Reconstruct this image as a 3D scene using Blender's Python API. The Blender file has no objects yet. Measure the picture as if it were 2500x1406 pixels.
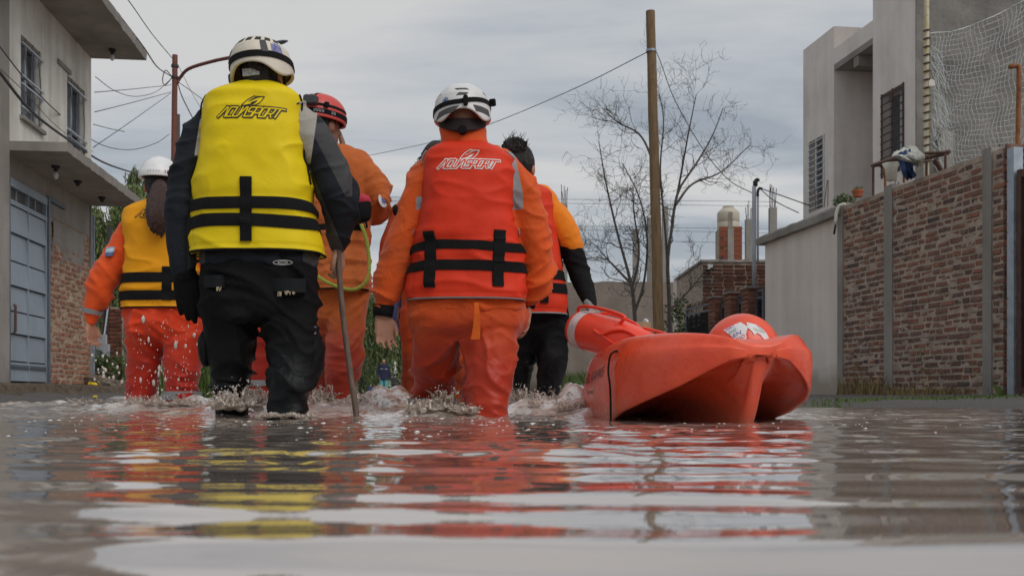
import bpy, bmesh, math, random
import numpy as np
from mathutils import Vector, Matrix
random.seed(7); rng = np.random.default_rng(7)
R = math.radians
scene = bpy.context.scene
COL = scene.collection

# ------------------------------------------------------------------ camera, sky, sun, exposure
CAMH, F, CX, HY = 0.085, 2500.0, 1250.0, 962.0      # camera height, focal length / centre / horizon in photo pixels
cam = bpy.data.cameras.new('camera'); camo = bpy.data.objects.new('camera', cam); COL.objects.link(camo)
camo.location = (0, 0, CAMH); camo.rotation_euler = (R(90), 0, 0)
cam.sensor_width = 36; cam.lens = 36; cam.shift_y = (HY-703)/2500.0
cam.clip_start = 0.02; cam.clip_end = 2000
cam.dof.use_dof = True; cam.dof.focus_distance = 4.5; cam.dof.aperture_fstop = 9.0
scene.camera = camo
SUN_EL, SUN_AZ = 45, 138        # soft sun behind the camera, to the right
world = bpy.data.worlds.new('World'); scene.world = world; world.use_nodes = True
def build_sky():
    nt = world.node_tree; nt.nodes.clear(); N = nt.nodes.new; L = nt.links.new
    sky = N('ShaderNodeTexSky'); sky.sky_type = 'NISHITA'; sky.sun_disc = False
    sky.sun_elevation = R(SUN_EL); sky.sun_rotation = R(SUN_AZ)
    tc = N('ShaderNodeTexCoord')
    sep = N('ShaderNodeSeparateXYZ'); L(tc.outputs['Generated'], sep.inputs[0])
    # project the view direction on a flat cloud layer
    mz = N('ShaderNodeMath'); mz.operation = 'MAXIMUM'; L(sep.outputs[2], mz.inputs[0]); mz.inputs[1].default_value = 0.0
    ad = N('ShaderNodeMath'); ad.operation = 'ADD'; L(mz.outputs[0], ad.inputs[0]); ad.inputs[1].default_value = 0.10
    dx = N('ShaderNodeMath'); dx.operation = 'DIVIDE'; L(sep.outputs[0], dx.inputs[0]); L(ad.outputs[0], dx.inputs[1])
    dy = N('ShaderNodeMath'); dy.operation = 'DIVIDE'; L(sep.outputs[1], dy.inputs[0]); L(ad.outputs[0], dy.inputs[1])
    cb = N('ShaderNodeCombineXYZ'); L(dx.outputs[0], cb.inputs[0]); L(dy.outputs[0], cb.inputs[1])
    mp = N('ShaderNodeMapping'); mp.inputs['Scale'].default_value = (0.42, 1.0, 1); mp.inputs['Rotation'].default_value = (0, 0, R(-9))
    mp.inputs['Location'].default_value = (3.1, 1.9, 0)
    L(cb.outputs[0], mp.inputs[0])
    n1 = N('ShaderNodeTexNoise'); n1.inputs['Scale'].default_value = 1.1; n1.inputs['Detail'].default_value = 7; n1.inputs['Roughness'].default_value = 0.55
    n1.inputs['Distortion'].default_value = 0.35; L(mp.outputs[0], n1.inputs[0])
    rp = N('ShaderNodeValToRGB'); L(n1.outputs[0], rp.inputs[0])
    rp.color_ramp.elements[0].position = 0.40; rp.color_ramp.elements[0].color = (0.300, 0.336, 0.378, 1)
    rp.color_ramp.elements[1].position = 0.60; rp.color_ramp.elements[1].color = (0.555, 0.552, 0.548, 1)
    e = rp.color_ramp.elements.new(0.50); e.color = (0.445, 0.468, 0.492, 1)
    # overcast sky grows paler towards the horizon
    hz = N('ShaderNodeMapRange'); L(mz.outputs[0], hz.inputs[0]); hz.inputs[1].default_value = 0.0; hz.inputs[2].default_value = 0.16
    hz.inputs[3].default_value = 0.6; hz.inputs[4].default_value = 0.0
    m1 = N('ShaderNodeMixRGB'); L(hz.outputs[0], m1.inputs[0]); L(rp.outputs[0], m1.inputs[1]); m1.inputs[2].default_value = (0.545, 0.54, 0.525, 1)
    sm = N('ShaderNodeMixRGB'); sm.blend_type = 'MULTIPLY'; sm.inputs[0].default_value = 1; L(sky.outputs[0], sm.inputs[1]); sm.inputs[2].default_value = (0.1, 0.1, 0.1, 1)
    m2 = N('ShaderNodeMixRGB'); m2.inputs[0].default_value = 0.95; L(sm.outputs[0], m2.inputs[1]); L(m1.outputs[0], m2.inputs[2])
    bg = N('ShaderNodeBackground'); L(m2.outputs[0], bg.inputs[0]); bg.inputs[1].default_value = 1.14
    out = N('ShaderNodeOutputWorld'); L(bg.outputs[0], out.inputs[0])
build_sky()
sun = bpy.data.lights.new('sun', 'SUN'); sun.energy = 1.5; sun.angle = R(45); sun.color = (1, 0.97, 0.93)
suno = bpy.data.objects.new('sun', sun); COL.objects.link(suno)
_sd = Vector((math.sin(R(SUN_AZ))*math.cos(R(SUN_EL)), math.cos(R(SUN_AZ))*math.cos(R(SUN_EL)), math.sin(R(SUN_EL))))
suno.rotation_euler = _sd.to_track_quat('Z', 'Y').to_euler()
scene.view_settings.view_transform = 'Standard'; scene.view_settings.look = 'None'
scene.view_settings.exposure = 0.0; scene.view_settings.gamma = 1.0; scene.view_settings.use_curve_mapping = False
scene.cycles.use_denoising = True
scene.cycles.max_bounces = 6; scene.cycles.diffuse_bounces = 3; scene.cycles.glossy_bounces = 3; scene.cycles.transmission_bounces = 4
scene.cycles.caustics_reflective = False; scene.cycles.caustics_refractive = False

# ------------------------------------------------------------------ helpers
def W(px, py, d):                      # photo pixel at depth d -> world
    return np.array([(px-CX)*d/F, d, CAMH+(HY-py)*d/F])
def PX(p):                             # world -> photo pixel
    p = np.asarray(p); return CX+p[..., 0]/p[..., 1]*F, HY-(p[..., 2]-CAMH)/p[..., 1]*F
_perm = np.random.default_rng(3).permutation(256); _perm = np.concatenate([_perm]*3)
_grad = np.random.default_rng(4).normal(size=(256, 3)); _grad /= np.linalg.norm(_grad, axis=1)[:, None]
def noise(p):                          # gradient noise, about -1..1
    p = np.asarray(p, float); i = np.floor(p).astype(int); f = p-i; u = f*f*f*(f*(f*6-15)+10); i &= 255
    out = 0
    for a in (0, 1):
        wx = u[..., 0] if a else 1-u[..., 0]
        for b in (0, 1):
            wy = u[..., 1] if b else 1-u[..., 1]
            for c in (0, 1):
                wz = u[..., 2] if c else 1-u[..., 2]
                h = _perm[_perm[_perm[(i[..., 0]+a) & 255]+((i[..., 1]+b) & 255)]+((i[..., 2]+c) & 255)]
                g = _grad[h]
                out = out+wx*wy*wz*(g[..., 0]*(f[..., 0]-a)+g[..., 1]*(f[..., 1]-b)+g[..., 2]*(f[..., 2]-c))
    return out*1.6
def fbm(p, o=4, g=0.5):
    s = 0; a = 1
    for k in range(o):
        s = s+a*noise(np.asarray(p)*2**k+k*17.3); a *= g
    return s
def ridged(p, o=3):
    s = 0; a = 1
    for k in range(o):
        s = s+a*(1-2*np.abs(noise(np.asarray(p)*2**k+k*9.1))); a *= .5
    return s
def catmull(P, n):                     # resample a polyline of points (with any columns) smoothly
    P = np.asarray(P, float); m = len(P)
    if m == 2:
        t = np.linspace(0, 1, n)[:, None]; return P[0]*(1-t)+P[1]*t
    Q = np.vstack([2*P[0]-P[1], P, 2*P[-1]-P[-2]])
    t = np.linspace(0, m-1-1e-9, n); i = t.astype(int); f = (t-i)[:, None]
    a, b, c, d = Q[i], Q[i+1], Q[i+2], Q[i+3]
    return .5*(2*b+(c-a)*f+(2*a-5*b+4*c-d)*f*f+(3*b-a-3*c+d)*f**3)

class MB:                              # mesh builder
    def __init__(s): s.v = []; s.f = []; s.m = []; s.n = 0
    def add(s, V, Fs, mi=0):
        V = np.asarray(V, float).reshape(-1, 3); s.v.append(V)
        for f in Fs: s.f.append([int(i)+s.n for i in f]); s.m.append(mi)
        s.n += len(V); return s
    def box(s, a, b, mi=0, M=None):
        x0, y0, z0 = a; x1, y1, z1 = b
        V = np.array([(x, y, z) for x in (x0, x1) for y in (y0, y1) for z in (z0, z1)], float)
        if M is not None: V = V@np.asarray(M)[:3, :3].T+np.asarray(M)[:3, 3]
        return s.add(V, [(0, 1, 3, 2), (4, 6, 7, 5), (0, 4, 5, 1), (2, 3, 7, 6), (0, 2, 6, 4), (1, 5, 7, 3)], mi)
    def rings(s, Rg, closed=True, caps=True, mi=0):
        n = len(Rg[0]); k = len(Rg); V = np.vstack(Rg); Fs = []
        for i in range(k-1):
            for j in range(n if closed else n-1):
                j2 = (j+1) % n; Fs.append((i*n+j, i*n+j2, (i+1)*n+j2, (i+1)*n+j))
        if caps and closed: Fs.append(tuple(range(n-1, -1, -1))); Fs.append(tuple(range((k-1)*n, k*n)))
        return s.add(V, Fs, mi)
    def tube(s, pts, rad, n=10, flat=None, up=None, mi=0, caps=True, round_ends=False):
        pts = np.asarray(pts, float); m = len(pts); rad = np.broadcast_to(np.asarray(rad, float), (m,)).copy()
        flat = np.broadcast_to(np.asarray(1.0 if flat is None else flat, float), (m,))
        T = np.gradient(pts, axis=0); T /= np.linalg.norm(T, axis=1)[:, None]+1e-12
        if round_ends:
            r0, r1 = rad[0], rad[-1]; P2 = []; R2 = []; T2 = []; F2 = []
            for a in (1.0, .8, .5): P2.append(pts[0]-T[0]*r0*a); R2.append(r0*math.sqrt(max(1-a*a, .02))); T2.append(T[0]); F2.append(flat[0])
            P2 += list(pts); R2 += list(rad); T2 += list(T); F2 += list(flat)
            for a in (.5, .8, 1.0): P2.append(pts[-1]+T[-1]*r1*a); R2.append(r1*math.sqrt(max(1-a*a, .02))); T2.append(T[-1]); F2.append(flat[-1])
            pts, rad, T, flat = np.array(P2), np.array(R2), np.array(T2), np.array(F2); m = len(pts)
        u = np.array(up if up is not None else ((0, 0, 1) if abs(T[0][2]) < .9 else (0, 1, 0)), float)
        Rg = []; ang = np.linspace(0, 2*math.pi, n, endpoint=False)
        for i in range(m):
            a = u-T[i]*np.dot(u, T[i]); a /= np.linalg.norm(a)+1e-12; b = np.cross(T[i], a)
            if up is None: u = a
            Rg.append(pts[i]+rad[i]*(np.cos(ang)[:, None]*a*flat[i]+np.sin(ang)[:, None]*b))
        return s.rings(Rg, caps=caps, mi=mi)
    def ball(s, c, r, n=14, k=9, mi=0, M=None):
        r = np.broadcast_to(np.asarray(r, float), (3,)); Rg = []
        for t in np.linspace(.04, math.pi-.04, k):
            a = np.linspace(0, 2*math.pi, n, endpoint=False)
            q = np.stack([np.sin(t)*np.cos(a)*r[0], np.sin(t)*np.sin(a)*r[1], -np.cos(t)*r[2]+0*a], 1)
            if M is not None: q = q@np.asarray(M).T
            Rg.append(q+np.asarray(c))
        return s.rings(Rg, mi=mi)
    def grid(s, V, nu, nv, mi=0, flip=False):   # V (nu*nv,3), row-major nu rows of nv
        Fs = []
        for i in range(nu-1):
            for j in range(nv-1):
                q = (i*nv+j, i*nv+j+1, (i+1)*nv+j+1, (i+1)*nv+j); Fs.append(q[::-1] if flip else q)
        return s.add(V, Fs, mi)
    def build(s, name, mat, parent=None, smooth=False, off=None, sharp=None):
        V = np.vstack(s.v)
        if off is not None: V = V-np.asarray(off)
        return mesh_obj(name, V, s.f, mat, parent, smooth, s.m if any(s.m) else None, sharp)

def mesh_obj(name, V, Fs, mat, parent=None, smooth=False, mi=None, sharp=None):
    me = bpy.data.meshes.new(name); me.from_pydata(np.asarray(V).tolist(), [], [list(f) for f in Fs]); me.update()
    for m in (mat if isinstance(mat, (list, tuple)) else [mat]): me.materials.append(m)
    if mi is not None: me.polygons.foreach_set('material_index', np.asarray(mi, dtype=np.int32))
    if smooth: me.polygons.foreach_set('use_smooth', np.ones(len(me.polygons), bool))
    if sharp: me.set_sharp_from_angle(angle=R(sharp))
    o = bpy.data.objects.new(name, me); COL.objects.link(o)
    if parent is not None: o.parent = parent
    return o
def tag(o, label=None, cat=None, group=None, kind=None):
    if label: o['label'] = label
    if cat: o['category'] = cat
    if group: o['group'] = group
    if kind: o['kind'] = kind
    return o
def empty(name, loc=(0, 0, 0), rz=0, label=None, cat=None, group=None):
    o = bpy.data.objects.new(name, None); COL.objects.link(o); o.location = Vector(tuple(float(a) for a in loc)); o.rotation_euler = (0, 0, rz)
    o.empty_display_size = .1
    return tag(o, label, cat, group)
def copy_tree(o, parent=None):
    c = o.copy(); COL.objects.link(c); c.parent = parent
    for ch in list(o.children): copy_tree(ch, c)
    return c
def smooth_tab(x, y, n=300, s=6):      # smooth interpolation of y(x) as a table
    xs = np.linspace(x[0], x[-1], n); ys = np.interp(xs, x, y)
    k = np.exp(-np.linspace(-2, 2, 4*s+1)**2); k /= k.sum()
    yp = np.concatenate([2*ys[0]-ys[1:2*s+1][::-1], ys, 2*ys[-1]-ys[-2*s-1:-1][::-1]])
    return xs, np.convolve(yp, k, 'valid')
def fuse(mb, voxel, smooth=4):         # one continuous skin over overlapping pieces
    o = mb.build('tmp', None_mat)
    m = o.modifiers.new('r', 'REMESH'); m.mode = 'VOXEL'; m.voxel_size = voxel
    if smooth: m2 = o.modifiers.new('s', 'SMOOTH'); m2.factor = .5; m2.iterations = smooth
    dg = bpy.context.evaluated_depsgraph_get(); ev = o.evaluated_get(dg); me = ev.to_mesh()
    V = np.empty(len(me.vertices)*3); me.vertices.foreach_get('co', V)
    Nn = np.empty(len(me.vertices)*3); me.vertices.foreach_get('normal', Nn)
    q = np.empty(len(me.loops), int); me.loops.foreach_get('vertex_index', q)
    V = V.reshape(-1, 3); Nn = Nn.reshape(-1, 3); q = q.reshape(-1, 4)
    ev.to_mesh_clear(); me0 = o.data; bpy.data.objects.remove(o); bpy.data.meshes.remove(me0)
    return V, Nn, q

# ------------------------------------------------------------------ materials
def newmat(name):
    m = bpy.data.materials.new(name); m.use_nodes = True; nt = m.node_tree
    return m, nt, nt.nodes['Principled BSDF'], nt.nodes.new, nt.links.new
None_mat = bpy.data.materials.new('plain')
def pmat(name, col, rough=.75, var=.18, vs=5, bump=0, bs=60, metal=0, spec=.4, col2=None, stretch=(1, 1, 1), coat=0, sheen=0, fold=0, fs=9, rvar=0, bdist=.01):
    m, nt, b, N, L = newmat(name)
    tc = N('ShaderNodeTexCoord'); mp = N('ShaderNodeMapping'); mp.inputs['Scale'].default_value = stretch; L(tc.outputs['Object'], mp.inputs[0])
    n = N('ShaderNodeTexNoise'); n.inputs['Scale'].default_value = vs; n.inputs['Detail'].default_value = 8; n.inputs['Roughness'].default_value = .62
    L(mp.outputs[0], n.inputs[0])
    rp = N('ShaderNodeValToRGB'); L(n.outputs[0], rp.inputs[0])
    c = np.array(col[:3]); c2 = np.array(col2[:3]) if col2 is not None else None
    rp.color_ramp.elements[0].position = .32; rp.color_ramp.elements[1].position = .68
    rp.color_ramp.elements[0].color = (*(c*(1-var) if c2 is None else c2), 1); rp.color_ramp.elements[1].color = (*np.minimum(c*(1+var) if c2 is None else c, 1), 1)
    L(rp.outputs[0], b.inputs['Base Color'])
    b.inputs['Roughness'].default_value = rough; b.inputs['Metallic'].default_value = metal; b.inputs['Specular IOR Level'].default_value = spec
    b.inputs['Coat Weight'].default_value = coat; b.inputs['Coat Roughness'].default_value = .15; b.inputs['Sheen Weight'].default_value = sheen
    if rvar:
        mr = N('ShaderNodeMapRange'); L(n.outputs[0], mr.inputs[0]); mr.inputs[1].default_value = .35; mr.inputs[2].default_value = .65
        mr.inputs[3].default_value = rough-rvar; mr.inputs[4].default_value = rough+rvar; L(mr.outputs[0], b.inputs['Roughness'])
    prev = None
    if fold:
        nf = N('ShaderNodeTexNoise'); nf.inputs['Scale'].default_value = fs; nf.inputs['Detail'].default_value = 3; nf.inputs['Distortion'].default_value = 1.2
        L(tc.outputs['Object'], nf.inputs[0]); bf = N('ShaderNodeBump'); bf.inputs['Strength'].default_value = fold; bf.inputs['Distance'].default_value = .03
        L(nf.outputs[0], bf.inputs['Height']); prev = bf
    if bump:
        nb = N('ShaderNodeTexNoise'); nb.inputs['Scale'].default_value = bs; nb.inputs['Detail'].default_value = 5; L(mp.outputs[0], nb.inputs[0])
        bb = N('ShaderNodeBump'); bb.inputs['Strength'].default_value = bump; bb.inputs['Distance'].default_value = bdist; L(nb.outputs[0], bb.inputs['Height'])
        if prev: L(prev.outputs[0], bb.inputs['Normal'])
        prev = bb
    if prev: L(prev.outputs[0], b.inputs['Normal'])
    return m
def plaster(name, col, dark, streak=.6, rough=.9, bump=.35, bs=35, wet=None):
    # weathered render: blotches, vertical run marks, trowel relief
    m, nt, b, N, L = newmat(name)
    tc = N('ShaderNodeTexCoord')
    n1 = N('ShaderNodeTexNoise'); n1.inputs['Scale'].default_value = .9; n1.inputs['Detail'].default_value = 9; n1.inputs['Roughness'].default_value = .65; L(tc.outputs['Object'], n1.inputs[0])
    mp = N('ShaderNodeMapping'); mp.inputs['Scale'].default_value = (2.6, 2.6, .3); L(tc.outputs['Object'], mp.inputs[0])
    n2 = N('ShaderNodeTexNoise'); n2.inputs['Scale'].default_value = 1.6; n2.inputs['Detail'].default_value = 6; L(mp.outputs[0], n2.inputs[0])
    mx = N('ShaderNodeMixRGB'); mx.blend_type = 'MIX'; mx.inputs[0].default_value = streak*.45; L(n1.outputs[0], mx.inputs[1]); L(n2.outputs[0], mx.inputs[2])
    rp = N('ShaderNodeValToRGB'); L(mx.outputs[0], rp.inputs[0]); rp.color_ramp.elements[0].position = .34; rp.color_ramp.elements[1].position = .62
    rp.color_ramp.elements[0].color = (*dark, 1); rp.color_ramp.elements[1].color = (*col, 1); co = rp.outputs[0]
    if wet:            # damp stain creeping up from the ground with a ragged upper edge
        sp = N('ShaderNodeSeparateXYZ'); L(tc.outputs['Object'], sp.inputs[0]); n5 = N('ShaderNodeTexNoise'); n5.inputs['Scale'].default_value = 2.2; n5.inputs['Detail'].default_value = 7; L(tc.outputs['Object'], n5.inputs[0])
        ma = N('ShaderNodeMath'); ma.operation = 'MULTIPLY_ADD'; L(n5.outputs[0], ma.inputs[0]); ma.inputs[1].default_value = -wet*1.6; L(sp.outputs[2], ma.inputs[2])
        mr = N('ShaderNodeMapRange'); L(ma.outputs[0], mr.inputs[0]); mr.inputs[1].default_value = -.15; mr.inputs[2].default_value = .12; mr.inputs[3].default_value = .75; mr.inputs[4].default_value = 0
        mw = N('ShaderNodeMixRGB'); L(mr.outputs[0], mw.inputs[0]); L(co, mw.inputs[1]); mw.inputs[2].default_value = (*(np.array(dark)*np.array([.55, .5, .42])), 1); co = mw.outputs[0]
    L(co, b.inputs['Base Color'])
    b.inputs['Roughness'].default_value = rough; b.inputs['Specular IOR Level'].default_value = .25
    nb = N('ShaderNodeTexNoise'); nb.inputs['Scale'].default_value = bs; nb.inputs['Detail'].default_value = 6; L(tc.outputs['Object'], nb.inputs[0])
    bb = N('ShaderNodeBump'); bb.inputs['Strength'].default_value = bump; bb.inputs['Distance'].default_value = .012; L(nb.outputs[0], bb.inputs['Height']); L(bb.outputs[0], b.inputs['Normal'])
    return m
def brickmat(name, cols, island=False, rough=.9):
    m, nt, b, N, L = newmat(name)
    if island: g = N('ShaderNodeNewGeometry'); rnd = g.outputs['Random Per Island']
    else: g = N('ShaderNodeObjectInfo'); rnd = g.outputs['Random']
    rp = N('ShaderNodeValToRGB'); L(rnd, rp.inputs[0])
    els = rp.color_ramp.elements
    while len(els) < len(cols): els.new(.5)
    for i, c in enumerate(cols): els[i].position = i/(len(cols)-1); els[i].color = (*c, 1)
    tc = N('ShaderNodeTexCoord'); n = N('ShaderNodeTexNoise'); n.inputs['Scale'].default_value = 22; n.inputs['Detail'].default_value = 7
    ge = N('ShaderNodeNewGeometry'); L(ge.outputs['Position'], n.inputs[0])
    mx = N('ShaderNodeMixRGB'); mx.blend_type = 'OVERLAY'; mx.inputs[0].default_value = .55; L(rp.outputs[0], mx.inputs[1]); L(n.outputs[0], mx.inputs[2])
    L(mx.outputs[0], b.inputs['Base Color']); b.inputs['Roughness'].default_value = rough; b.inputs['Specular IOR Level'].default_value = .2
    nb = N('ShaderNodeTexNoise'); nb.inputs['Scale'].default_value = 70; nb.inputs['Detail'].default_value = 5; L(ge.outputs['Position'], nb.inputs[0])
    bb = N('ShaderNodeBump'); bb.inputs['Strength'].default_value = .5; bb.inputs['Distance'].default_value = .008; L(nb.outputs[0], bb.inputs['Height']); L(bb.outputs[0], b.inputs['Normal'])
    return m
def clothmat(name, col, rough=.85, wetz=None, wetcol=None, wetw=.12, var=.12, sheen=.15, fold=.25, fs=14, dirt=None, spec=.3):
    # woven cloth; soaked below about wetz (darker and shiny with an uneven edge)
    m, nt, b, N, L = newmat(name)
    tc = N('ShaderNodeTexCoord'); ge = N('ShaderNodeNewGeometry')
    n = N('ShaderNodeTexNoise'); n.inputs['Scale'].default_value = 7; n.inputs['Detail'].default_value = 7; n.inputs['Roughness'].default_value = .6; L(tc.outputs['Object'], n.inputs[0])
    rp = N('ShaderNodeValToRGB'); L(n.outputs[0], rp.inputs[0]); c = np.array(col)
    rp.color_ramp.elements[0].position = .3; rp.color_ramp.elements[1].position = .7
    rp.color_ramp.elements[0].color = (*(c*(1-var)), 1); rp.color_ramp.elements[1].color = (*np.minimum(c*(1+var), 1), 1)
    colr = rp.outputs[0]
    if dirt is not None:
        n3 = N('ShaderNodeTexNoise'); n3.inputs['Scale'].default_value = 3.4; n3.inputs['Detail'].default_value = 5; L(tc.outputs['Object'], n3.inputs[0])
        mr = N('ShaderNodeMapRange'); L(n3.outputs[0], mr.inputs[0]); mr.inputs[1].default_value = .55; mr.inputs[2].default_value = .72; mr.inputs[3].default_value = 0; mr.inputs[4].default_value = .6
        md = N('ShaderNodeMixRGB'); L(mr.outputs[0], md.inputs[0]); L(colr, md.inputs[1]); md.inputs[2].default_value = (*dirt, 1); colr = md.outputs[0]
    b.inputs['Roughness'].default_value = rough; b.inputs['Specular IOR Level'].default_value = spec; b.inputs['Sheen Weight'].default_value = sheen if max(col) > .08 else 0
    if wetz is not None:
        sp = N('ShaderNodeSeparateXYZ'); L(ge.outputs['Position'], sp.inputs[0])
        n4 = N('ShaderNodeTexNoise'); n4.inputs['Scale'].default_value = 4.5; n4.inputs['Detail'].default_value = 4; L(tc.outputs['Object'], n4.inputs[0])
        a = N('ShaderNodeMath'); a.operation = 'MULTIPLY_ADD'; L(n4.outputs[0], a.inputs[0]); a.inputs[1].default_value = .5; L(sp.outputs[2], a.inputs[2])
        mr = N('ShaderNodeMapRange'); mr.interpolation_type = 'SMOOTHSTEP'; L(a.outputs[0], mr.inputs[0]); mr.inputs[1].default_value = wetz+.25-wetw; mr.inputs[2].default_value = wetz+.25+wetw
        mr.inputs[3].default_value = 1; mr.inputs[4].default_value = 0
        mw = N('ShaderNodeMixRGB'); L(mr.outputs[0], mw.inputs[0]); L(colr, mw.inputs[1]); mw.inputs[2].default_value = (*(wetcol if wetcol is not None else c*.55), 1); colr = mw.outputs[0]
        m2 = N('ShaderNodeMapRange'); L(mr.outputs[0], m2.inputs[0]); m2.inputs[3].default_value = rough; m2.inputs[4].default_value = .44; L(m2.outputs[0], b.inputs['Roughness'])
    L(colr, b.inputs['Base Color'])
    nf = N('ShaderNodeTexNoise'); nf.inputs['Scale'].default_value = fs; nf.inputs['Detail'].default_value = 3; nf.inputs['Distortion'].default_value = 1.0; L(tc.outputs['Object'], nf.inputs[0])
    bf = N('ShaderNodeBump'); bf.inputs['Strength'].default_value = fold; bf.inputs['Distance'].default_value = .02; L(nf.outputs[0], bf.inputs['Height'])
    nb = N('ShaderNodeTexNoise'); nb.inputs['Scale'].default_value = 220; nb.inputs['Detail'].default_value = 2; L(tc.outputs['Object'], nb.inputs[0])
    bb = N('ShaderNodeBump'); bb.inputs['Strength'].default_value = .25; bb.inputs['Distance'].default_value = .002; L(nb.outputs[0], bb.inputs['Height']); L(bf.outputs[0], bb.inputs['Normal'])
    L(bb.outputs[0], b.inputs['Normal'])
    return m
def panels(m, lst):    # sewn-in panels of other cloth, bounded by smooth seam lines stored on the mesh
    nt = m.node_tree; b = nt.nodes['Principled BSDF']; N = nt.nodes.new; L = nt.links.new; src = b.inputs['Base Color'].links[0].from_socket
    for att, col in lst:
        a = N('ShaderNodeAttribute'); a.attribute_name = att; r = N('ShaderNodeMapRange'); L(a.outputs['Fac'], r.inputs[0]); r.inputs[1].default_value = -.8; r.inputs[2].default_value = .8
        x = N('ShaderNodeMixRGB'); L(r.outputs[0], x.inputs[0]); L(src, x.inputs[1]); x.inputs[2].default_value = (*col, 1); src = x.outputs[0]
    L(src, b.inputs['Base Color']); return m
M = {}
M['concrete'] = plaster('concrete', (.33, .31, .285), (.19, .175, .155))
M['concrete_dark'] = plaster('concrete_dark', (.36, .33, .30), (.20, .18, .16))
M['paint_white'] = plaster('paint_white', (.88, .85, .79), (.50, .455, .39), streak=1.0)
M['render_grey'] = plaster('render_grey', (.76, .69, .63), (.60, .54, .49), streak=1.0, bump=.15, wet=.45)
M['render_house'] = plaster('render_house', (.82, .76, .715), (.58, .53, .495), streak=.8, bump=.15)
M['render_rough'] = plaster('render_rough', (.25, .232, .215), (.13, .12, .11), streak=.7, bump=1.0, bs=14)
M['render_brown'] = plaster('render_brown', (.27, .225, .19), (.175, .145, .12), streak=.5, bump=.5, wet=.6)
M['mortar'] = pmat('mortar', (.38, .31, .25), .95, .3, 6, bump=.8, bs=45, spec=.15)
M['mortar_pale'] = pmat('mortar_pale', (.42, .32, .24), .95, .25, 6, bump=.8, bs=45, spec=.15)
BR = [(.09, .072, .068), (.19, .105, .084), (.23, .118, .085), (.155, .105, .09), (.27, .13, .092), (.20, .115, .092), (.125, .085, .074), (.31, .135, .085)]
M['brick'] = brickmat('brick', BR); M['brick_i'] = brickmat('brick_i', BR, True)
BL = [(.30, .13, .085), (.36, .17, .11), (.26, .12, .08), (.40, .21, .14), (.33, .15, .10), (.22, .12, .09)]
M['brick_pale'] = brickmat('brick_pale', BL); M['brick_pale_i'] = brickmat('brick_pale_i', BL, True)
BD = [(.09, .034, .024), (.13, .046, .03), (.07, .03, .024), (.16, .055, .036)]
M['brick_dark'] = brickmat('brick_dark', BD)
M['brick_hollow'] = brickmat('brick_hollow', [(.22, .075, .045), (.26, .09, .055), (.19, .065, .04)])
M['metal_grey'] = pmat('metal_grey', (.27, .315, .365), .5, .16, 3, bump=.1, bs=20, metal=.15, stretch=(1, 1, .4), rvar=.1)
M['metal_frame'] = pmat('metal_frame', (.11, .13, .16), .5, .2, 4, metal=.2)
M['galv'] = pmat('galv', (.34, .38, .43), .45, .25, 7, metal=.5, rvar=.12)
M['alu'] = pmat('alu', (.40, .42, .45), .4, .1, 9, metal=.4)
M['black_metal'] = pmat('black_metal', (.022, .021, .022), .55, .3, 8)
M['rust'] = pmat('rust', (.33, .13, .045), .85, .3, 14, bump=.4, bs=60, col2=(.15, .06, .03))
M['rust_dark'] = pmat('rust_dark', (.10, .055, .04), .85, .3, 14, bump=.3, bs=60)
M['glass_dark'] = pmat('glass_dark', (.03, .034, .038), .08, .4, 3, spec=.6)
M['glass_pane'] = pmat('glass_pane', (.10, .12, .13), .1, .5, 2.2, spec=.6)
M['white_paint'] = pmat('white_paint', (.62, .63, .64), .5, .08, 8)
M['pvc'] = pmat('pvc', (.40, .42, .46), .4, .06, 8); M['pvc_white'] = pmat('pvc_white', (.68, .66, .58), .45, .12, 6)
M['wood_pole'] = pmat('wood_pole', (.25, .165, .085), .85, .3, 9, bump=.5, bs=30, col2=(.12, .075, .04), stretch=(6, 6, .35))
M['wood_grey'] = pmat('wood_grey', (.10, .085, .072), .9, .3, 9, bump=.5, bs=30, stretch=(6, 6, .35))
M['pole_red'] = pmat('pole_red', (.21, .062, .038), .7, .3, 8, col2=(.11, .05, .04), stretch=(5, 5, .5))
M['cable'] = pmat('cable', (.035, .035, .038), .6, .1, 5)
M['bark'] = pmat('bark', (.085, .074, .066), .95, .35, 14, bump=.6, bs=40)
M['net'] = pmat('net', (.50, .54, .52), .8, .08, 5)
M['soil'] = pmat('soil', (.10, .075, .052), .95, .4, 7, bump=1.0, bs=24, bdist=.05)
M['gravel'] = pmat('gravel', (.13, .12, .115), .95, .5, 60, bump=1.0, bs=90, bdist=.03)
M['grass'] = pmat('grass', (.12, .175, .04), .75, .35, 9, col2=(.06, .10, .025)); M['grass_dry'] = pmat('grass_dry', (.22, .16, .07), .8, .3, 9)
M['leaf_willow'] = pmat('leaf_willow', (.19, .235, .085), .65, .3, 1.2, col2=(.085, .125, .045))
M['leaf_bush'] = pmat('leaf_bush', (.085, .13, .032), .65, .3, 2, col2=(.035, .065, .018))
M['terracotta'] = pmat('terracotta', (.42, .13, .06), .8, .1, 9)
M['rubble'] = pmat('rubble', (.19, .15, .115), .95, .4, 11, bump=.8, bs=30)

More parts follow.
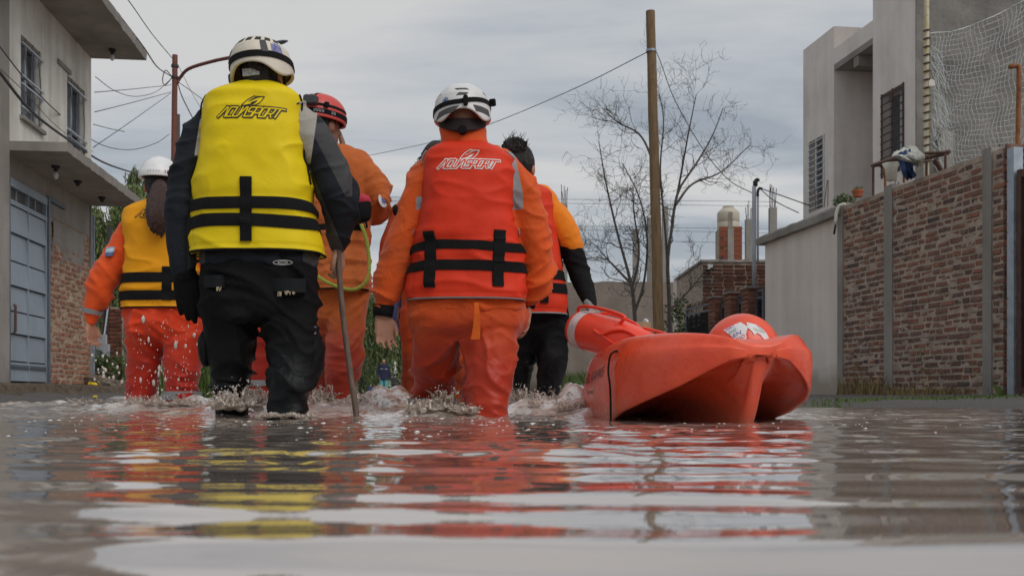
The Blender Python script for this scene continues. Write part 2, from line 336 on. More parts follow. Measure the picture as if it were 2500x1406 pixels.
# ------------------------------------------------------------------ ground and water
def x_left(d): return -3.67-.116*d
def x_right(d): return 4.3-.144*(d-13.5)-2.0
def sstep(x, a, b): t = np.clip((x-a)/(b-a), 0, 1); return t*t*(3-2*t)
def ground_h(x, y):
    r = sstep(x-x_right(y), -1.2, .25)*.33+sstep(x-x_right(y), .25, 1.6)*.04
    l = sstep(x_left(y)-x, -.9, .3)*.40
    far = sstep(y, 44, 54)*.34
    n = fbm(np.stack([x*.9, y*.9, 0*x], -1), 3)*.02
    return -.30+np.maximum(np.maximum(r, l), far)+n*(np.maximum(np.maximum(r, l), far) > .1)
def build_ground():
    xs = np.concatenate([np.linspace(-400, -14, 14), np.linspace(-13, 9, 150), np.linspace(10, 400, 14)])
    ys = np.concatenate([np.linspace(-30, 1, 6), np.linspace(2, 30, 130), np.linspace(31, 60, 40), np.linspace(65, 900, 20)])
    X, Y = np.meshgrid(xs, ys); Z = ground_h(X, Y)
    mb = MB(); mb.grid(np.stack([X.ravel(), Y.ravel(), Z.ravel()], 1), len(ys), len(xs))
    tag(mb.build('ground', M['gravel'], smooth=True), kind='structure')
build_ground()

def splash_field(x, y):   # how broken the surface is, and bow waves round the legs
    t = np.zeros_like(x); h = np.zeros_like(x)
    for px, d, sx, sy, a in [(360, 5.75, .36, .28, .050), (440, 5.7, .3, .25, .045), (250, 6.6, .7, .4, .032), (60, 6.8, 1.0, .4, .028), (560, 4.3, .24, .2, .034), (700, 4.25, .25, .18, .028), (640, 5.3, .3, .3, .055),
                             (800, 5.0, .25, .25, .050), (870, 5.3, .25, .22, .052), (905, 5.0, .16, .18, .060), (955, 4.95, .15, .17, .066), (990, 5.2, .2, .2, .055), (1040, 4.5, .12, .12, .050), (1085, 4.45, .10, .10, .065), (1120, 4.5, .13, .12, .048),
                             (1300, 4.95, .2, .2, .050), (1350, 4.75, .16, .15, .068), (1400, 4.8, .16, .15, .045), (1440, 4.75, .15, .16, .042), (1190, 5.2, .4, .3, .05), (130, 7.4, 1.2, .5, .03), (1480, 4.4, .14, .1, .03)]:
        cx = (px-CX)*d/F; g = np.exp(-((x-cx)/sx)**2-((y-d)/sy)**2)
        h += a*g; t = np.maximum(t, g*min(1, a/.05))
    wide = np.exp(-((x+.6)/2.7)**4-((y-5.15)/1.5)**4)
    return np.clip(t*.9+wide*.68, 0, 1), h
def water_h(x, y):
    z0 = np.zeros_like(x)
    near = 1-sstep(y, 1.2, 3.4)
    ph = noise(np.stack([x*.8, y*.8, z0], -1))*1.5
    # a long smooth swell rolls past just in front of the camera
    dc = .76-.16*x+.05*noise(np.stack([x*1.7, z0+2, z0], -1)); h = -.034*(1-sstep(y, dc-.46, dc))-.014*sstep(y, dc, dc+.22)
    h += .006*noise(np.stack([x*1.3+.4, y*3.1+1.7, z0], -1))*(.45+.55*near)+near*(.0022*np.sin(y*33-x*2.1+ph*2)+.0016*np.sin(y*52+x*3+ph))*sstep(y, .25, .5)
    h += .0040*noise(np.stack([x*2.6, y*6.6, z0+3], -1))
    mid = sstep(y, .8, 1.8)
    h += mid*(.0036*noise(np.stack([x*7, y*13, z0+7], -1))+.0017*noise(np.stack([x*17, y*30, z0+9], -1)))
    h += .0075*sstep(x, .1, .9)*sstep(y, 1.7, 2.7)*(1-.6*sstep(y, 5, 8))*noise(np.stack([x*4.2, y*10, z0+15], -1))
    wk = sstep(y, 1.9, 2.9)*(1-.75*sstep(y, 5.5, 9)); pat = np.clip(.35+1.1*noise(np.stack([x*1.1, y*1.5, z0+33], -1)), .1, 1.2)
    h += wk*pat*(.0052*noise(np.stack([x*6.5, y*17, z0+17], -1))+.0024*(1-2*np.abs(noise(np.stack([x*11, y*26, z0+19], -1)))))
    t, b = splash_field(x, y)
    rough = fbm(np.stack([x*5, y*5, z0+11], -1), 4, .5)
    rg = ridged(np.stack([x*4, y*5, z0+21], -1), 3)
    fade = 1-.7*sstep(y, 8, 16)
    h += (b*.8*(.62+.45*rough+.22*rg)+t*(.010*rg+.014*rough)*fade)*sstep(y, 2.6, 4.0)
    return h, t, rg
def build_water():
    nr, nc = 650, 470
    ds = np.concatenate([.16*(1.5/.16)**np.linspace(0, 1, 150, endpoint=False), np.linspace(1.5, 3.6, 200, endpoint=False), np.linspace(3.6, 7.4, 220, endpoint=False), 7.4*(58/7.4)**np.linspace(0, 1, 80)])
    tn = np.concatenate([np.linspace(-1.5, -.62, 20, endpoint=False), np.linspace(-.62, .62, 430, endpoint=False), np.linspace(.62, 1.5, 20)])
    D, T = np.meshgrid(ds, tn, indexing='ij'); X = D*T; Y = D
    h, t, rg = water_h(X, Y)
    V = np.stack([X.ravel(), Y.ravel(), h.ravel()], 1)
    i, j = np.meshgrid(np.arange(nr-1), np.arange(nc-1), indexing='ij'); a = (i*nc+j).ravel()
    Fs = np.stack([a, a+1, a+nc+1, a+nc], 1)
    # behind the camera and beyond: one plain apron each
    me = bpy.data.meshes.new('flood_water')
    V2 = np.array([(-60, -40, -.004), (60, -40, -.004), (60, .17, -.004), (-60, .17, -.004)])
    me.from_pydata(np.vstack([V, V2]).tolist(), [], Fs.tolist()+[[len(V)+k for k in range(4)]])
    me.polygons.foreach_set('use_smooth', np.ones(len(me.polygons), bool))
    at = me.attributes.new('foam', 'FLOAT', 'POINT')
    fm = np.clip((t*1.25*(.55+.35*rg+.35*fbm(np.stack([X*9, Y*6, 0*X+5], -1), 3))+np.clip(h-.028, 0, 1)*9*t), 0, 1).ravel()
    at.data.foreach_set('value', np.concatenate([fm, np.zeros(4)]).astype(np.float32))
    m, nt, b, N, L = newmat('flood_water')
    b.inputs['IOR'].default_value = 1.45; b.inputs['Specular IOR Level'].default_value = .8; b.inputs['Coat IOR'].default_value = 3.2; b.inputs['Coat Roughness'].default_value = .02
    ge = N('ShaderNodeNewGeometry'); an = N('ShaderNodeAttribute'); an.attribute_name = 'foam'
    # muddy body colour, paler where air is beaten into it
    nz = N('ShaderNodeTexNoise'); nz.inputs['Scale'].default_value = 26; nz.inputs['Detail'].default_value = 6; L(ge.outputs['Position'], nz.inputs[0])
    cr = N('ShaderNodeValToRGB'); L(nz.outputs[0], cr.inputs[0]); cr.color_ramp.elements[0].position = .40; cr.color_ramp.elements[1].position = .66
    cr.color_ramp.elements[0].color = (.25, .18, .125, 1); cr.color_ramp.elements[1].color = (.64, .57, .50, 1)
    mc = N('ShaderNodeMixRGB'); L(an.outputs['Fac'], mc.inputs[0]); mc.inputs[1].default_value = (.30, .25, .215, 1); L(cr.outputs[0], mc.inputs[2]); 
    # patches of thin white foam drifting on the surface, more of them where it is churned
    mp = N('ShaderNodeMapping'); mp.inputs['Scale'].default_value = (1.0, 2.0, 1); L(ge.outputs['Position'], mp.inputs[0])
    n2 = N('ShaderNodeTexNoise'); n2.inputs['Scale'].default_value = 5.2; n2.inputs['Detail'].default_value = 9; n2.inputs['Roughness'].default_value = .68; n2.inputs['Distortion'].default_value = .8; L(mp.outputs[0], n2.inputs[0])
    ad = N('ShaderNodeMath'); ad.operation = 'MULTIPLY_ADD'; L(an.outputs['Fac'], ad.inputs[0]); ad.inputs[1].default_value = .16; L(n2.outputs[0], ad.inputs[2])
    sp = N('ShaderNodeSeparateXYZ'); L(ge.outputs['Position'], sp.inputs[0])
    dr = N('ShaderNodeMapRange'); L(sp.outputs[1], dr.inputs[0]); dr.inputs[1].default_value = 1.3; dr.inputs[2].default_value = 3.4; dr.inputs[3].default_value = -.08; dr.inputs[4].default_value = 0
    ad2 = N('ShaderNodeMath'); ad2.operation = 'ADD'; L(ad.outputs[0], ad2.inputs[0]); L(dr.outputs[0], ad2.inputs[1])
    fr = N('ShaderNodeMapRange'); fr.interpolation_type = 'SMOOTHSTEP'; L(ad2.outputs[0], fr.inputs[0]); fr.inputs[1].default_value = .575; fr.inputs[2].default_value = .665; fr.inputs[3].default_value = 0; fr.inputs[4].default_value = .85
    mf = N('ShaderNodeMixRGB'); L(fr.outputs[0], mf.inputs[0]); L(mc.outputs[0], mf.inputs[1]); mf.inputs[2].default_value = (.62, .59, .56, 1)
    L(mf.outputs[0], b.inputs['Base Color'])
    mx = N('ShaderNodeMath'); mx.operation = 'MAXIMUM'; L(an.outputs['Fac'], mx.inputs[0]); L(fr.outputs[0], mx.inputs[1])
    rr = N('ShaderNodeMapRange'); L(mx.outputs[0], rr.inputs[0]); rr.inputs[3].default_value = .025; rr.inputs[4].default_value = .09; L(rr.outputs[0], b.inputs['Roughness'])
    nb = N('ShaderNodeTexNoise'); nb.inputs['Scale'].default_value = 55; nb.inputs['Detail'].default_value = 4; L(ge.outputs['Position'], nb.inputs[0])
    sm = N('ShaderNodeMath'); sm.operation = 'MULTIPLY_ADD'; L(mx.outputs[0], sm.inputs[0]); sm.inputs[1].default_value = .4; sm.inputs[2].default_value = .012
    bb = N('ShaderNodeBump'); bb.inputs['Distance'].default_value = .012; L(sm.outputs[0], bb.inputs['Strength']); L(nb.outputs[0], bb.inputs['Height']); L(bb.outputs[0], b.inputs['Normal']); L(bb.outputs[0], b.inputs['Coat Normal'])
    cw = N('ShaderNodeMapRange'); L(mx.outputs[0], cw.inputs[0]); cw.inputs[1].default_value = 0; cw.inputs[2].default_value = .5; cw.inputs[3].default_value = 1; cw.inputs[4].default_value = .8; L(cw.outputs[0], b.inputs['Coat Weight'])
    me.materials.append(m); o = bpy.data.objects.new('flood_water', me); COL.objects.link(o); tag(o, kind='structure')
build_water()

# ------------------------------------------------------------------ walls in plan: a frame with u along, n towards the street, z up
class Frame:
    def __init__(s, ox, oy, dx, dy):
        l = math.hypot(dx, dy); s.o = np.array([ox, oy]); s.t = np.array([dx/l, dy/l]); s.n = np.array([-s.t[1], s.t[0]]); s.rz = math.atan2(s.t[1], s.t[0])
    def uz(s, px, py, n=0):
        O = s.o+s.n*n; a = (px-CX)/F; u = (a*O[1]-O[0])/(s.t[0]-a*s.t[1]); d = O[1]+u*s.t[1]
        return u, CAMH+(HY-py)*d/F
    def dist(s, u, n=0): return (s.o+s.t*u+s.n*n)[1]
    def world(s, u, n, z): p = s.o+s.t*u+s.n*n; return np.array([p[0], p[1], z])
def brick_mesh(seed, mat):
    r = np.random.default_rng(seed); V = []
    for y, k in ((-1, 1), (.45, 1), (1, .86)):
        for x, z in ((-.5, -.5), (.5, -.5), (.5, .5), (-.5, .5)):
            V.append([x*(k if y == 1 else 1)+r.normal()*.018, y, z*(k*.96 if y == 1 else 1)+r.normal()*.035])
    V = np.array(V); V[8:, 1] += r.normal(size=4)*.22
    Fs = [(0, 1, 5, 4), (1, 2, 6, 5), (2, 3, 7, 6), (3, 0, 4, 7), (4, 5, 9, 8), (5, 6, 10, 9), (6, 7, 11, 10), (7, 4, 8, 11), (8, 9, 10, 11)]
    return V, [f[::-1] for f in Fs]
_bm = {}
def bricks(parent, fr, lst, mat, mat_i, limit=300):
    """lst: (u, z, length, height, proud) with n=0 the mortar face"""
    lst = sorted(lst, key=lambda b: fr.dist(b[0])); V0 = []
    if mat.name not in _bm:
        _bm[mat.name] = []
        for k in range(7):
            V, Fs = brick_mesh(k, mat); me = bpy.data.meshes.new('brick'); me.from_pydata(V.tolist(), [], Fs); me.materials.append(mat); _bm[mat.name].append(me)
    rest = MB()
    for i, (u, z, l, h, pr) in enumerate(lst):
        k = random.randrange(7)
        if i < limit:
            o = bpy.data.objects.new('brick', _bm[mat.name][k]); COL.objects.link(o); o.parent = parent
            o.location = (u, pr-.02, z); o.scale = (l, .02, h); o.rotation_euler = (0, random.gauss(0, .012), random.gauss(0, .01))
        else:
            V, Fs = brick_mesh(k, mat); rest.add(V*np.array([l, .02, h])+np.array([u, pr-.02, z]), Fs)
    if rest.n: o = rest.build('brickwork', mat_i, parent); o['kind'] = 'stuff'
def courses(u0, u1, z0, z1, course=.073, hh=.047, head=.5, skip=None, lean=0):
    out = []; k = 0; z = z0+course/2
    while z < z1-.02:
        u = u0+random.uniform(-.10, 0); 
        while u < u1-.03:
            l = random.choice((.118, .125)) if random.random() < head else random.uniform(.225, .245)
            a, b = max(u, u0), min(u+l, u1)
            if b-a > .05 and not (skip and skip((a+b)/2, z)):
                out.append(((a+b)/2, z+random.gauss(0, .003)+lean*(a-u0), b-a-.004, hh*random.uniform(.9, 1.08), random.uniform(.004, .016)))
            u += l+random.uniform(.010, .018)
        z += course; k += 1
    return out
def rough_face(mb, u0, u1, z0, z1, n, amp, step=.04, seed=0, mi=0):
    nu, nz = max(2, int((u1-u0)/step)), max(2, int((z1-z0)/step))
    U, Z = np.meshgrid(np.linspace(u0, u1, nu), np.linspace(z0, z1, nz), indexing='ij')
    Nn = n+amp*fbm(np.stack([U*8, Z*14, 0*U+seed], -1), 3)
    mb.grid(np.stack([U.ravel(), Nn.ravel(), Z.ravel()], 1), nu, nz, mi=mi, flip=False)

# ------------------------------------------------------------------ right side: brick garden wall
FB = Frame(4.885, 10.15, -.176, 1)
def right_brick_wall():
    L1 = FB.uz(2047, 900)[0]
    root = empty('brick_wall', FB.world(0, 0, -.05), FB.rz, 'tall rough brick garden wall with concrete columns beside the grey metal post', 'wall')
    zt = 2.60
    mb = MB(); mb.box((0.02, -.26, -.2), (L1, -.004, zt-.02)); rough_face(mb, .02, L1, 0, zt-.02, .002, .006, seed=4)
    mb.build('mortar', M['mortar'], root, smooth=False)
    cols = [(FB.uz(2424, 700)[0], FB.uz(2402, 700)[0]), (FB.uz(2181, 700)[0], FB.uz(2161, 700)[0]), (L1-.14, L1)]
    def sk(u, z): return any(a-.02 < u < b+.02 for a, b in cols)
    bl = []
    spans = [(0.0, cols[0][0]-.01), (cols[0][1]+.01, cols[1][0]-.01), (cols[1][1]+.01, cols[2][0]-.01)]
    for i, (a, b) in enumerate(spans): bl += courses(a, b, .06, zt+random.uniform(-.05, .02), head=.62)
    bricks(root, FB, bl, M['brick'], M['brick_i'])
    # end face of the wall, bricks laid through
    e = MB()
    for z in np.arange(.10, zt, .073):
        o = mesh_obj('brick', *brick_mesh(int(z*100), None), M['brick'], root); o.location = (-.012, -.14, z); o.scale = (.255, .03, .054); o.rotation_euler = (0, random.gauss(0, .015), R(90)+random.gauss(0, .02))
    for a, b in cols:
        c = MB(); c.box((a, -.25, -.2), (b, .018, zt+.03)); c.build('concrete_column', M['concrete'], root)
        for k in (-.03, .03):
            t = MB(); t.tube([((a+b)/2+k, -.1, zt), ((a+b)/2+k*1.3, -.1, zt+.07)], .006, 5); t.build('rebar', M['rust_dark'], root)
right_brick_wall()
# galvanised post and dark gate beside it
def right_gate():
    u0, _ = FB.uz(2466, 700); p = FB.world(u0, .02, 0)
    r = empty('gate_post', W(2478, 965, 10.0), FB.rz, 'grey galvanised square metal post at the end of the brick wall', 'post')
    s = 25*10/F/2; h = W(0, 362, 10.0)[2]-W(0, 965, 10.0)[2]
    mb = MB(); mb.box((-s, -s, -.2), (s, s, h)); mb.build('post', M['galv'], r)
    for z in (.35, .95, 1.6, 2.1):
        t = MB(); t.tube([(-s, s*.5, z), (-s+.16*0-.01, s*.5, z), (s+.02, s+.004, z-.005)], .006, 5); t.build('tie_wire', M['rust_dark'], r)
    g = empty('metal_gate', W(2494, 965, 9.9), FB.rz, 'dark brown metal gate leaf beside the grey galvanised post', 'gate')
    mb = MB(); mb.box((-.03, -.03, -.1), (.03, .03, 2.18)); mb.box((-1.6, -.03, -.1), (-1.54, .03, 2.18)); mb.box((-1.54, -.028, 2.1), (-.03, .028, 2.17)); mb.box((-1.54, -.028, 0), (-.03, .028, .08)); mb.build('frame', M['rust_dark'], g)
    for k in range(10):
        u = -1.5+.15*k; t = MB(); t.box((u, -.012, .08), (u+.145, .012, 2.1)); t.build('panel', M['black_metal'], g)
right_gate()
# grey rendered wall with a coping slab
FG = Frame(4.34, 13.5, -.144, 1)
def grey_wall():
    L = FG.uz(1868, 800)[0]
    r = empty('rendered_wall', FG.world(0, 0, 0), FG.rz, 'smooth grey rendered wall with projecting concrete coping beyond the brick wall', 'wall')
    mb = MB(); mb.box((0, -2.6, -.25), (L, 0, 2.43)); mb.build('wall', M['render_grey'], r)
    nu = 26; V = []
    mb = MB()
    for i in range(nu+1):
        u = -.10+(L+.22)*i/nu; j = fbm(np.array([[u*4, 0, 1.]]), 3)[0]*.008; k = fbm(np.array([[u*4, 5, 1.]]), 3)[0]*.012
        V.append(np.array([(u, -2.7, 2.43), (u, .10+k, 2.43+j), (u, .105+k, 2.52+k), (u, .09+k, 2.55+j), (u, -2.7, 2.55)]))
    mb.rings(V); mb.build('coping', M['concrete'], r)
grey_wall()
# white plastic hose bent over the wall end
def hose():
    p = catmull([W(2040, 545, 13.35), W(2042, 520, 13.33), W(2050, 503, 13.3), W(2064, 499, 13.25)], 14)
    mb = MB(); mb.tube(p, .022, 8); mb.tube([W(2040, 548, 13.35), W(2036, 572, 13.36)], .014, 6, mi=1)
    tag(mb.build('drain_pipe', [M['pvc_white'], M['black_metal']], smooth=True), 'white bent plastic pipe over the top corner of the brick wall', 'pipe')
hose()

# ------------------------------------------------------------------ right side: two storey house
FH = Frame(7.744-.144*14.4, 14.4, -.144, 1)
def right_house():
    r = empty('grey_house', FH.world(0, 0, 0), FH.rz, 'unpainted grey two storey house behind the brick wall', 'house')
    u1 = FH.uz(2131, 300)[0]; u2 = FH.uz(2036, 300)[0]; u3 = FH.uz(1961, 300)[0]
    # near block: window opening framed by wall pieces
    def pier(a, b, z0, z1, n0, n1, m='render_house', nm='wall', zs=()):
        mb = MB(); mb.box((a, n0, z0), (b, n1, z1)); return mb.build(nm, M[m], r)
    def window(px0, px1, py0, py1, white, nb):
        ua = FH.uz(px1, 300)[0]; ub = FH.uz(px0, 300)[0]; um = (ua+ub)/2
        zt = FH.uz((px0+px1)/2, py0)[1]; zb = FH.uz((px0+px1)/2, py1)[1]
        w = empty('window', (0, 0, 0)); w.parent = r
        mb = MB(); mb.box((ua, -.20, zb), (ub, -.17, zt)); mb.build('pane', M['glass_pane'], w)
        fm = M['white_paint'] if white else M['rust_dark']; sm = M['alu']
        mb = MB()
        for a, b in ((ua, ua+.05), (um-.03, um+.03), (ub-.05, ub)): mb.box((a, -.17, zb), (b, -.13, zt))
        mb.box((ua+.05, -.169, zt-.05), (ub-.05, -.131, zt)); mb.box((ua+.05, -.169, zb), (ub-.05, -.131, zb+.05)); mb.build('sash', sm, w)
        # half drawn curtain behind
        for k in range(nb):
            z = zb+(zt-zb)*(k+.5)/nb; t = MB(); t.tube([(ua+.01, .02, z), (ub-.01, .02, z)], .011, 6); t.build('bar', fm, w)
        for u in (ua+.02, um, ub-.02):
            t = MB(); t.box((u-.016, .004, zb), (u+.016, .016, zt)); t.build('bar', fm, w)
        return ua, ub, zb, zt
    a, b, zb, zt = window(2152, 2208, 217, 425, False, 11)
    pier(0, a, -.2, 8.0, -5, 0); pier(b, u1, -.2, 8.0, -5, 0); pier(a, b, -.2, zb, -5, -.002); pier(a, b, zt, 8.0, -5, -.002)
    pier(a, b, zb, zt, -5, -.35)
    # recess between the blocks
    pier(u1, u2, -.2, 6.05, -5, -.95, 'render_house')
    z0 = FH.uz(2110, 122)[1]; z1 = FH.uz(2110, 52)[1]
    pier(u1-.0, u2, z0+.10, z1-.08, -.93, -.006, 'render_house', 'balcony_parapet'); pier(u1, u2, z0, z0+.098, -.93, -.004, 'concrete', 'balcony_slab')
    mb = MB(); mb.box((u1+.5, -.92, z0-.16), (u1+.66, -.02, z0-.002)); mb.build('beam', M['concrete'], r)
    a, b, zb, zt = window(1975, 2013, 338, 512, True, 12)
    pier(u2, a, -.2, 6.15, -5, 0); pier(b, u3, -.2, 6.15, -5, 0); pier(a, b, -.2, zb, -5, -.002); pier(a, b, zt, 6.15, -5, -.002); pier(a, b, zb, zt, -5, -.35)
    # rough unplastered side towards the camera
    mb = MB(); nx, nz = 110, 130
    X, Z = np.meshgrid(np.linspace(-9, .0, nx), np.linspace(-.2, 8, nz), indexing='ij'); Y = .02+.035*fbm(np.stack([X*2.2, Z*2.2, 0*X], -1), 4)
    mb.grid(np.stack([-Y.ravel()-.01, X.ravel(), Z.ravel()], 1), nx, nz, flip=True); mb.box((.0, -9, -.2), (.4, -5, 8)); mb.build('side_wall', M['render_rough'], r, smooth=True)
    for u, w_ in ((-.32, .2), ):
        mb = MB(); mb.box((-.11, u-w_, -.2), (-.03, u, FH.uz(2240, 320)[1])); mb.build('concrete_column', M['concrete_dark'], r)
right_house()
FS = Frame(*(FH.world(0, 0, 0)[:2]), -FH.n[0], -FH.n[1])
def net_and_posts():
    d = 13.6
    r = empty('net_post', W(2264, 965, d), 0, 'tall white painted pole with peeling yellow patches holding the net', 'pole')
    b = W(2264, 965, d); mb = MB(); n = 30
    pts = np.array([W(2262, y, d)-b for y in np.linspace(-60, 420, n)][::-1]); pts = np.vstack([[0, 0, -.3], pts]); mb.tube(pts, .035, 10)
    mb.build('pole', pmat('pole_white', (.62, .60, .50), .6, .1, 12, col2=(.45, .36, .14)), r, smooth=True)
    for y in range(75, 400, 20):
        t = MB(); p = W(2262, y, d-.02)-b; t.tube([p+np.array([-.045, 0, -.01]), p+np.array([0, -.03, 0]), p+np.array([.045, 0, .01])], .012, 5); t.build('tie', M['rust_dark'], r)
    # the net sags between the pole and a point outside the frame on the right
    nu, nv = 46, 30; G = np.zeros((nu, nv, 3))
    for i in range(nu):
        for j in range(nv):
            u = i/(nu-1); v = j/(nv-1)
            x = 2268+u*470; top = 82-20*u-330*u**2.1*1.0; bot = 430-10*u
            gather = math.exp(-u*9)*(.15+.85*min(1, v*2.2)) 
            xx = x+48*gather*(.3+.7*v)+5*math.sin(j*.9+i*.35); yy = top+(bot-top)*v**1.04+14*math.sin(u*3.1)*v*(1-v)*4-10*gather*math.sin(j*1.7+i)
            G[i, j] = W(xx, yy, d+.05-.9*u+.12*math.sin(i*.8+j*.5)*.3)
    mb = MB()
    def seg(a, b, r_=.0032): mb.tube([a, (a+b)/2+rng.normal(size=3)*.004, b], r_, 3, caps=False)
    for i in range(nu):
        for j in range(nv):
            if (i, j) in ((14, 6), (15, 6), (14, 7)): continue
            if i < nu-1: seg(G[i, j], G[i+1, j], .008 if j == 0 else .0032)
            if j < nv-1: seg(G[i, j], G[i, j+1])
    for k in range(60):    # slack bunched cord near the pole
        v = random.random(); p = catmull([W(2268+random.uniform(0, 6), 110+300*v, d), W(2285+random.uniform(-10, 18), 130+290*v, d-.1), W(2300+random.uniform(-20, 25), 150+280*min(1, v+.1), d-.12)], 5)
        for a, b in zip(p[:-1], p[1:]): seg(a, b)
    tag(mb.build('sports_net', M['net']), 'white knotted sports net hanging from the tall pole above the wall', 'net')
    b = W(2484, 965, 10.3); r2 = empty('rusty_pipe', b, 0, 'orange rusted pipe with bent top standing behind the galvanised post', 'pipe')
    p = [b*0+np.array([0, 0, -.2]), W(2484, 400, 10.3)-b, W(2488, 175, 10.3)-b, W(2487, 163, 10.3)-b, W(2480, 161, 10.3)-b, W(2466, 164, 10.25)-b]
    mb = MB(); mb.tube(p, .024, 10); mb.build('pipe', M['rust'], r2, smooth=True)
net_and_posts()
def table_frame():
    d0, d1 = 12.3, 11.0
    c = W(2200, 470, 12); r = empty('metal_table_frame', c, 0, 'rusty metal table frame standing on top of the brick wall', 'table')
    A, B, C, D = W(2130, 405, 12.9), W(2200, 375, 12.2), W(2316, 372, 11.6), W(2290, 388, 12.4)
    def bar(a, b, nm, s=.016, m='rust_dark'):
        mb = MB(); mb.tube([a-c, b-c], s, 4); mb.build(nm, M[m], r)
    bar(A, W(2222, 376, 11.9), 'rail', .03); bar(W(2222, 376, 11.9), C, 'rail', .018); bar(A, W(2212, 398, 12.9), 'rail', .02); bar(W(2212, 398, 12.9), C, 'rail', .03)
    for px, py, d in ((2132, 405, 12.8), (2161, 398, 12.4), (2207, 396, 12.0), (2308, 375, 11.5), (2262, 395, 12.1)):
        zb = 2.56; a = W(px, py, d); b_ = a.copy(); b_[2] = min(zb, a[2]-.15); bar(a, b_, 'leg', .016, 'rust' if px in (2161, 2207) else 'rust_dark')
    bar(W(2280, 390, 11.8), W(2300, 418, 11.8), 'brace', .03); bar(W(2262, 380, 11.9), W(2300, 415, 11.9), 'brace', .006)
    for px in (2172, 2186): bar(W(px, 400, 12.2), W(px+1, 445, 12.2), 'brace', .006)
    # blankets thrown over it
    def drape(name, rows, mat, lab):
        V = []; n = 12
        for k, (x0, y0, x1, y1, d) in enumerate(rows):
            for j in range(n):
                t = j/(n-1); p = W(x0+(x1-x0)*t, y0+(y1-y0)*t, d); p[1] += .05*math.sin(t*17+k*.8)+.03*math.sin(t*31+k); p[2] += .012*math.sin(t*13+k); V.append(p)
        V = np.array(V); mb = MB(); mb.grid(V, len(rows), n); mb.grid(V+np.array([0, .02, 0]), len(rows), n, flip=True)
        o = mb.build(name, mat, smooth=True); tag(o, lab, 'cloth')
    drape('white_cloth', [(2185, 372, 2215, 358, 12.0), (2182, 380, 2235, 362, 11.7), (2186, 380, 2258, 384, 11.5), (2222, 395, 2256, 396, 11.5), (2232, 404, 2250, 406, 11.6)], pmat('cloth_white', (.46, .46, .42), .9, .15, 6, fold=.4), 'crumpled white cloth thrown over the rusty table frame')
    drape('blue_cloth', [(2196, 374, 2218, 366, 11.62), (2200, 390, 2222, 384, 11.6), (2206, 410, 2224, 404, 11.55), (2208, 425, 2228, 420, 11.6), (2214, 440, 2236, 432, 11.7)], pmat('cloth_blue', (.045, .085, .20), .9, .2, 6, fold=.4), 'blue cloth hanging from the rusty table frame over the wall')
    b = W(2176, 412, 12.1); mb = MB(); mb.rings([np.array([(math.cos(a)*s, math.sin(a)*s, z) for a in np.linspace(0, 6.28, 14, endpoint=False)])+b for s, z in ((.06, -.14), (.07, 0), (.105, .06), (.10, .06), (.06, .0))])
    tag(mb.build('plastic_bucket', M['pvc_white'], smooth=True), 'small white bucket hanging under the rusty table frame', 'bucket')
table_frame()
def flower_pot():
    b = W(2094, 481, 12.8); r = empty('flower_pot', b, 0, 'terracotta flower pot with green plant on top of the brick wall', 'flower pot')
    mb = MB(); mb.rings([np.array([(math.cos(a)*s, math.sin(a)*s, z) for a in np.linspace(0, 6.28, 18, endpoint=False)]) for s, z in ((.05, 0), (.068, .06), (.074, .062), (.074, .085), (.066, .085), (.06, .07))]); mb.build('pot', M['terracotta'], r, smooth=True, sharp=35)
    mb = MB()
    for k in range(60):
        a = random.uniform(0, 6.28); s = random.uniform(.01, .05); q = np.array([math.cos(a)*s, math.sin(a)*s, .07]); e = q+np.array([math.cos(a)*random.uniform(0, .04), math.sin(a)*.03, random.uniform(.03, .075)])
        w = np.array([.006, 0, .004]); mb.add([q-w, q+w, e], [(0, 1, 2)])
    mb.build('foliage', M['grass'], r)
flower_pot()
def leaf_cluster(name, lab, cat, centre, rad, n, size, mat, parent=None, seed=1, shape=None, nm='foliage'):
    r_ = np.random.default_rng(seed); mb = MB()
    P = r_.normal(size=(n, 3)); P /= np.linalg.norm(P, axis=1)[:, None]; P *= (r_.random((n, 1))**.45)*np.asarray(rad)*(1+.28*fbm(P*2.3, 2))[:, None]
    keep = fbm(P/np.max(rad)*3.1+seed, 2) > -.25; P = P[keep]
    for p in P:
        a = r_.normal(size=3); a /= np.linalg.norm(a); b = np.cross(a, r_.normal(size=3)); b /= np.linalg.norm(b)+1e-9
        s = size*r_.uniform(.6, 1.3); mb.add([p-a*s, p+b*s*.35, p+a*s, p-b*s*.35], [(0, 1, 2, 3)])
    return mb
def shrub(name, lab, px, py, d, rad, n, size, mat, seed, group=None):
    c = W(px, py, d); base = c.copy(); base[2] = ground_h(np.array(c[0]), np.array(c[1])); r = empty(name, base, 0, lab, 'shrub', group)
    mb = leaf_cluster('', '', '', (0, 0, 0), rad, n, size, mat, seed=seed); o = mb.build('foliage', mat, r); o.location = Vector(tuple(c-base))
    st = MB()
    for k in range(6):
        e = np.array([random.uniform(-.7, .7)*rad[0], random.uniform(-.5, .5)*rad[1], c[2]-base[2]+random.uniform(0, .5)*rad[2]]); st.tube(catmull([(0, 0, -.05), e*.5+np.array([.02, 0, .05]), e], 6), [.02, .018, .015, .012, .008, .004], 5)
    st.build('stem', M['bark'], r)
    return r
shrub('wall_shrub', 'small dark shrub growing on the coping behind the brick wall', 2062, 490, 13.6, (.16, .15, .10), 300, .03, M['leaf_bush'], 5)
# rebar sticking out of the wall end in front of the white barred window
for i, (a, b) in enumerate([((1992, 512), (1990, 455)), ((2000, 510), (1996, 462)), ((2012, 505), (2020, 440)), ((2021, 504), (2022, 440))]):
    mb = MB(); mb.tube([W(*a, 13.7+.2*i), W(*b, 13.7+.2*i)], .006, 5); tag(mb.build('rebar', M['rust_dark']), 'thin rusty rebar rod sticking up from the grey coping', 'rebar', 'rebar rods on the coping')

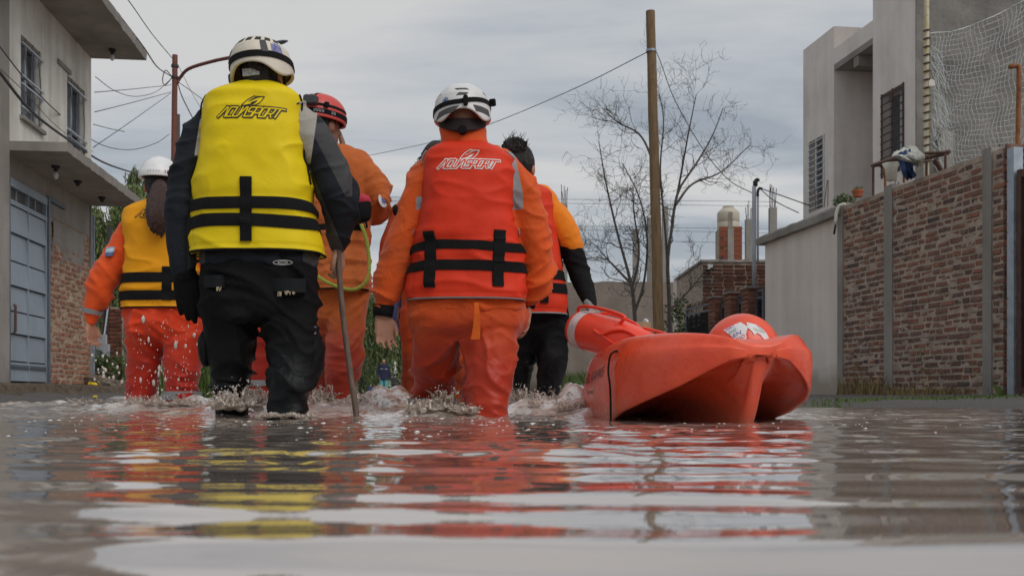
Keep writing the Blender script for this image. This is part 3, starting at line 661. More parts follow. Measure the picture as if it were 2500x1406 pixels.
# ------------------------------------------------------------------ right side: brick piers, fence, yard buildings
def fence():
    fr = FG; u0 = fr.uz(1868, 800)[0]+.03; u1 = fr.uz(1676, 800)[0]
    r = empty('brick_pier_fence', fr.world(u0, 0, 0), fr.rz, 'black metal panel fence between brick piers with spiked rail', 'fence'); L = u1-u0; H = 1.74
    prs = [fr.uz(x, 800)[0]-u0 for x in (1846, 1798, 1765, 1738)]
    piers = [(prs[0]-.0, .40), (prs[1]-.12, .40), (prs[2]-.1, .40)]
    pu = [fr.uz(1838, 800)[0]-u0, fr.uz(1795, 800)[0]-u0, fr.uz(1755, 800)[0]-u0]
    for k, u in enumerate(pu):
        w = .30; h = H+.04
        p = empty('pier', (u, 0, 0)); p.parent = r
        mb = MB(); mb.box((-w/2+.008, -.17, -.1), (w/2-.008, .14, h-.01)); mb.build('mortar', M['mortar'], p)
        zz = np.arange(.05, h, .068)
        for i, z in enumerate(zz):
            s = 1 if i % 2 else -1
            for (cx, cy, lx, rot) in ((0, .13, w*1.0, 0), (-w/2+.012, -.015, .30, R(90))):
                o = bpy.data.objects.new('brick', _pier_mesh()); COL.objects.link(o); o.parent = p
                o.location = (cx+random.gauss(0, .003), cy, z); o.scale = (lx, .022, .056); o.rotation_euler = (0, 0, rot)
        mb = MB(); mb.box((-w/2-.02, -.19, h), (w/2+.02, .17, h+.03)); mb.build('cap', M['concrete_dark'], p)
    edges = [0]+[e for u in pu for e in (u-.15, u+.15)]+[L]
    for a, b in zip(edges[::2], edges[1::2]):
        if b-a < .1: continue
        g = empty('panel', (a, 0, 0)); g.parent = r; w = b-a
        mb = MB(); mb.box((.01, -.02, .1), (.05, .02, H)); mb.box((w-.05, -.02, .1), (w-.01, .02, H)); mb.box((.05, -.019, H-.14), (w-.05, .019, H-.11)); mb.box((.05, -.019, H-.03), (w-.05, .019, H)); mb.build('frame', M['metal_frame'], g)
        for z in np.arange(.12, H-.15, .036):
            mb = MB(); Q = Matrix.Translation((0, 0, z)) @ Matrix.Rotation(R(38), 4, 'X'); mb.box((.05, -.018, -.002), (w-.05, .018, .002), M=Q); mb.build('slat', M['black_metal'], g)
        sp = MB()
        for u in np.arange(.02, w, .05): sp.add([(u-.008, -.005, H+.0), (u+.008, .005, H), (u+random.gauss(0, .02), random.gauss(0, .02), H+.09)], [(0, 1, 2)]); sp.tube([(u, 0, H), (u+random.gauss(0, .015), random.gauss(0, .015), H+.09)], .004, 3)
        o = sp.build('spikes', M['rust_dark'], g); o['kind'] = 'stuff'
_pm = []
def _pier_mesh():
    if not _pm:
        for k in range(4):
            V, Fs = brick_mesh(40+k, None); me = bpy.data.meshes.new('brick'); me.from_pydata(V.tolist(), [], Fs); me.materials.append(M['brick_pier']); _pm.append(me)
    return random.choice(_pm)
M['brick_pier'] = brickmat('brick_pier', [(.15, .055, .036), (.20, .08, .055), (.12, .045, .03), (.24, .10, .07)])
fence()
def gate_far():
    # open black gate leaf across the end of the fence
    a = W(1676, 850, 20.2); b = W(1727, 850, 19.2); fr = Frame(b[0], b[1], a[0]-b[0], a[1]-b[1]); L = np.linalg.norm((a-b)[:2]); H = 1.66
    r = empty('fence_gate', fr.world(0, 0, 0), fr.rz, 'black slatted metal gate with spikes at the end of the pier fence', 'gate')
    mb = MB()
    for u in (0, L*.25, L*.5, L*.75, L-.04): mb.box((u, -.02, .05), (u+.04, .02, H))
    for z in (.08, H-.16, H-.04): mb.box((.0, -.016, z), (L, .016, z+.035))
    mb.build('frame', M['black_metal'], r)
    for z in np.arange(.14, H-.18, .045):
        mb = MB(); Q = Matrix.Translation((0, 0, z)) @ Matrix.Rotation(R(35), 4, 'X'); mb.box((.04, -.02, -.002), (L-.01, .02, .002), M=Q); mb.build('slat', M['black_metal'], r)
    sp = MB()
    for u in np.arange(.02, L, .05): sp.tube([(u, 0, H), (u+random.gauss(0, .015), random.gauss(0, .015), H+.09)], .004, 3)
    o = sp.build('spikes', M['rust_dark'], r); o['kind'] = 'stuff'
gate_far()
def yard_building():
    d = 22.0; fr = Frame(W(1716, 800, d)[0], d, 1, 0.0)   # u to the right, n points away -> use negative n for the street side
    r = empty('brick_outbuilding', (W(1716, 800, d)[0], d, 0), 0, 'flat roofed dark brick outbuilding behind the pier fence', 'building')
    L = (1900-1716)*d/F; H = W(0, 640, d)[2]
    mb = MB(); mb.box((0, .0, -.2), (L, 3.5, H-.0)); mb.build('mortar', M['mortar'], r)
    fr2 = Frame(W(1716, 800, d)[0]+L, d, -1, 0)
    lst = courses(0.0, L, 1.2, H, course=.0755, hh=.055, head=.06)
    q = empty('front_bricks_tmp')
    me = [brick_mesh(60+k, None) for k in range(5)]; ms = []
    for V, Fs in me: m_ = bpy.data.meshes.new('brick'); m_.from_pydata((V*np.array([1, -1, 1])).tolist(), [], [f[::-1] for f in Fs]); m_.materials.append(M['brick_dark']); ms.append(m_)
    bpy.data.objects.remove(q)
    for (u, z, l, h, p) in lst:
        o = bpy.data.objects.new('brick', random.choice(ms)); COL.objects.link(o); o.parent = r; o.location = (u, .012-p, z); o.scale = (l, .02, h)
    V = []; mb = MB()
    for i in range(30):
        u = -.04+(L+.08)*i/29; k = .02*fbm(np.array([[u*6, 1, 2.]]), 2)[0]; V.append(np.array([(u, -.04+k, H), (u, -.03, H+.05+k), (u, 3.5, H+.05), (u, 3.5, H)]))
    mb.rings(V); mb.build('roof_edge', M['concrete_dark'], r)
    # small white camera on its corner
    c = W(1734, 652, d-.08); k = empty('security_camera', c, 0, 'small white security camera on the dark brick outbuilding', 'camera')
    mb = MB(); mb.box((-.055, -.03, -.045), (.05, .06, .055)); mb.build('housing', M['white_paint'], k)
    mb = MB(); mb.tube([(.02, -.02, -.045), (.02, -.09, -.05)], .035, 10); mb.build('lens', M['black_metal'], k)
    b = W(1684, 690, 24.5); mb = MB(); mb.box((b[0], 24.5, 0), (b[0]+1.2, 27, W(0, 652, 24.5)[2])); tag(mb.build('grey_block', M['render_grey']), 'low grey rendered block beside the dark brick outbuilding', 'building')
yard_building()
def tank_tower():
    d = 40.0; c = W(1778, 900, d); c[2] = 0; r = empty('water_tank_tower', c, 0, 'cream water tank on a hollow brick tower behind the yard buildings', 'water tank')
    w = .44; z0, z1 = 0, W(0, 562, d)[2]
    mb = MB(); mb.box((-w+.02, -w+.02, z0), (w-.02, w-.02, z1)); mb.build('core', M['mortar'], r)
    for z in np.arange(W(0, 640, d)[2], z1-.1, .19):
        for sx in (-1, 1):
            for k in (0, 1):
                o = MB(); x0 = sx*(.10 if k == 0 else .10); o.box((min(sx*.1, sx*w), -w-.01, z), (max(sx*.1, sx*w), -w+.03, z+.175)); 
                if k == 0: o.build('brick', M['brick_hollow'], r)
    for sx in (-1,):
        for z in np.arange(W(0, 640, d)[2]+.05, z1-.1, .38):
            o = MB(); o.box((-w+.04, -w-.014, z+.02), (-w+.16, -w+.0, z+.10)); o.build('hole', M['black_metal'], r)
    mb = MB(); mb.box((-.12, -w-.03, z0), (.12, -w+.02, z1)); mb.build('concrete_column', M['concrete'], r)
    mb = MB(); rr = .43; zt = W(0, 505, d)[2]; hh = zt-z1; A = np.linspace(0, 6.283, 28, endpoint=False)
    mb.rings([np.stack([np.cos(A)*s, np.sin(A)*s, 0*A+z1+q*hh], 1) for s, q in ((.36, 0), (rr, .02), (rr, .30), (rr*.97, .32), (rr, .34), (rr, .72), (rr*.95, .76), (rr*.6, .92), (rr*.5, .93), (rr*.5, 1.0), (.05, 1.0))])
    mb.build('tank', pmat('tank', (.47, .42, .335), .55, .08, 3), r, smooth=True, sharp=40)
    for x in (-.06, 0, .06):
        mb = MB(); mb.tube([(x, -.44, z1), (x, -.45, z1+.7*hh)], .016, 5); mb.build('pipe', M['concrete_dark'], r)
tank_tower()
def rebar_columns():
    for i, (x0, x1, yt, yr, d, lab) in enumerate([(1820, 1836, 536, 492, 38, 'concrete column with bare rebar tips beside the water tank'), (1878, 1895, 508, 445, 30, 'short concrete column with tall tangled rebar above the grey wall'),
            (1370, 1385, 500, 455, 35, 'concrete column with four rebar tips behind the walker with bun hair'), (1545, 1558, 560, 560, 34, 'thin concrete column behind the darker bare tree trunk'),
            (1580, 1592, 532, 532, 34.5, 'thin concrete column directly left of the wooden pole'), (1617, 1631, 504, 504, 33.5, 'tall concrete column directly right of the wooden pole')]):
        c = W((x0+x1)/2, 900, d); c[2] = 0; r = empty('concrete_column', c, 0, lab, 'column'); w = (x1-x0)*d/F/2; zt = W(0, yt, d)[2]
        mb = MB(); mb.box((-w, -w, -.2), (w, w, zt)); mb.build('shaft', M['concrete'], r)
        if yr < yt:
            for k in range(5):
                x = (k/4-.5)*1.6*w; e = W(0, yr, d)[2]+random.uniform(-.25, .1)
                mb = MB(); mb.tube([(x, random.uniform(-w, w)*.7, zt), (x*1.1, 0, (zt+e)/2), (x*1.25+random.gauss(0, .02), 0, e)], .012, 4); mb.build('rebar', M['rust_dark'], r)
rebar_columns()
def back_wall():
    d = 30.0; a = W(1240, 900, d); b = W(1724, 900, d); H = W(0, 688, d)[2]
    mb = MB(); n = 40; V = []
    for i in range(n+1):
        x = a[0]+(b[0]-a[0])*i/n; k = .03*fbm(np.array([[x*2, 0, 3.]]), 3)[0]; V.append(np.array([(x, d, -.2), (x, d, H+k), (x, d+.2, H+k), (x, d+.2, -.2)]))
    mb.rings(V); tag(mb.build('boundary_wall', M['render_brown']), 'long brown rendered boundary wall behind the bare trees', 'wall')
    # white electrical pipes rising by the brick pier
    d = 18.0; c = W(1843, 705, d); r = empty('service_mast', c, 0, 'pair of white plastic service pipes with curved tops above the brick pier', 'pipe')
    p = [W(1841, y, d)-c for y in (705, 600, 500, 455)]; mb = MB(); mb.tube(p, .036, 10); mb.build('pipe', M['pvc'], r, smooth=True)
    mb = MB(); mb.tube([W(1844, y, d)-c for y in (455, 442)], .042, 8); mb.tube(catmull([W(1843, 446, d)-c, W(1846, 440, d)-c, W(1850, 439, d)-c, W(1852, 443, d)-c], 8), .03, 8); mb.build('cap', M['black_metal'], r, smooth=True)
    p = [W(1850, y, d-.06)-c for y in (640, 560, 480)]; mb = MB(); mb.tube(p, .02, 8); mb.tube(catmull([W(1850, 480, d-.06)-c, W(1850, 468, d-.06)-c, W(1854, 460, d-.06)-c, W(1861, 462, d-.06)-c], 8), .024, 8, mi=1); mb.build('pipe', [M['pvc'], M['black_metal']], r, smooth=True)
back_wall()

# ------------------------------------------------------------------ left house
FL = Frame(-6.37, 15.5, .116, -1)
def left_house():
    r = empty('corner_house', FL.world(0, 0, 0), FL.rz, 'two storey house with stained white upper wall, projecting slabs and grey metal gate', 'house')
    U = 6.0; zs0, zs1 = 2.93, 3.04; zr = 5.17; g0 = .22
    mb = MB()
    w1 = (FL.uz(101, 200)[0], FL.uz(51, 200)[0], FL.uz(75, 300)[1], FL.uz(75, 106)[1]); w2 = (FL.uz(208, 300)[0], FL.uz(164, 300)[0], zs1+.02, FL.uz(186, 204)[1])
    # upper wall, with two real openings
    def wall(a, b, z0, z1, m='paint_white', n1=0, nm='wall'):
        k = MB(); k.box((a, -4, z0), (b, n1, z1)); k.build(nm, M[m], r)
    wall(0, w2[0], zs1, zr); wall(w2[1], w1[0], zs1, zr); wall(w1[1], U, zs1, zr)
    for w in (w1, w2):
        if w[2]-zs1 > .05: wall(w[0], w[1], zs1, w[2], n1=-.003)
        wall(w[0], w[1], w[3], zr, n1=-.003); wall(w[0], w[1], w[2], w[3], 'concrete_dark', n1=-.4)
        o = empty('window'); o.parent = r; ua, ub, zb, zt = w; um = (ua+ub)/2
        k = MB(); k.box((ua, -.14, zb), (ub, -.12, zt)); k.build('pane', M['glass_dark'], o)
        for a, b in ((ua, ua+.045), (um-.03, um+.03), (ub-.045, ub)): k = MB(); k.box((a, -.118, zb), (b, -.07, zt)); k.build('sash', M['alu'], o)
        for z in (zb, (zb+zt)/2+.04, zt-.045): k = MB(); k.box((ua+.045, -.116, z), (ub-.045, -.072, z+.045)); k.build('sash', M['alu'], o)
        for z in (zb+.10, (zb+zt)/2-.12, (zb+zt)/2-.02, zt-.12): k = MB(); k.box((ua-.02, .012, z), (ub+.02, .03, z+.022)); k.build('bar', M['alu'], o)
        for q in range(3):
            u = ua+(ub-ua)*(q+.5)/3; k = MB(); pts = [(u+.03*math.sin(z*9), .02, z) for z in np.linspace(zb+.02, zt-.02, 26)]; k.tube(pts, .007, 4); k.build('bar', M['metal_frame'], o)
        k = MB(); k.box((ua-.05, -.0, zb-.05), (ub+.05, .05, zb-.004)); k.build('sill', M['concrete'], o)
    u = FL.uz(139, 157)[0]; z = FL.uz(150, 165)[1]; k = MB(); k.box((w2[1]-.1, .001, w2[3]+.02), (u, .03, w2[3]+.08)); k.build('lintel', M['concrete_dark'], r)
    # slabs
    def slab(z0, z1, ua, ub, over, nm):
        k = MB(); V = []; n = 60
        for i in range(n+1):
            uu = ua+(ub-ua)*i/n; j = .012*fbm(np.array([[uu*5, z0, 1.]]), 3)[0]; q = .010*fbm(np.array([[uu*5, z0, 9.]]), 3)[0]; V.append(np.array([(uu, -4, z0), (uu, over+j, z0+q), (uu, over+j+.01, z1+q), (uu, -4, z1)]))
        k.rings(V); k.build(nm, M['concrete_dark'], r)
    slab(zs0, zs1, -.01, FL.uz(4, 500)[0]-.0, .74, 'balcony_slab'); slab(zr, zr+.12, -.02, U, .80, 'roof_slab')
    # neighbour strip at the picture edge
    k = MB(); k.box((FL.uz(4, 500)[0]+.005, -.4, -.2), (FL.uz(4, 500)[0]+1.4, .09, 7.0)); k.build('pilaster', M['concrete_dark'], r)
    # lower storey: concrete beam, brick panel, gate opening
    ga, gb = FL.uz(114, 800)[0], FL.uz(15, 800)[0]; zg = FL.uz(19, 432)[1]; zb_ = FL.uz(130, 532)[1]
    k = MB(); k.box((0, -4, zb_), (ga-.0, -.004, zs0-.002)); k.box((ga, -4, zg), (U, -.006, zs0-.002)); k.box((gb+.06, -4, -.2), (U, -.005, zg)); k.build('beam', M['concrete_dark'], r)
    k = MB(); k.box((.0, -4, g0-.3), (ga, -.03, zb_)); rough_face(k, 0, ga, g0-.1, zb_, -.012, .006, seed=8); k.build('mortar', M['mortar_pale'], r)
    smear = lambda u, z: False
    lst = courses(.02, ga-.07, g0, zb_, head=.5); pos = []
    bricks(r, Frame(FL.o[0], FL.o[1], FL.t[0], FL.t[1]), [(a, b, c, d, e-.014) for a, b, c, d, e in lst], M['brick_pale'], M['brick_pale_i'])
    # cement smeared over the top courses
    k = MB(); ua, ub = FL.uz(205, 560)[0], FL.uz(128, 560)[0]; n = 40; nz = 24
    Uu, Zz = np.meshgrid(np.linspace(ua, ub, n), np.linspace(zb_-.62, zb_-.04, nz), indexing='ij'); f = fbm(np.stack([Uu*3, Zz*5, 0*Uu], -1), 4); q = f*.35+np.clip((Zz-zb_+.62)/.5, 0, 1)-.42-.25*np.abs(Uu-(ua+ub)/2)
    k.grid(np.stack([Uu.ravel(), (np.clip(q*.06, -.06, .012)+.002+.004*f).ravel(), Zz.ravel()], 1), n, nz); k.build('cement_smear', M['concrete_dark'], r, smooth=True)
    k = MB(); k.box((-.0, -.05, g0), (.06, .012, zs0-.003)); k.build('corner_strip', M['concrete_dark'], r)
    k = MB(); k.tube([(-.05, .02, .3), (-.05, .02, 2.8)], .02, 6); k.build('drain_pipe', M['galv'], r)
    # gate
    g = empty('gate', (0, 0, 0)); g.parent = r
    z_of = lambda py: CAMH+(HY-py)*FL.dist(gb)/F
    fw = .055
    k = MB(); k.box((ga-.02, -.03, g0-.05), (ga+.055, .045, zg+.02)); k.box((gb-.02, -.03, g0-.05), (gb+.10, .045, zg+.05)); k.build('post', M['metal_frame'], g)
    zz = [g0+.02, z_of(880), z_of(812), z_of(756), z_of(693), z_of(632), z_of(563), z_of(494)]
    cols = [(ga+.12, (ga+gb)/2+.03), ((ga+gb)/2+.05, gb-.03)]
    for a, b in cols:
        for i, (p0, p1) in enumerate(zip(zz[:-1], zz[1:])):
            nn = .0 if i % 2 else .012
            k = MB(); V = [np.array([(a, -.03, p0), (a, nn+.02, p0+.004), (a, nn, p1-.012), (a, -.03, p1-.012)]), np.array([(b, -.03, p0), (b, nn+.02, p0+.004), (b, nn, p1-.012), (b, -.03, p1-.012)])]; k.rings(V); k.build('sheet_panel', M['metal_grey'], g)
        zt0, zt1 = zz[-1]+.06, zg-.10
        k = MB(); k.box((a, -.03, zt0), (b, -.02, zt1)); k.build('mesh_pane', pmat('mesh_pane', (.10, .095, .09), .8, .1, 60), g)
        k = MB(); k.box(((a+b)/2-.008, -.018, zt0), ((a+b)/2+.008, .0, zt1)); k.build('bar', M['metal_grey'], g)
        k = MB(); 
        for q in np.arange(a+.01, b, .028): k.box((q, .034, zz[0]+.14), (q+.011, .036, zz[0]+.20))
        o = k.build('louvre_slots', M['black_metal'], g); o['kind'] = 'stuff'
    k = MB()
    for a, b in ((ga+.075, ga+.118), ((ga+gb)/2+.032, (ga+gb)/2+.048), (gb-.028, gb-.022)): k.box((a, -.028, g0), (b, .03, zg-.04))
    k.box((ga+.06, -.029, zz[-1]), (gb-.03, .031, zz[-1]+.055)); k.box((ga+.06, -.029, zg-.10), (gb-.03, .032, zg-.0)); k.build('frame', M['metal_grey'], g)
    k = MB(); k.tube([(gb-.10, .05, z_of(742)), (gb-.10, .07, z_of(744)), (gb-.10, .07, z_of(808)), (gb-.10, .05, z_of(810))], .016, 8); k.build('handle', M['rust_dark'], g)
    k = MB(); k.box((FL.uz(155, 510)[0], -.0, zg-.02), (ga-.02, .04, zg+.03)); k.build('rail', M['metal_frame'], g)
    # bulbs under the slabs
    for px, py, zc, bulb in ((136, 395, zs0, 1), (190, 432, zs0, 0), (249, 469, zs0, 0), (274, 98, zr, 1)):
        n_ = .36 if zc < 4 else .42; best = None
        u_, z_ = FL.uz(px, py, n_); q = empty('ceiling_bulb', (u_, n_, zc)); q.parent = r
        k = MB(); k.tube([(0, 0, 0), (0, 0, -.03)], .05, 12); k.tube([(0, 0, -.03), (0, 0, -.07)], .025, 10); k.build('socket', M['black_metal'], q)
        if bulb: k = MB(); k.ball((0, 0, -.12), (.032, .032, .05)); k.build('bulb', M['white_paint'], q, smooth=True)
left_house()
def sidewalk():
    # raised path in front of the left house and its ragged earth edge
    r = FL; us = np.linspace(-6, 7, 150); V = []; mb = MB()
    for u in us:
        e = .62+.10*fbm(np.array([[u*2, 0, 4.]]), 3)[0]; z = .205+.012*fbm(np.array([[u*3, 0, 14.]]), 3)[0]; s = .05*fbm(np.array([[u*4, 7, 4.]]), 3)[0]; q = .07*fbm(np.array([[u*5, 17, 4.]]), 3)[0]
        z -= .10*float(sstep(np.array(-u), -.2, 2.5))
        V.append(np.array([r.world(u, -.05, z), r.world(u, e-.08, z), r.world(u, e, z-.03), r.world(u, e+.03+s, z*.6), r.world(u, e+.12+q, .05), r.world(u, e+.35+s, -.05), r.world(u, -.05, -.3)]))
    mb.rings(V); tag(mb.build('sidewalk', M['soil'], smooth=False), kind='structure')
sidewalk()

# ------------------------------------------------------------------ trees, poles, cables, left background
def strand_tree(name, lab, px, ybase, d, top_y, spread, seed, nlimb, nstrand, leaf, droop, mat, width=1.0, lean=0):
    r_ = np.random.default_rng(seed); b = W(px, ybase, d); b[2] = ground_h(np.array(b[0]), np.array(b[1])); r = empty(name, b, 0, lab, 'tree')
    H = W(0, top_y, d)[2]-b[2]; tr = MB(); cr = MB()
    tr.tube(catmull([(0, 0, -.2), (.05*H*.3, 0, H*.25), (lean*.3, 0, H*.5)], 8), np.linspace(.05*H, .032*H, 8), 9)
    ends = []
    for k in range(nlimb):
        a = 2*math.pi*k/nlimb+r_.normal()*.3; s = spread*r_.uniform(.35, .9); e = np.array([math.cos(a)*s+lean, math.sin(a)*s*.8, H*r_.uniform(.72, .97)])
        p = catmull([(lean*.2, 0, H*.4), (e[0]*.4, e[1]*.4, H*.66), e], 9); tr.tube(p, np.linspace(.022*H, .005*H, 9), 6); ends += [p[-1], p[-2], p[-3], p[-4], p[-5]]
    ends = np.array(ends)
    for k in range(nstrand):
        s0 = ends[r_.integers(len(ends))]+r_.normal(size=3)*np.array([.10, .10, .03])*spread
        o = np.array([s0[0]-lean, s0[1], 0]); o /= np.linalg.norm(o)+1e-6
        L = droop*H*r_.uniform(.25, 1); m = int(max(6, L/leaf/.8)); t = np.linspace(0, 1, m)
        P = s0+np.outer(t, o)*spread*.28*r_.uniform(.2, 1)*np.array([1, 1, 0]); P[:, 2] += .05*H*np.sin(t*2.2)*r_.uniform(0, 1)-L*t**1.6
        P[:, 0] += .04*L*np.sin(t*5+r_.uniform(0, 6)); P = P[P[:, 2] > .15]
        for p in P:
            for q in range(2):
                a = np.array([r_.normal()*.45, r_.normal()*.45, -1]); a /= np.linalg.norm(a); c = np.cross(a, r_.normal(size=3)); c /= np.linalg.norm(c)+1e-9; s = leaf*r_.uniform(.6, 1.3); p2 = p+r_.normal(size=3)*leaf*.4
                cr.add([p2-a*s, p2+c*s*.2*width, p2+a*s, p2-c*s*.2*width], [(0, 1, 2, 3)])
    tr.build('trunk', M['bark'], r, smooth=True); cr.build('crown', mat, r)
strand_tree('willow_tree', 'feathery willow rising behind the corner house beyond the balcony slab', 268, 900, 24, 372, 1.5, 3, 9, 330, .075, .55, M['leaf_willow'], 1.3)
strand_tree('willow_tree', 'broad willow with hanging branches behind the two distant walkers', 975, 960, 76, 690, 3.6, 8, 10, 430, .19, .9, M['leaf_willow'], 1.1)
strand_tree('willow_tree', 'thin willow with light showing through, left of the broad willow', 885, 960, 82, 735, 2.0, 12, 7, 150, .17, .85, M['leaf_willow'], 1.2)

def bare_tree(name, lab, stems, d, seed, depth=4, twig=1.0):
    r_ = np.random.default_rng(seed); b = W(stems[0][0][0], stems[0][0][1], d); b[2] = 0; r = empty(name, b, 0, lab, 'tree'); tr = MB(); cr = MB(); tot = [0]
    def grow(p, v, L, rad, lev):
        n = 6; P = [p]; q = p.copy(); w = v.copy()
        for k in range(n):
            w = w+r_.normal(size=3)*(.20+.06*lev)+np.array([0, 0, .05]); w /= np.linalg.norm(w); q = q+w*L/n; P.append(q.copy())
        P = np.array(P); (tr if lev < 2 else cr).tube(P, np.linspace(rad, rad*.45, n+1), 6 if lev < 2 else 4 if lev < 3 else 3, caps=False); tot[0] += 1
        if lev >= depth: return
        for k in range(r_.integers(3, 6) if lev < 3 else r_.integers(2, 5)):
            i = r_.integers(1, n+1); dv = P[i]-P[i-1]; dv /= np.linalg.norm(dv); s = r_.normal(size=3); s -= dv*np.dot(s, dv); s /= np.linalg.norm(s)+1e-9
            a = r_.uniform(.45, 1.15); nv = dv*math.cos(a)+s*math.sin(a)*np.array([1, .7, 1]); nv[2] += .15; nv /= np.linalg.norm(nv)
            grow(P[i], nv, L*r_.uniform(.45, .75), max(rad*(1-.5*i/n)*.55, .0035), lev+1)
    for st in stems:
        pts = np.array([W(x, y, d+dz)-b for x, y, dz in st]); m = 24; P = catmull(pts, m); rad = np.linspace(.052 if st is stems[0] else .028, .008, m); tr.tube(P, rad, 8, caps=False)
        for k in range(int(13*twig)):
            i = r_.integers(m//3, m); dv = P[min(i+1, m-1)]-P[i-1]; dv /= np.linalg.norm(dv)+1e-9; s = r_.normal(size=3); s -= dv*np.dot(s, dv); s /= np.linalg.norm(s)
            a = r_.uniform(.5, 1.1); nv = dv*math.cos(a)+s*math.sin(a); grow(P[i], nv/np.linalg.norm(nv), r_.uniform(.38, .98), rad[i]*.42, 2)
    tr.build('trunk', M['bark'], r, smooth=True); cr.build('twigs', M['bark'], r)
bare_tree('bare_tree', 'dark leafless tree with dense upright twigs left of the wooden pole', [[(1554, 975, 0), (1552, 870, 0), (1549, 760, 0), (1540, 690, 0), (1505, 560, .3), (1478, 440, .5), (1462, 345, .6)], [(1549, 765, 0), (1572, 690, 0), (1580, 580, -.3), (1560, 480, -.5), (1520, 400, -.6)], [(1543, 705, 0), (1560, 620, .2), (1548, 520, .3), (1545, 455, .3)], [(1538, 690, 0), (1490, 640, .3), (1455, 600, .4)]], 19.5, 5, 4, 1.3)
bare_tree('bare_tree', 'tall spreading leafless tree behind the wooden pole', [[(1638, 975, 0), (1636, 880, 0), (1634, 740, 0), (1630, 640, 0), (1640, 560, 0), (1655, 470, .2), (1700, 400, .3), (1740, 330, .3), (1765, 265, .4)], [(1630, 650, 0), (1624, 560, 0), (1612, 420, -.2), (1620, 300, -.2), (1610, 230, 0)], [(1650, 500, 0), (1690, 450, .4), (1760, 420, .6), (1830, 355, .7)], [(1618, 470, 0), (1570, 340, .3), (1510, 300, .5), (1470, 265, .5)], [(1640, 545, 0), (1660, 440, .2), (1680, 330, -.2), (1700, 230, -.3)], [(1634, 760, 0), (1690, 700, .2), (1730, 650, .3)]], 20.5, 11, 4, .9)
shrub('wall_bush', 'light green leafy bush between the trees and the black gate', 1655, 800, 20.8, (.35, .3, .75), 700, .05, M['leaf_bush'], 9)

def pole(name, lab, x0, y0, x1, y1, wpx, d, mat, ybot=None):
    a = W(x1, y1, d); b = W(x0, y0, d); t = (b-a)/(b[2]-a[2]); base = a-t*(a[2]+.3); r = empty(name, base, 0, lab, 'pole'); n = 24; H = b-base
    mb = MB(); k = np.linspace(0, 1, n)[:, None]; pts = H*k; pts[:, 0] += .012*fbm(np.stack([k[:, 0]*6, 0*k[:, 0], 0*k[:, 0]+d], 1), 2); w = wpx*d/F/2
    mb.tube(pts, np.linspace(w*1.15, w*.92, n)*(1+.05*fbm(np.stack([k[:, 0]*14, 0*k[:, 0]+3, 0*k[:, 0]], 1), 2)), 14); mb.build('shaft', mat, r, smooth=True, sharp=50); return r, base
pr, pb = pole('wooden_pole', 'tall bare wooden utility pole standing in front of the leafless trees', 1588, 28, 1609, 845, 24, 18.0, M['wood_pole'])
mb = MB(); p = W(1590, 125, 18)-pb; A = np.linspace(0, 6.283, 16, endpoint=False); mb.rings([np.stack([np.cos(A)*s+p[0], np.sin(A)*s+p[1], 0*A+p[2]+z], 1) for s, z in ((.086, -.02), (.094, -.02), (.094, .02), (.086, .02))], caps=False); mb.build('clamp', M['galv'], pr)
for q, z in enumerate((160, 195, 325, 375)):
    mb = MB(); mb.ball(W(1593+q*2, z, 17.92)-pb, (.012, .01, .018), 8, 6); mb.build('knot', M['wood_grey'], pr)
pr2, pb2 = pole('street_lamp', 'reddish street lamp pole with curved arm reaching towards the road', 427, 135, 423, 600, 14, 26.0, M['pole_red'])
mb = MB(); mb.tube(catmull([W(432, 205, 26)-pb2, W(440, 190, 26)-pb2, W(462, 168, 25.8)-pb2, W(520, 150, 25.4)-pb2, W(580, 137, 25)-pb2, W(640, 118, 24.6)-pb2], 24), .042, 8); mb.build('arm', M['pole_red'], pr2, smooth=True)
mb = MB(); mb.tube(catmull([W(632, 120, 24.6)-pb2, W(655, 112, 24.4)-pb2, W(690, 103, 24.2)-pb2, W(702, 100, 24.1)-pb2], 10), [.05, .07, .09, .10, .10, .09, .08, .06, .045, .02], 10, flat=.5); mb.build('lamp_head', M['metal_frame'], pr2, smooth=True)
for y in (162, 190):
    mb = MB(); p = W(427, y, 26)-pb2; mb.rings([np.stack([np.cos(A)*s+p[0], np.sin(A)*s+p[1], 0*A+p[2]+z], 1) for s, z in ((.08, -.03), (.092, -.03), (.092, .03), (.08, .03))], caps=False); mb.build('clamp', M['cable'], pr2)
pole('wooden_pole', 'short grey wooden pole right behind the red street lamp pole', 434, 280, 433, 600, 12, 30.0, M['wood_grey'])

def wire(lab, pts, r=.008, sag=0, name='overhead_cable', group=None, n=24, mat='cable'):
    P = catmull([W(*p) for p in pts], n); mb = MB(); mb.tube(P, r, 5); tag(mb.build(name, M[mat], smooth=True), lab, 'cable', group)
wire('thick twisted cable sagging across the front of the corner house', [(-40, 130, 9), (0, 178, 10), (80, 275, 11.5), (180, 350, 14), (260, 400, 18), (345, 428, 25)], .017)
wire('thin cable crossing the upper wall of the corner house towards the lamp pole', [(-40, 60, 9), (0, 115, 10), (80, 215, 12), (170, 300, 15), (250, 355, 20), (320, 366, 23), (380, 350, 25), (413, 328, 26)], .008)
wire('fine cable hanging just above the thick twisted one', [(-20, 150, 9.5), (60, 225, 11), (140, 310, 13), (228, 372, 16)], .004)
wire('steep dark cable from above the roof to the lamp pole top', [(255, -60, 18), (312, 0, 20), (370, 82, 23), (420, 142, 26)], .010)
wire('cable from the roof slab edge to the lamp pole', [(285, 30, 15.2), (350, 115, 16.5), (385, 165, 21), (420, 188, 26)], .013)
wire('short looped cable hanging beside the lamp pole', [(420, 188, 26), (404, 172, 25.9), (397, 195, 25.9), (403, 208, 25.9), (420, 190, 26)], .012)
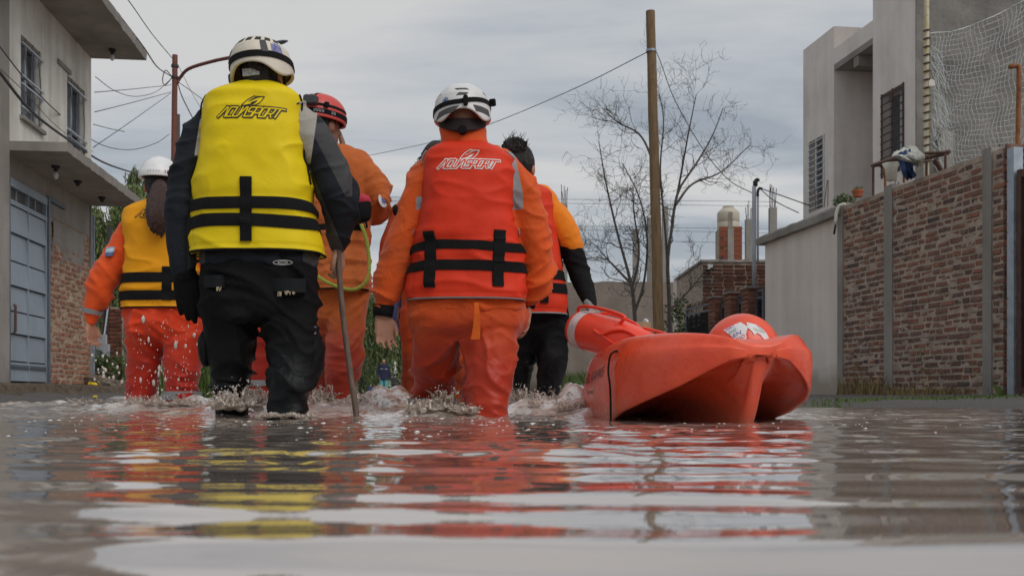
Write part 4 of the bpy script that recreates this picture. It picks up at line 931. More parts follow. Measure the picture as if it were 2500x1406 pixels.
wire('slack cable from the house corner curving up to the lamp pole', [(233, 188, 15.6), (280, 222, 19), (330, 236, 22), (380, 225, 25), (419, 192, 26)], .007)
for i, (a, b) in enumerate([((231, 226), (418, 208)), ((231, 274), (418, 225)), ((228, 360), (417, 228)), ((228, 304), (304, 322))]):
    wire(['nearly level cable from the house corner to the lamp pole', 'straight cable rising gently to the lamp pole', 'straight cable rising steeply from the balcony to the lamp pole', 'short cable end sticking out from the house corner'][i], [(*a, 15.7), ((a[0]+b[0])/2, (a[1]+b[1])/2+1, 20), (*b, 26 if i < 3 else 18)], .007)
wire('cable from the lamp pole down to the right behind the yellow vest', [(434, 200, 26), (470, 225, 28), (505, 252, 30), (560, 300, 33)], .010)
wire('steep cable pair falling from the lamp pole', [(434, 205, 26), (446, 240, 27), (475, 298, 29), (500, 350, 31)], .014)
wire('fine steep cable right of the lamp pole', [(436, 162, 26), (470, 230, 28), (497, 275, 30)], .006)
wire('long cable rising to the wooden pole top behind the white helmet', [(800, 398, 40), (900, 380, 36), (1060, 346, 30), (1200, 302, 26), (1400, 218, 21.5), (1560, 138, 18.2), (1592, 122, 18)], .0085)
wire('cable falling from the wooden pole to the white service pipes', [(1598, 118, 18), (1612, 150, 18), (1650, 250, 18), (1720, 370, 18), (1780, 440, 18), (1838, 472, 18)], .0075)
wire('dark cable from the service pipe top to the grey house', [(1856, 460, 17.9), (1900, 475, 17.5), (1976, 502, 17.2)], .009)
wire('second dark cable sagging from the service pipe to the coping', [(1857, 462, 17.9), (1890, 490, 17.3), (1950, 520, 16.5)], .008)
for i, y in enumerate((487, 497, 552, 560, 585)):
    wire('faint distant cable crossing the sky behind the leafless trees', [(880+i*20, y-6, 60), (1400, y, 60), (1900, y+6+i, 60)], .011, group='distant cables')

# left background: yard wall, piers, post, meter box, plants, rubble
mb = MB(); a = W(205, 700, 24); b = W(345, 700, 24); zt = W(0, 548, 24)[2]; mb.box((a[0]-3, 24, -.2), (b[0], 24.2, zt)); tag(mb.build('yard_wall', M['concrete']), 'grey concrete yard wall behind the corner house', 'wall')
for x in (262, 278, 292):
    d = 20.0; c = W(x, 900, d); c[2] = .1; r = empty('brick_pier', c, 0, 'slim dark brick pier standing behind the weeds beside the corner house', 'pier', 'brick piers behind the weeds'); w = .055; h = W(0, 748+((x*7) % 12), d)[2]-.1
    mb = MB(); mb.box((-w+.006, -w+.006, -.2), (w-.006, .06, h)); mb.build('mortar', M['mortar'], r)
    for z in np.arange(.04, h, .075):
        o = bpy.data.objects.new('brick', _pier_mesh()); COL.objects.link(o); o.parent = r; o.location = (random.gauss(0, .006), -w+.0, z); o.scale = (2*w+.02, .02, .06); o.rotation_euler = (0, 0, R(180))
mb = MB(); a = W(268, 552, 18.6); b = W(256, 850, 18.4); mb.tube([a, (a+b)/2, b, b+(b-a)*.35], .05, 8); tag(mb.build('leaning_post', M['black_metal'], smooth=True), 'dark leaning metal post behind the weeds', 'post')
mb = MB(); a = W(265, 740, 18.2); b = W(254, 822, 18.2); mb.tube([a, b], .014, 6); tag(mb.build('conduit_pipe', M['white_paint']), 'thin white conduit running down to the meter box', 'pipe')
c = W(250, 868, 18.0); r = empty('meter_box', c, R(8), 'white plastic meter box leaning in the weeds by the corner house', 'meter box')
mb = MB(); mb.box((-.095, -.06, -.02), (.11, .08, .20)); mb.build('box', M['pvc'], r); mb = MB(); mb.box((-.07, -.05, .203), (.065, .07, .37)); mb.build('upper_box', M['pvc'], r)
mb = MB(); mb.tube([(0, 0, -.02), (0, 0, -.8)], .02, 6); mb.build('stake', M['galv'], r)
shrub('weed_clump', 'leafy green weeds at the foot of the corner house', 238, 885, 17.4, (.30, .3, .26), 900, .035, M['leaf_bush'], 21)
shrub('weed_clump', 'tangled weeds in front of the slim brick piers', 285, 900, 17.0, (.30, .3, .24), 800, .035, M['leaf_bush'], 22)
def grass_clump(lab, px0, px1, py, d, hgt, n, seed, mat, dz=.5, name='grass_patch'):
    r_ = np.random.default_rng(seed); mb = MB(); a = W(px0, py, d); b = W(px1, py, d)
    for k in range(n):
        x = a[0]+(b[0]-a[0])*r_.random(); y = d+r_.normal()*dz; z = float(ground_h(np.array(x), np.array(y)))-.01
        h = hgt*r_.uniform(.35, 1.1); s = r_.normal(size=2)*.28*h; w = .006*r_.uniform(.6, 1.4)*(1+h*2); q = r_.uniform(0, 6.28); t = np.array([math.cos(q), math.sin(q), 0])*w
        p0 = np.array([x, y, z]); p1 = p0+np.array([s[0]*.35, s[1]*.35, h*.6]); p2 = p0+np.array([s[0], s[1], h]); mb.add([p0-t, p0+t, p1+t*.8, p1-t*.8, p2], [(0, 1, 2, 3), (3, 2, 4)])
    o = mb.build(name, mat); tag(o, lab, kind='stuff'); o['category'] = 'grass'
grass_clump('tall green grass between the walkers at the left verge', 455, 520, 960, 19, 1.0, 900, 3, M['grass'], 1.2)
grass_clump('bright grass on the verge left of the orange boat', 1340, 1440, 980, 21.0, .55, 2200, 4, M['grass'], 2.6)
grass_clump('low grass along the water edge under the brick wall', 1990, 2300, 985, 9.3, .036, 900, 5, M['grass'], .35)
grass_clump('short green grass on the gravel edge near the metal post', 2250, 2480, 985, 8.9, .036, 500, 6, M['grass'], .3)
grass_clump('dry straw coloured weeds at the foot of the brick wall', 2050, 2180, 970, 12.4, .26, 220, 7, M['grass_dry'], .25)
grass_clump('sparse dry weeds along the brick wall base', 2180, 2420, 975, 10.9, .12, 400, 8, M['grass_dry'], .25)
def stalk(lab, pts, d, r=.007, leaves=0):
    P = catmull([W(x, y, d) for x, y in pts], 10); mb = MB(); mb.tube(P, np.linspace(r, r*.4, 10), 5)
    for k in range(leaves):
        p = P[random.randrange(3, 10)]; a = rng.normal(size=3); a /= np.linalg.norm(a); b = np.cross(a, rng.normal(size=3)); s = .03; mb.add([p, p+a*s+b*s*.3, p+a*s*2, p+a*s-b*s*.3], [(0, 1, 2, 3)])
    tag(mb.build('dry_stalk', M['grass_dry'], smooth=False), lab, 'plant')
stalk('bent dry stalk leaning against the brick wall', [(2143, 975), (2135, 940), (2115, 905), (2085, 888)], 12.2, .009, 8)
stalk('second bent dry stalk beside the first on the brick wall', [(2140, 976), (2120, 945), (2100, 925), (2068, 905)], 12.3, .006, 3)
stalk('tall upright dry weed in front of the wide brick bay', [(2253, 985), (2254, 930), (2250, 880), (2248, 845)], 10.9, .005, 10)
def dock():
    b = W(2440, 982, 9.4); b[2] = float(ground_h(np.array(b[0]), np.array(b[1]))); r = empty('broadleaf_weed', b, 0, 'broad green dock leaves at the foot of the metal post', 'plant')
    for k, (dx, h, w) in enumerate([(-.05, .11, .025), (-.02, .10, .03), (.03, .06, .02), (.06, .04, .02), (-.09, .035, .02)]):
        mb = MB(); n = 8; V = []
        for i in range(n):
            t = i/(n-1); c = np.array([dx*t*1.2, -.02*t, h*math.sin(t*1.7)]); ww = w*math.sin(math.pi*min(.97, t*.9+.08)); V += [c-np.array([ww, 0, -.004]), c, c+np.array([ww, .006, .004])]
        mb.grid(np.array(V), n, 3); mb.build('leaf', M['grass'], r, smooth=True)
dock()
def pile(name, lab, px, py, d, rad, n, size, mats, seed):
    r_ = np.random.default_rng(seed); c = W(px, py, d); mb = MB()
    for k in range(n):
        a = r_.uniform(0, 6.28); s = r_.random()**.6; p = np.array([c[0]+math.cos(a)*s*rad[0], c[1]+math.sin(a)*s*rad[1], c[2]+(1-s)*rad[2]*r_.uniform(.2, 1)]); q = size*r_.uniform(.35, 1.2); V = r_.normal(size=(8, 3))*.12+np.array([(x, y, z) for x in (-.5, .5) for y in (-.5, .5) for z in (-.5, .5)])
        mb.add(V*q*r_.uniform(.5, 1.4, 3)+p, [(0, 1, 3, 2), (4, 6, 7, 5), (0, 4, 5, 1), (2, 3, 7, 6), (0, 2, 6, 4), (1, 5, 7, 3)], int(r_.integers(len(mats))))
    o = mb.build(name, mats); tag(o, lab, kind='stuff'); o['category'] = 'rubble'
pile('rubble_heap', 'heap of broken rubble and dead fronds beside the corner house', 250, 945, 15.6, (.42, .4, .20), 260, .07, [M['rubble'], M['soil'], M['concrete']], 3)
pile('dark_gravel_heap', 'low heap of dark gravel at the foot of the brick wall', 2330, 978, 10.0, (.16, .2, .05), 300, .015, [M['gravel'], M['black_metal']], 4)
mb = MB()
for k in range(26):
    a = W(195+random.uniform(0, 30), 925+random.uniform(-4, 12), 15.2); e = a+np.array([random.uniform(.15, .5), random.uniform(-.15, .1), random.uniform(-.12, .05)]); mb.tube(catmull([a, (a+e)/2+np.array([0, 0, random.uniform(.02, .09)]), e], 7), np.linspace(.014, .003, 7), 4, flat=.4)
tag(mb.build('dead_palm_fronds', pmat('frond', (.40, .33, .25), .9, .3, 12)), 'pale dried palm fronds lying on the rubble', 'debris')
c = W(225, 941, 15.0); r = empty('yellow_rag', c, 0, 'crumpled bright yellow plastic lump in front of the rubble', 'litter')
mb = MB(); mb.ball((-.03, 0, .02), (.04, .035, .033)); mb.ball((.035, 0, .015), (.05, .04, .03)); mb.ball((0, -.01, .03), (.035, .03, .02)); V, Nn, q = fuse(mb, .007, 2); mesh_obj('rag', V+Nn*(.006*noise(V*40))[:, None], q, pmat('yellow_pl', (.75, .52, .02), .5, .1, 9), r, smooth=True)
def bottle(lab, px, py, d, rz, L, mat, band=None, cap=(.5, .03, .03)):
    c = W(px, py, d); c[2] = .018; r = empty('plastic_bottle', c, rz, lab, 'bottle'); A = np.linspace(0, 6.283, 16, endpoint=False); R0 = L*.155
    prof = [(.3, 0), (.9, .01), (1, .06), (.96, .2), (1, .3), (1, .55), (.95, .62), (.75, .76), (.42, .88), (.30, .90), (.30, .96)]
    mb = MB(); mb.rings([np.stack([0*A+(q-.5)*L, np.cos(A)*s*R0, np.sin(A)*s*R0], 1) for s, q in prof]); mb.build('bottle_body', mat, r, smooth=True)
    mb = MB(); mb.rings([np.stack([0*A+(q-.5)*L, np.cos(A)*s*R0, np.sin(A)*s*R0], 1) for s, q in ((.36, .95), (.36, 1.0))]); mb.build('cap', pmat('cap', cap, .5), r, smooth=True, sharp=40)
    if band: mb = MB(); mb.rings([np.stack([0*A+(q-.5)*L, np.cos(A)*s*R0, np.sin(A)*s*R0], 1) for s, q in ((1.02, .34), (1.02, .52))], caps=False); mb.build('label_band', pmat('band', band, .5), r, smooth=True)
M['pet'] = pmat('pet', (.42, .42, .42), .15, .2, 9, spec=.6); M['pet_green'] = pmat('pet_green', (.30, .36, .33), .15, .2, 9, spec=.6)
bottle('clear plastic bottle with red label floating by the sidewalk', 172, 968, 12.9, R(-6), .31, M['pet'], (.45, .03, .025))
bottle('greenish plastic bottle floating next to the red labelled one', 222, 966, 13.3, R(8), .27, M['pet_green'], (.55, .55, .5), (.1, .3, .12))
bottle('crumpled clear bottle floating beside the walker in amber vest', 285, 966, 13.0, R(174), .27, M['pet'], None, (.2, .25, .5))
for i, (x, y, s, col, lab) in enumerate([(104, 970, .05, (.5, .5, .48), 'scrap of pale litter floating near the kerb'), (232, 968, .03, (.75, .55, .03), 'small yellow cap floating between the bottles'), (2300-100, 972, .06, (.5, .48, .45), 'crumpled pale paper at the foot of the brick wall')]):
    d = 12.6 if i < 2 else 11.3; c = W(x, y, d); mb = MB(); mb.ball(c, (s, s*.8, s*.5), 10, 7); V, Nn, q = fuse(mb, s*.16, 1); tag(mesh_obj('litter', V+Nn*(s*.35*noise(V/s*1.7))[:, None], q, pmat('litter', col, .7)), lab, 'litter')
# far end of the street
def far_shed():
    d = 92; a = W(862, 960, d); b = W(932, 960, d); r = empty('far_shed', ((a[0]+b[0])/2, d, 0), 0, 'low grey shed with rusty roof at the far end of the street', 'shed'); w = (b[0]-a[0])/2
    mb = MB(); mb.box((-w, 0, -.2), (w, 4, 1.25)); mb.build('wall', M['concrete'], r); mb = MB(); mb.rings([np.array([(-w-.2, -.3, 1.25), (-w-.2, 1.8, 2.2), (-w-.2, 4, 1.25)]), np.array([(w+.2, -.3, 1.25), (w+.2, 1.8, 2.2), (w+.2, 4, 1.25)])]); mb.build('roof', M['rust_dark'], r)
    mb = MB(); mb.box((-.7, -.05, .7), (-.2, .02, 1.05)); mb.build('window', M['glass_dark'], r)
    f = empty('far_railing', ((a[0]+b[0])/2, d-6, 0), 0, 'dark metal railing in front of the far grey shed', 'railing')
    for k in range(8): mb = MB(); x = -w+2*w*k/7; mb.box((x-.03, -.03, -.1), (x+.03, .03, .8)); mb.build('post', M['black_metal'], f)
    for z in (.15, .75): mb = MB(); mb.box((-w, -.02, z), (w, .02, z+.06)); mb.build('rail', M['black_metal'], f)
far_shed()

# ------------------------------------------------------------------ people
GZ = -.30                                   # street surface under the water
M['skin'] = pmat('skin', (.42, .22, .15), .55, .12, 14, bump=.15, bs=120); M['skin_dark'] = pmat('skin_dark', (.26, .125, .08), .55, .12, 14)
M['hair_black'] = pmat('hair_black', (.018, .014, .013), .5, .4, 30, bump=.8, bs=60, stretch=(6, 6, .6)); M['hair_brown'] = pmat('hair_brown', (.055, .028, .024), .42, .45, 40, bump=.7, bs=70, stretch=(8, 8, .25))
M['strap'] = pmat('strap', (.006, .006, .0065), .85, .2, 40, bump=.3, bs=300, spec=.2)
M['reflect'] = pmat('reflect', (.25, .265, .28), .45, .08, 20)
M['glove'] = clothmat('glove', (.005, .005, .005), spec=.15)
M['cuff'] = clothmat('cuff', (.008, .008, .009), spec=.2)

def folds(V, N, amp, seed=0, zf=11., xf=5., fine=.35):
    sl = noise(V*np.array([2.0, 2.0, 1.4])+seed*3.3)*1.5; q = np.stack([V[:, 0]*xf*.55, V[:, 1]*xf*.55, V[:, 2]*zf*.8+(V[:, 0]+V[:, 1])*zf*.35*sl], 1)+seed*7.7
    wv = noise(V*3.4+seed)[:, None]*np.array([.4, .4, 1.0]); a = 1-np.abs(noise(q+wv)); b = 1-np.abs(noise(q*np.array([1.4, 1.4, 2.1])+wv*1.3+31)); m = np.clip(.55+.9*noise(V*4.2+seed*1.7), 0, 1.2)
    return amp*(m*(1.5*a**7+.8*b**6)-.42+.45*noise(V*5+seed)+fine*.3*noise(V*22+seed))
class Person:
    def __init__(s, name, label, px, d, group=None):
        s.d = d; s.k = d/F; s.base = np.array([(px-CX)*d/F, d, GZ]); s.root = empty(name, s.base, 0, label, 'person', group); s.parts = {}
    def P(s, px, py, dz=0): return W(px, py, s.d+dz)-s.base
    def limb(s, L, n=18, shrink=1.0, **kw):
        A = np.array([(*s.P(a[0], a[1], a[3] if len(a) > 3 else 0), a[2]*(s.d+(a[3] if len(a) > 3 else 0))/F*shrink) for a in L]); A = catmull(A, n); return A[:, :3], A[:, 3]
    def rows(s, Rw, shrink=1.0, n=30, m=28):
        out = []
        for r in Rw:
            py, xl, xr = r[:3]; dz = r[3] if len(r) > 3 else 0; ra = r[4] if len(r) > 4 else .62; dd = s.d+dz
            c = s.P((xl+xr)/2, py, dz); hw = (xr-xl)/2*dd/F*shrink; out.append((*c, hw, hw*ra))
        A = catmull(out, n); th = np.linspace(0, 2*math.pi, m, endpoint=False); Rg = []
        e = 2/2.3
        for a in A: Rg.append(np.stack([a[0]+a[3]*np.sign(np.cos(th))*np.abs(np.cos(th))**e, a[1]+a[4]*np.sign(np.sin(th))*np.abs(np.sin(th))**e, a[2]+0*th], 1))
        return Rg[::-1] if Rg[0][0, 2] > Rg[-1][0, 2] else Rg
    def cloth(s, name, mats, rows=(), limbs=(), voxel=.009, amp=.006, seed=0, smooth=5, zf=11., xf=5., facefn=None, parent=None, extra=None, ampfn=None, fine=.35, attrs=None):
        mb = MB()
        for r in rows: mb.rings(s.rows(r))
        for l in limbs: p, rd = s.limb(l); mb.tube(p, rd, 20, round_ends=True)
        if extra: extra(mb)
        V, N, q = fuse(mb, voxel, smooth); f = folds(V, N, amp, seed, zf, xf, fine)
        if ampfn is not None: f = f*ampfn(V+s.base)
        V = V+N*f[:, None]; mi = None
        if facefn is not None: C = V[q].mean(1)+s.base; px, py = PX(C); mi = facefn(px, py, C).astype(int)
        o = mesh_obj(name, V, q, mats, parent or s.root, True, mi); s.parts[name] = o
        if attrs:
            vx, vy = PX(V+s.base)
            for an, fn in attrs.items(): at = o.data.attributes.new(an, 'FLOAT', 'POINT'); at.data.foreach_set('value', fn(vx, vy).astype(np.float32))
        return o
    def head(s, mb, px, py, yaw=0, k=1.0, dz=0, neck=True, tilt=0):
        c = s.P(px, py, dz); a = R(yaw); Rm = np.array([[math.cos(a), math.sin(a), 0], [-math.sin(a), math.cos(a), 0], [0, 0, 1]]); s.hc, s.hR, s.hk = c, Rm, k   # yaw>0 turns the face to the right
        def E(p, r): mb.ball(c+Rm@(np.array(p)*k), np.array(r)*k, 18, 12, M=Rm)
        E((0, 0, 0.01), (.074, .094, .10)); E((0, .035, -.06), (.057, .058, .06)); E((0, .06, -.085), (.035, .035, .028)); E((0, .098, -.025), (.013, .018, .024)); E((0, .093, .012), (.03, .012, .02))
        for sx in (-1, 1): E((sx*.079, -.005, -.02), (.010, .022, .034)); E((sx*.035, .075, -.035), (.022, .02, .018))
        E((0, .092, -.062), (.024, .010, .007))
        if neck: p = [c+Rm@(np.array(q)*k) for q in ((0, -.012, -.05), (0, -.02, -.11), (0, -.03, -.20))]; mb.tube(catmull(p, 8), np.array([.058, .055, .054, .054, .055, .058, .064, .075])*k, 16)
        return c
    def eyes(s):
        for sx in (-1, 1):
            mb = MB(); mb.ball(s.hc+s.hR@(np.array((sx*.032, .086, -.008))*s.hk), .011*s.hk, 10, 8); mb.build('eye', M['white_paint'], s.root, True); mb = MB(); mb.ball(s.hc+s.hR@(np.array((sx*.032, .094, -.008))*s.hk), .006*s.hk, 8, 6); mb.build('iris', M['hair_black'], s.root, True)
    def hand(s, mb, wrist, direc, across, palm, L=.185, curl=.5, thumb=.5, spread=.0, fist=None):
        D = np.array(direc, float); D /= np.linalg.norm(D); X = np.array(across, float); X -= D*np.dot(X, D); X /= np.linalg.norm(X); N = np.array(palm, float); N -= D*np.dot(N, D)+X*np.dot(N, X); N /= np.linalg.norm(N)
        w = np.asarray(wrist, float); k = L/.185
        mb.tube([w-D*.03*k, w+D*.01*k], [.024*k, .025*k], 12, flat=.75, up=N, round_ends=True)
        for t in np.linspace(-1, 1, 4): mb.tube([w+X*t*.014*k, w+D*.045*k+X*t*.027*k, w+D*.092*k+X*t*.031*k-D*abs(t)*.006*k], [.016*k, .015*k, .0115*k], 10, round_ends=True)
        for i, (t, ln) in enumerate(((1, .068), (.35, .078), (-.32, .072), (-.98, .056))):
            p = w+D*(.090-abs(t-.2)*.006)*k+X*t*.031*k; a = 0; pts = [p-D*.01*k]; dv = D+X*t*spread
            for sg, (fr, b) in enumerate(((.0, .25), (.45, .9), (.32, 1.0), (.23, .7))):
                if sg == 0: a += curl*b*.6; continue
                dd = dv*math.cos(a)+N*math.sin(a); p = p+dd*ln*fr*1.12*k; pts.append(p); a += curl*b*(1+.12*i)
            pts = np.array(pts); mb.tube(catmull(pts, 9), np.linspace(.0092, .0072, 9)*k, 9, round_ends=True)
        tb = w+D*.028*k+X*.024*k; p1 = tb+(D*.6+X*.62+N*.25*thumb)*.034*k; p2 = p1+(D*.9+X*.12+N*.5*thumb)*.032*k; p3 = p2+(D*.9-X*.15+N*.6*thumb)*.024*k
        mb.tube(catmull([tb-D*.012*k-X*.01*k, tb, p1, p2, p3], 10), np.linspace(.0135, .0085, 10)*k, 9, round_ends=True)
    def body(s, mat, fn, voxel=.0072):
        mb = MB(); fn(mb); V, N, q = fuse(mb, voxel, 2); o = mesh_obj('body', V, q, mat, s.root, True); return o

class Vest:
    def __init__(s, Pn, rows, depth, n=2.7, dz=0, amp=.004, seed=0, squeeze=(), seam=False, name='life_vest', mat=None, base_mat=None):
        s.P = Pn; s.n = n; s.dz = dz; s.amp = amp; s.seed = seed; dd = Pn.d+dz
        z = np.array([Pn.P(0, r[0], dz)[2] for r in rows]); o = np.argsort(z); z = z[o]
        xc = np.array([Pn.P((r[1]+r[2])/2, r[0], dz)[0] for r in rows])[o]; hw = np.array([(r[2]-r[1])/2*dd/F for r in rows])[o]; dp = np.array([depth(r[0]) for r in rows])[o]
        s.zs, s.xc = smooth_tab(z, xc); _, s.hw = smooth_tab(z, hw, s=4); _, s.dp = smooth_tab(z, dp); s.z0, s.z1 = z[0], z[-1]; s.sq = [Pn.P(0, a, dz)[2] for a in squeeze]; s.seam = seam
    def S(s, th, z, off=0):
        th = np.asarray(th, float); z = np.asarray(z, float); th, z = np.broadcast_arrays(th, z); xc = np.interp(z, s.zs, s.xc); hw = np.interp(z, s.zs, s.hw); dp = np.interp(z, s.zs, s.dp); e = 2/s.n
        c, sn = np.cos(th), np.sin(th); ux = np.sign(c)*np.abs(c)**e; uy = np.sign(sn)*np.abs(sn)**e
        p = np.stack([ux*hw, uy*dp, z], -1); t = (z-s.z0)/(s.z1-s.z0); env = np.clip((1-t)*6, .15, 1)
        w = s.amp*env*(.8*noise(p*np.array([5.5, 5.5, 7])+s.seed*3.3)+1.1*((1-np.abs(noise(p*np.array([4, 4, 10])+s.seed*5.1)))**4-.3)+.35*noise(p*16+s.seed))
        for a in s.sq: w = w-.006*np.exp(-((z-a)/.022)**2)
        if s.seam: w = w-.006*np.exp(-(p[..., 0]/.006)**2)*(sn < 0)
        hgt = z-s.z0; w = w-.0035*np.exp(-((hgt-.022)/.0035)**2)-.004*np.exp(-((np.abs(ux)-.86)/.010)**2)*(sn < 0)*np.clip(hgt*30, 0, 1)*np.clip((.16-hgt)*30, 0, 1)
        w = w+off; l = np.sqrt(ux**2+uy**2)+1e-9
        return np.stack([xc+ux*hw+w*ux/l, s.dz+uy*dp+w*uy/l, z], -1)
    def back(s, x, z, off=0):
        x = np.asarray(x, float); z = np.asarray(z, float); xc = np.interp(z, s.zs, s.xc); hw = np.interp(z, s.zs, s.hw); u = np.clip((x-xc)/hw, -.999, .999); c = np.sign(u)*np.abs(u)**(s.n/2); th = -np.arccos(np.clip(c, -1, 1)); return s.S(th, z, off)
    def xz(s, px, py):        # photo pixel -> place on the vest's back
        y = s.P.d+s.dz-.8*np.max(s.dp); return (px-CX)*y/F-s.P.base[0], CAMH+(HY-py)*y/F-GZ
    def build(s, mat, piping, name='life_vest'):
        nt, nz = 170, 110; th = np.linspace(0, 2*math.pi, nt, endpoint=False); zz = s.z0+(s.z1-s.z0)*(1-(1-np.linspace(0, 1, nz))**1.25)
        Rg = [s.S(th, z0_*np.ones(nt), -.02) for z0_ in (s.z0+.03,)]+[s.S(th, np.full(nt, s.z0+.004), -.008)]+[s.S(th, np.full(nt, z), 0) for z in zz]+[s.S(th, np.full(nt, s.z1-.02), -.03)]
        mb = MB(); mb.rings(Rg, caps=False); s.o = mb.build(name, mat, s.P.root, True)
        mb = MB(); th2 = np.append(th, th[:2]); p = s.S(th2, np.full(len(th2), s.z0+.002), .001); mb.tube(p, .0045, 5, caps=False); mb.build('piping', piping, s.o, True); return s.o
    def band(s, py0, py1, mat, curve=0, name='strap', off=.005):
        sm_, s.seam = s.seam, False; th = np.linspace(0, 2*math.pi, 150, endpoint=False); a = s.xz(0, py0)[1]; b = s.xz(0, py1)[1]; a, b = min(a, b), max(a, b); k = curve*np.sin(th*3+1)*.006+0*th
        mb = MB(); mb.rings([s.S(th, a-.001+k, -.004), s.S(th, a+k, off), s.S(th, (a+b)/2+k, off+.001), s.S(th, b+k, off), s.S(th, b+.001+k, -.004)], caps=False); s.seam = sm_; return mb.build(name, mat, s.o, True, sharp=50)
    def vstrap(s, px0, px1, py0, py1, mat, name='strap', off=.009, skew=0):
        x0, z0 = s.xz(px0, py1); x1, z1 = s.xz(px1, py0); n = 26; V = []
        for z in np.linspace(z0, z1, n):
            sk = skew*(z-z0); X = np.array([x0, x0+.0005, (x0+x1)/2, x1-.0005, x1])+sk; V.append(np.vstack([s.back(X[:1], np.full(1, z), -.002), s.back(X[1:4], np.full(3, z), off), s.back(X[4:], np.full(1, z), -.002)]))
        mb = MB(); mb.grid(np.vstack(V), n, 5); mb.rings([V[0]], closed=False) if False else None; return mb.build(name, mat, s.o, False)
    def strokes(s, polys, wd, mat, off, name):
        mb = MB(); sm_, s.seam = s.seam, False
        for P_ in polys:
            P_ = np.array(P_, float)
            for a, b in zip(P_[:-1], P_[1:]):
                l = np.linalg.norm(b-a)
                if l < 1e-9: continue
                t = (b-a)/l; nn = np.array([-t[1], t[0]])*wd/2; A, B = a-t*wd*.4, b+t*wd*.4; m = 4; V = []
                for i in range(m):
                    c = A+(B-A)*i/(m-1); q = np.array([c-nn, c+nn]); V.append(s.back(q[:, 0], q[:, 1], off))
                mb.grid(np.vstack(V), m, 2)
        s.seam = sm_; return mb.build(name, mat, s.o)
    def logo(s, px0, px1, py0, py1, lx0, lx1, ly0, ly1, ink, cloth_mat, tilt=0.0):
        x0, z0 = s.xz(px0, py1); x1, z1 = s.xz(px1, py0); H = z1-z0; sh = .55*H; n = 9; cw = (x1-x0-sh)/n; polys = []; a0 = .5*H*.34
        G = {'A': [[(-.25, 0), (.42, 1), (.62, 1), (.86, 0)]], 'C': [[(.9, 1), (.15, 1), (0, .85), (0, .12), (.1, 0), (.85, 0)]], 'U': [[(.05, 1), (0, .15), (.12, 0), (.75, 0), (.88, .12), (.88, 1)]],
             'S': [[(.9, 1), (.12, 1), (0, .88), (.02, .6), (.14, .5), (.78, .5), (.88, .4), (.86, .1), (.76, 0), (-.05, 0)]], 'P': [[(0, 0), (0, 1), (.78, 1), (.9, .88), (.88, .5), (.76, .38), (.05, .38)]],
             'O': [[(.1, 0), (0, .12), (0, .88), (.12, 1), (.78, 1), (.9, .88), (.9, .12), (.78, 0), (.1, 0)]], 'R': [[(0, 0), (0, 1), (.78, 1), (.9, .88), (.88, .5), (.76, .38), (.05, .38)], [(.5, .38), (.92, 0)]], 'T': [[(-.05, 1), (1.15, 1)], [(.5, 1), (.5, 0)]]}
        for i, ch in enumerate('ACUASPORT'):
            for st in G[ch]:
                q = []
                for (u, v) in st: X = x0+cw*(i+u*.98)+sh*v+.02*H; q.append((X, z0+H*v+tilt*(X-x0)))
                polys.append(q)
        s.strokes(polys, H*.40, ink, .0022, 'logo_outline'); s.strokes(polys, H*.14, cloth_mat, .0034, 'logo_letters')
        # leaf emblem
        ax, az = s.xz(lx0, ly1); bx, bz = s.xz(lx1, ly0); w, h = bx-ax, bz-az; T = lambda L: [(ax+w*u, az+h*v) for u, v in L]
        out = T([(0, 0), (.12, .32), (.28, .66), (.45, .88), (.57, 1), (.62, .95), (1, .93), (.93, .65), (.80, .33), (.66, .16), (.5, .08), (.3, .03), (0, 0)])
        s.strokes([out], h*.075, ink, .0022, 'logo_emblem')
        mb = MB()
        for L in ([(.05, .03), (.3, .06), (.5, .18), (.62, .34), (.73, .62), (.52, .46), (.38, .36), (.52, .34), (.40, .22), (.1, .10)], [(.28, .40), (.42, .68), (.58, .86), (.85, .93), (.64, .78), (.46, .60)]):
            q = np.array(T(L)); mb.add(s.back(q[:, 0], q[:, 1], .0024), [tuple(range(len(q)))])
        mb.build('logo_emblem', ink, s.o)

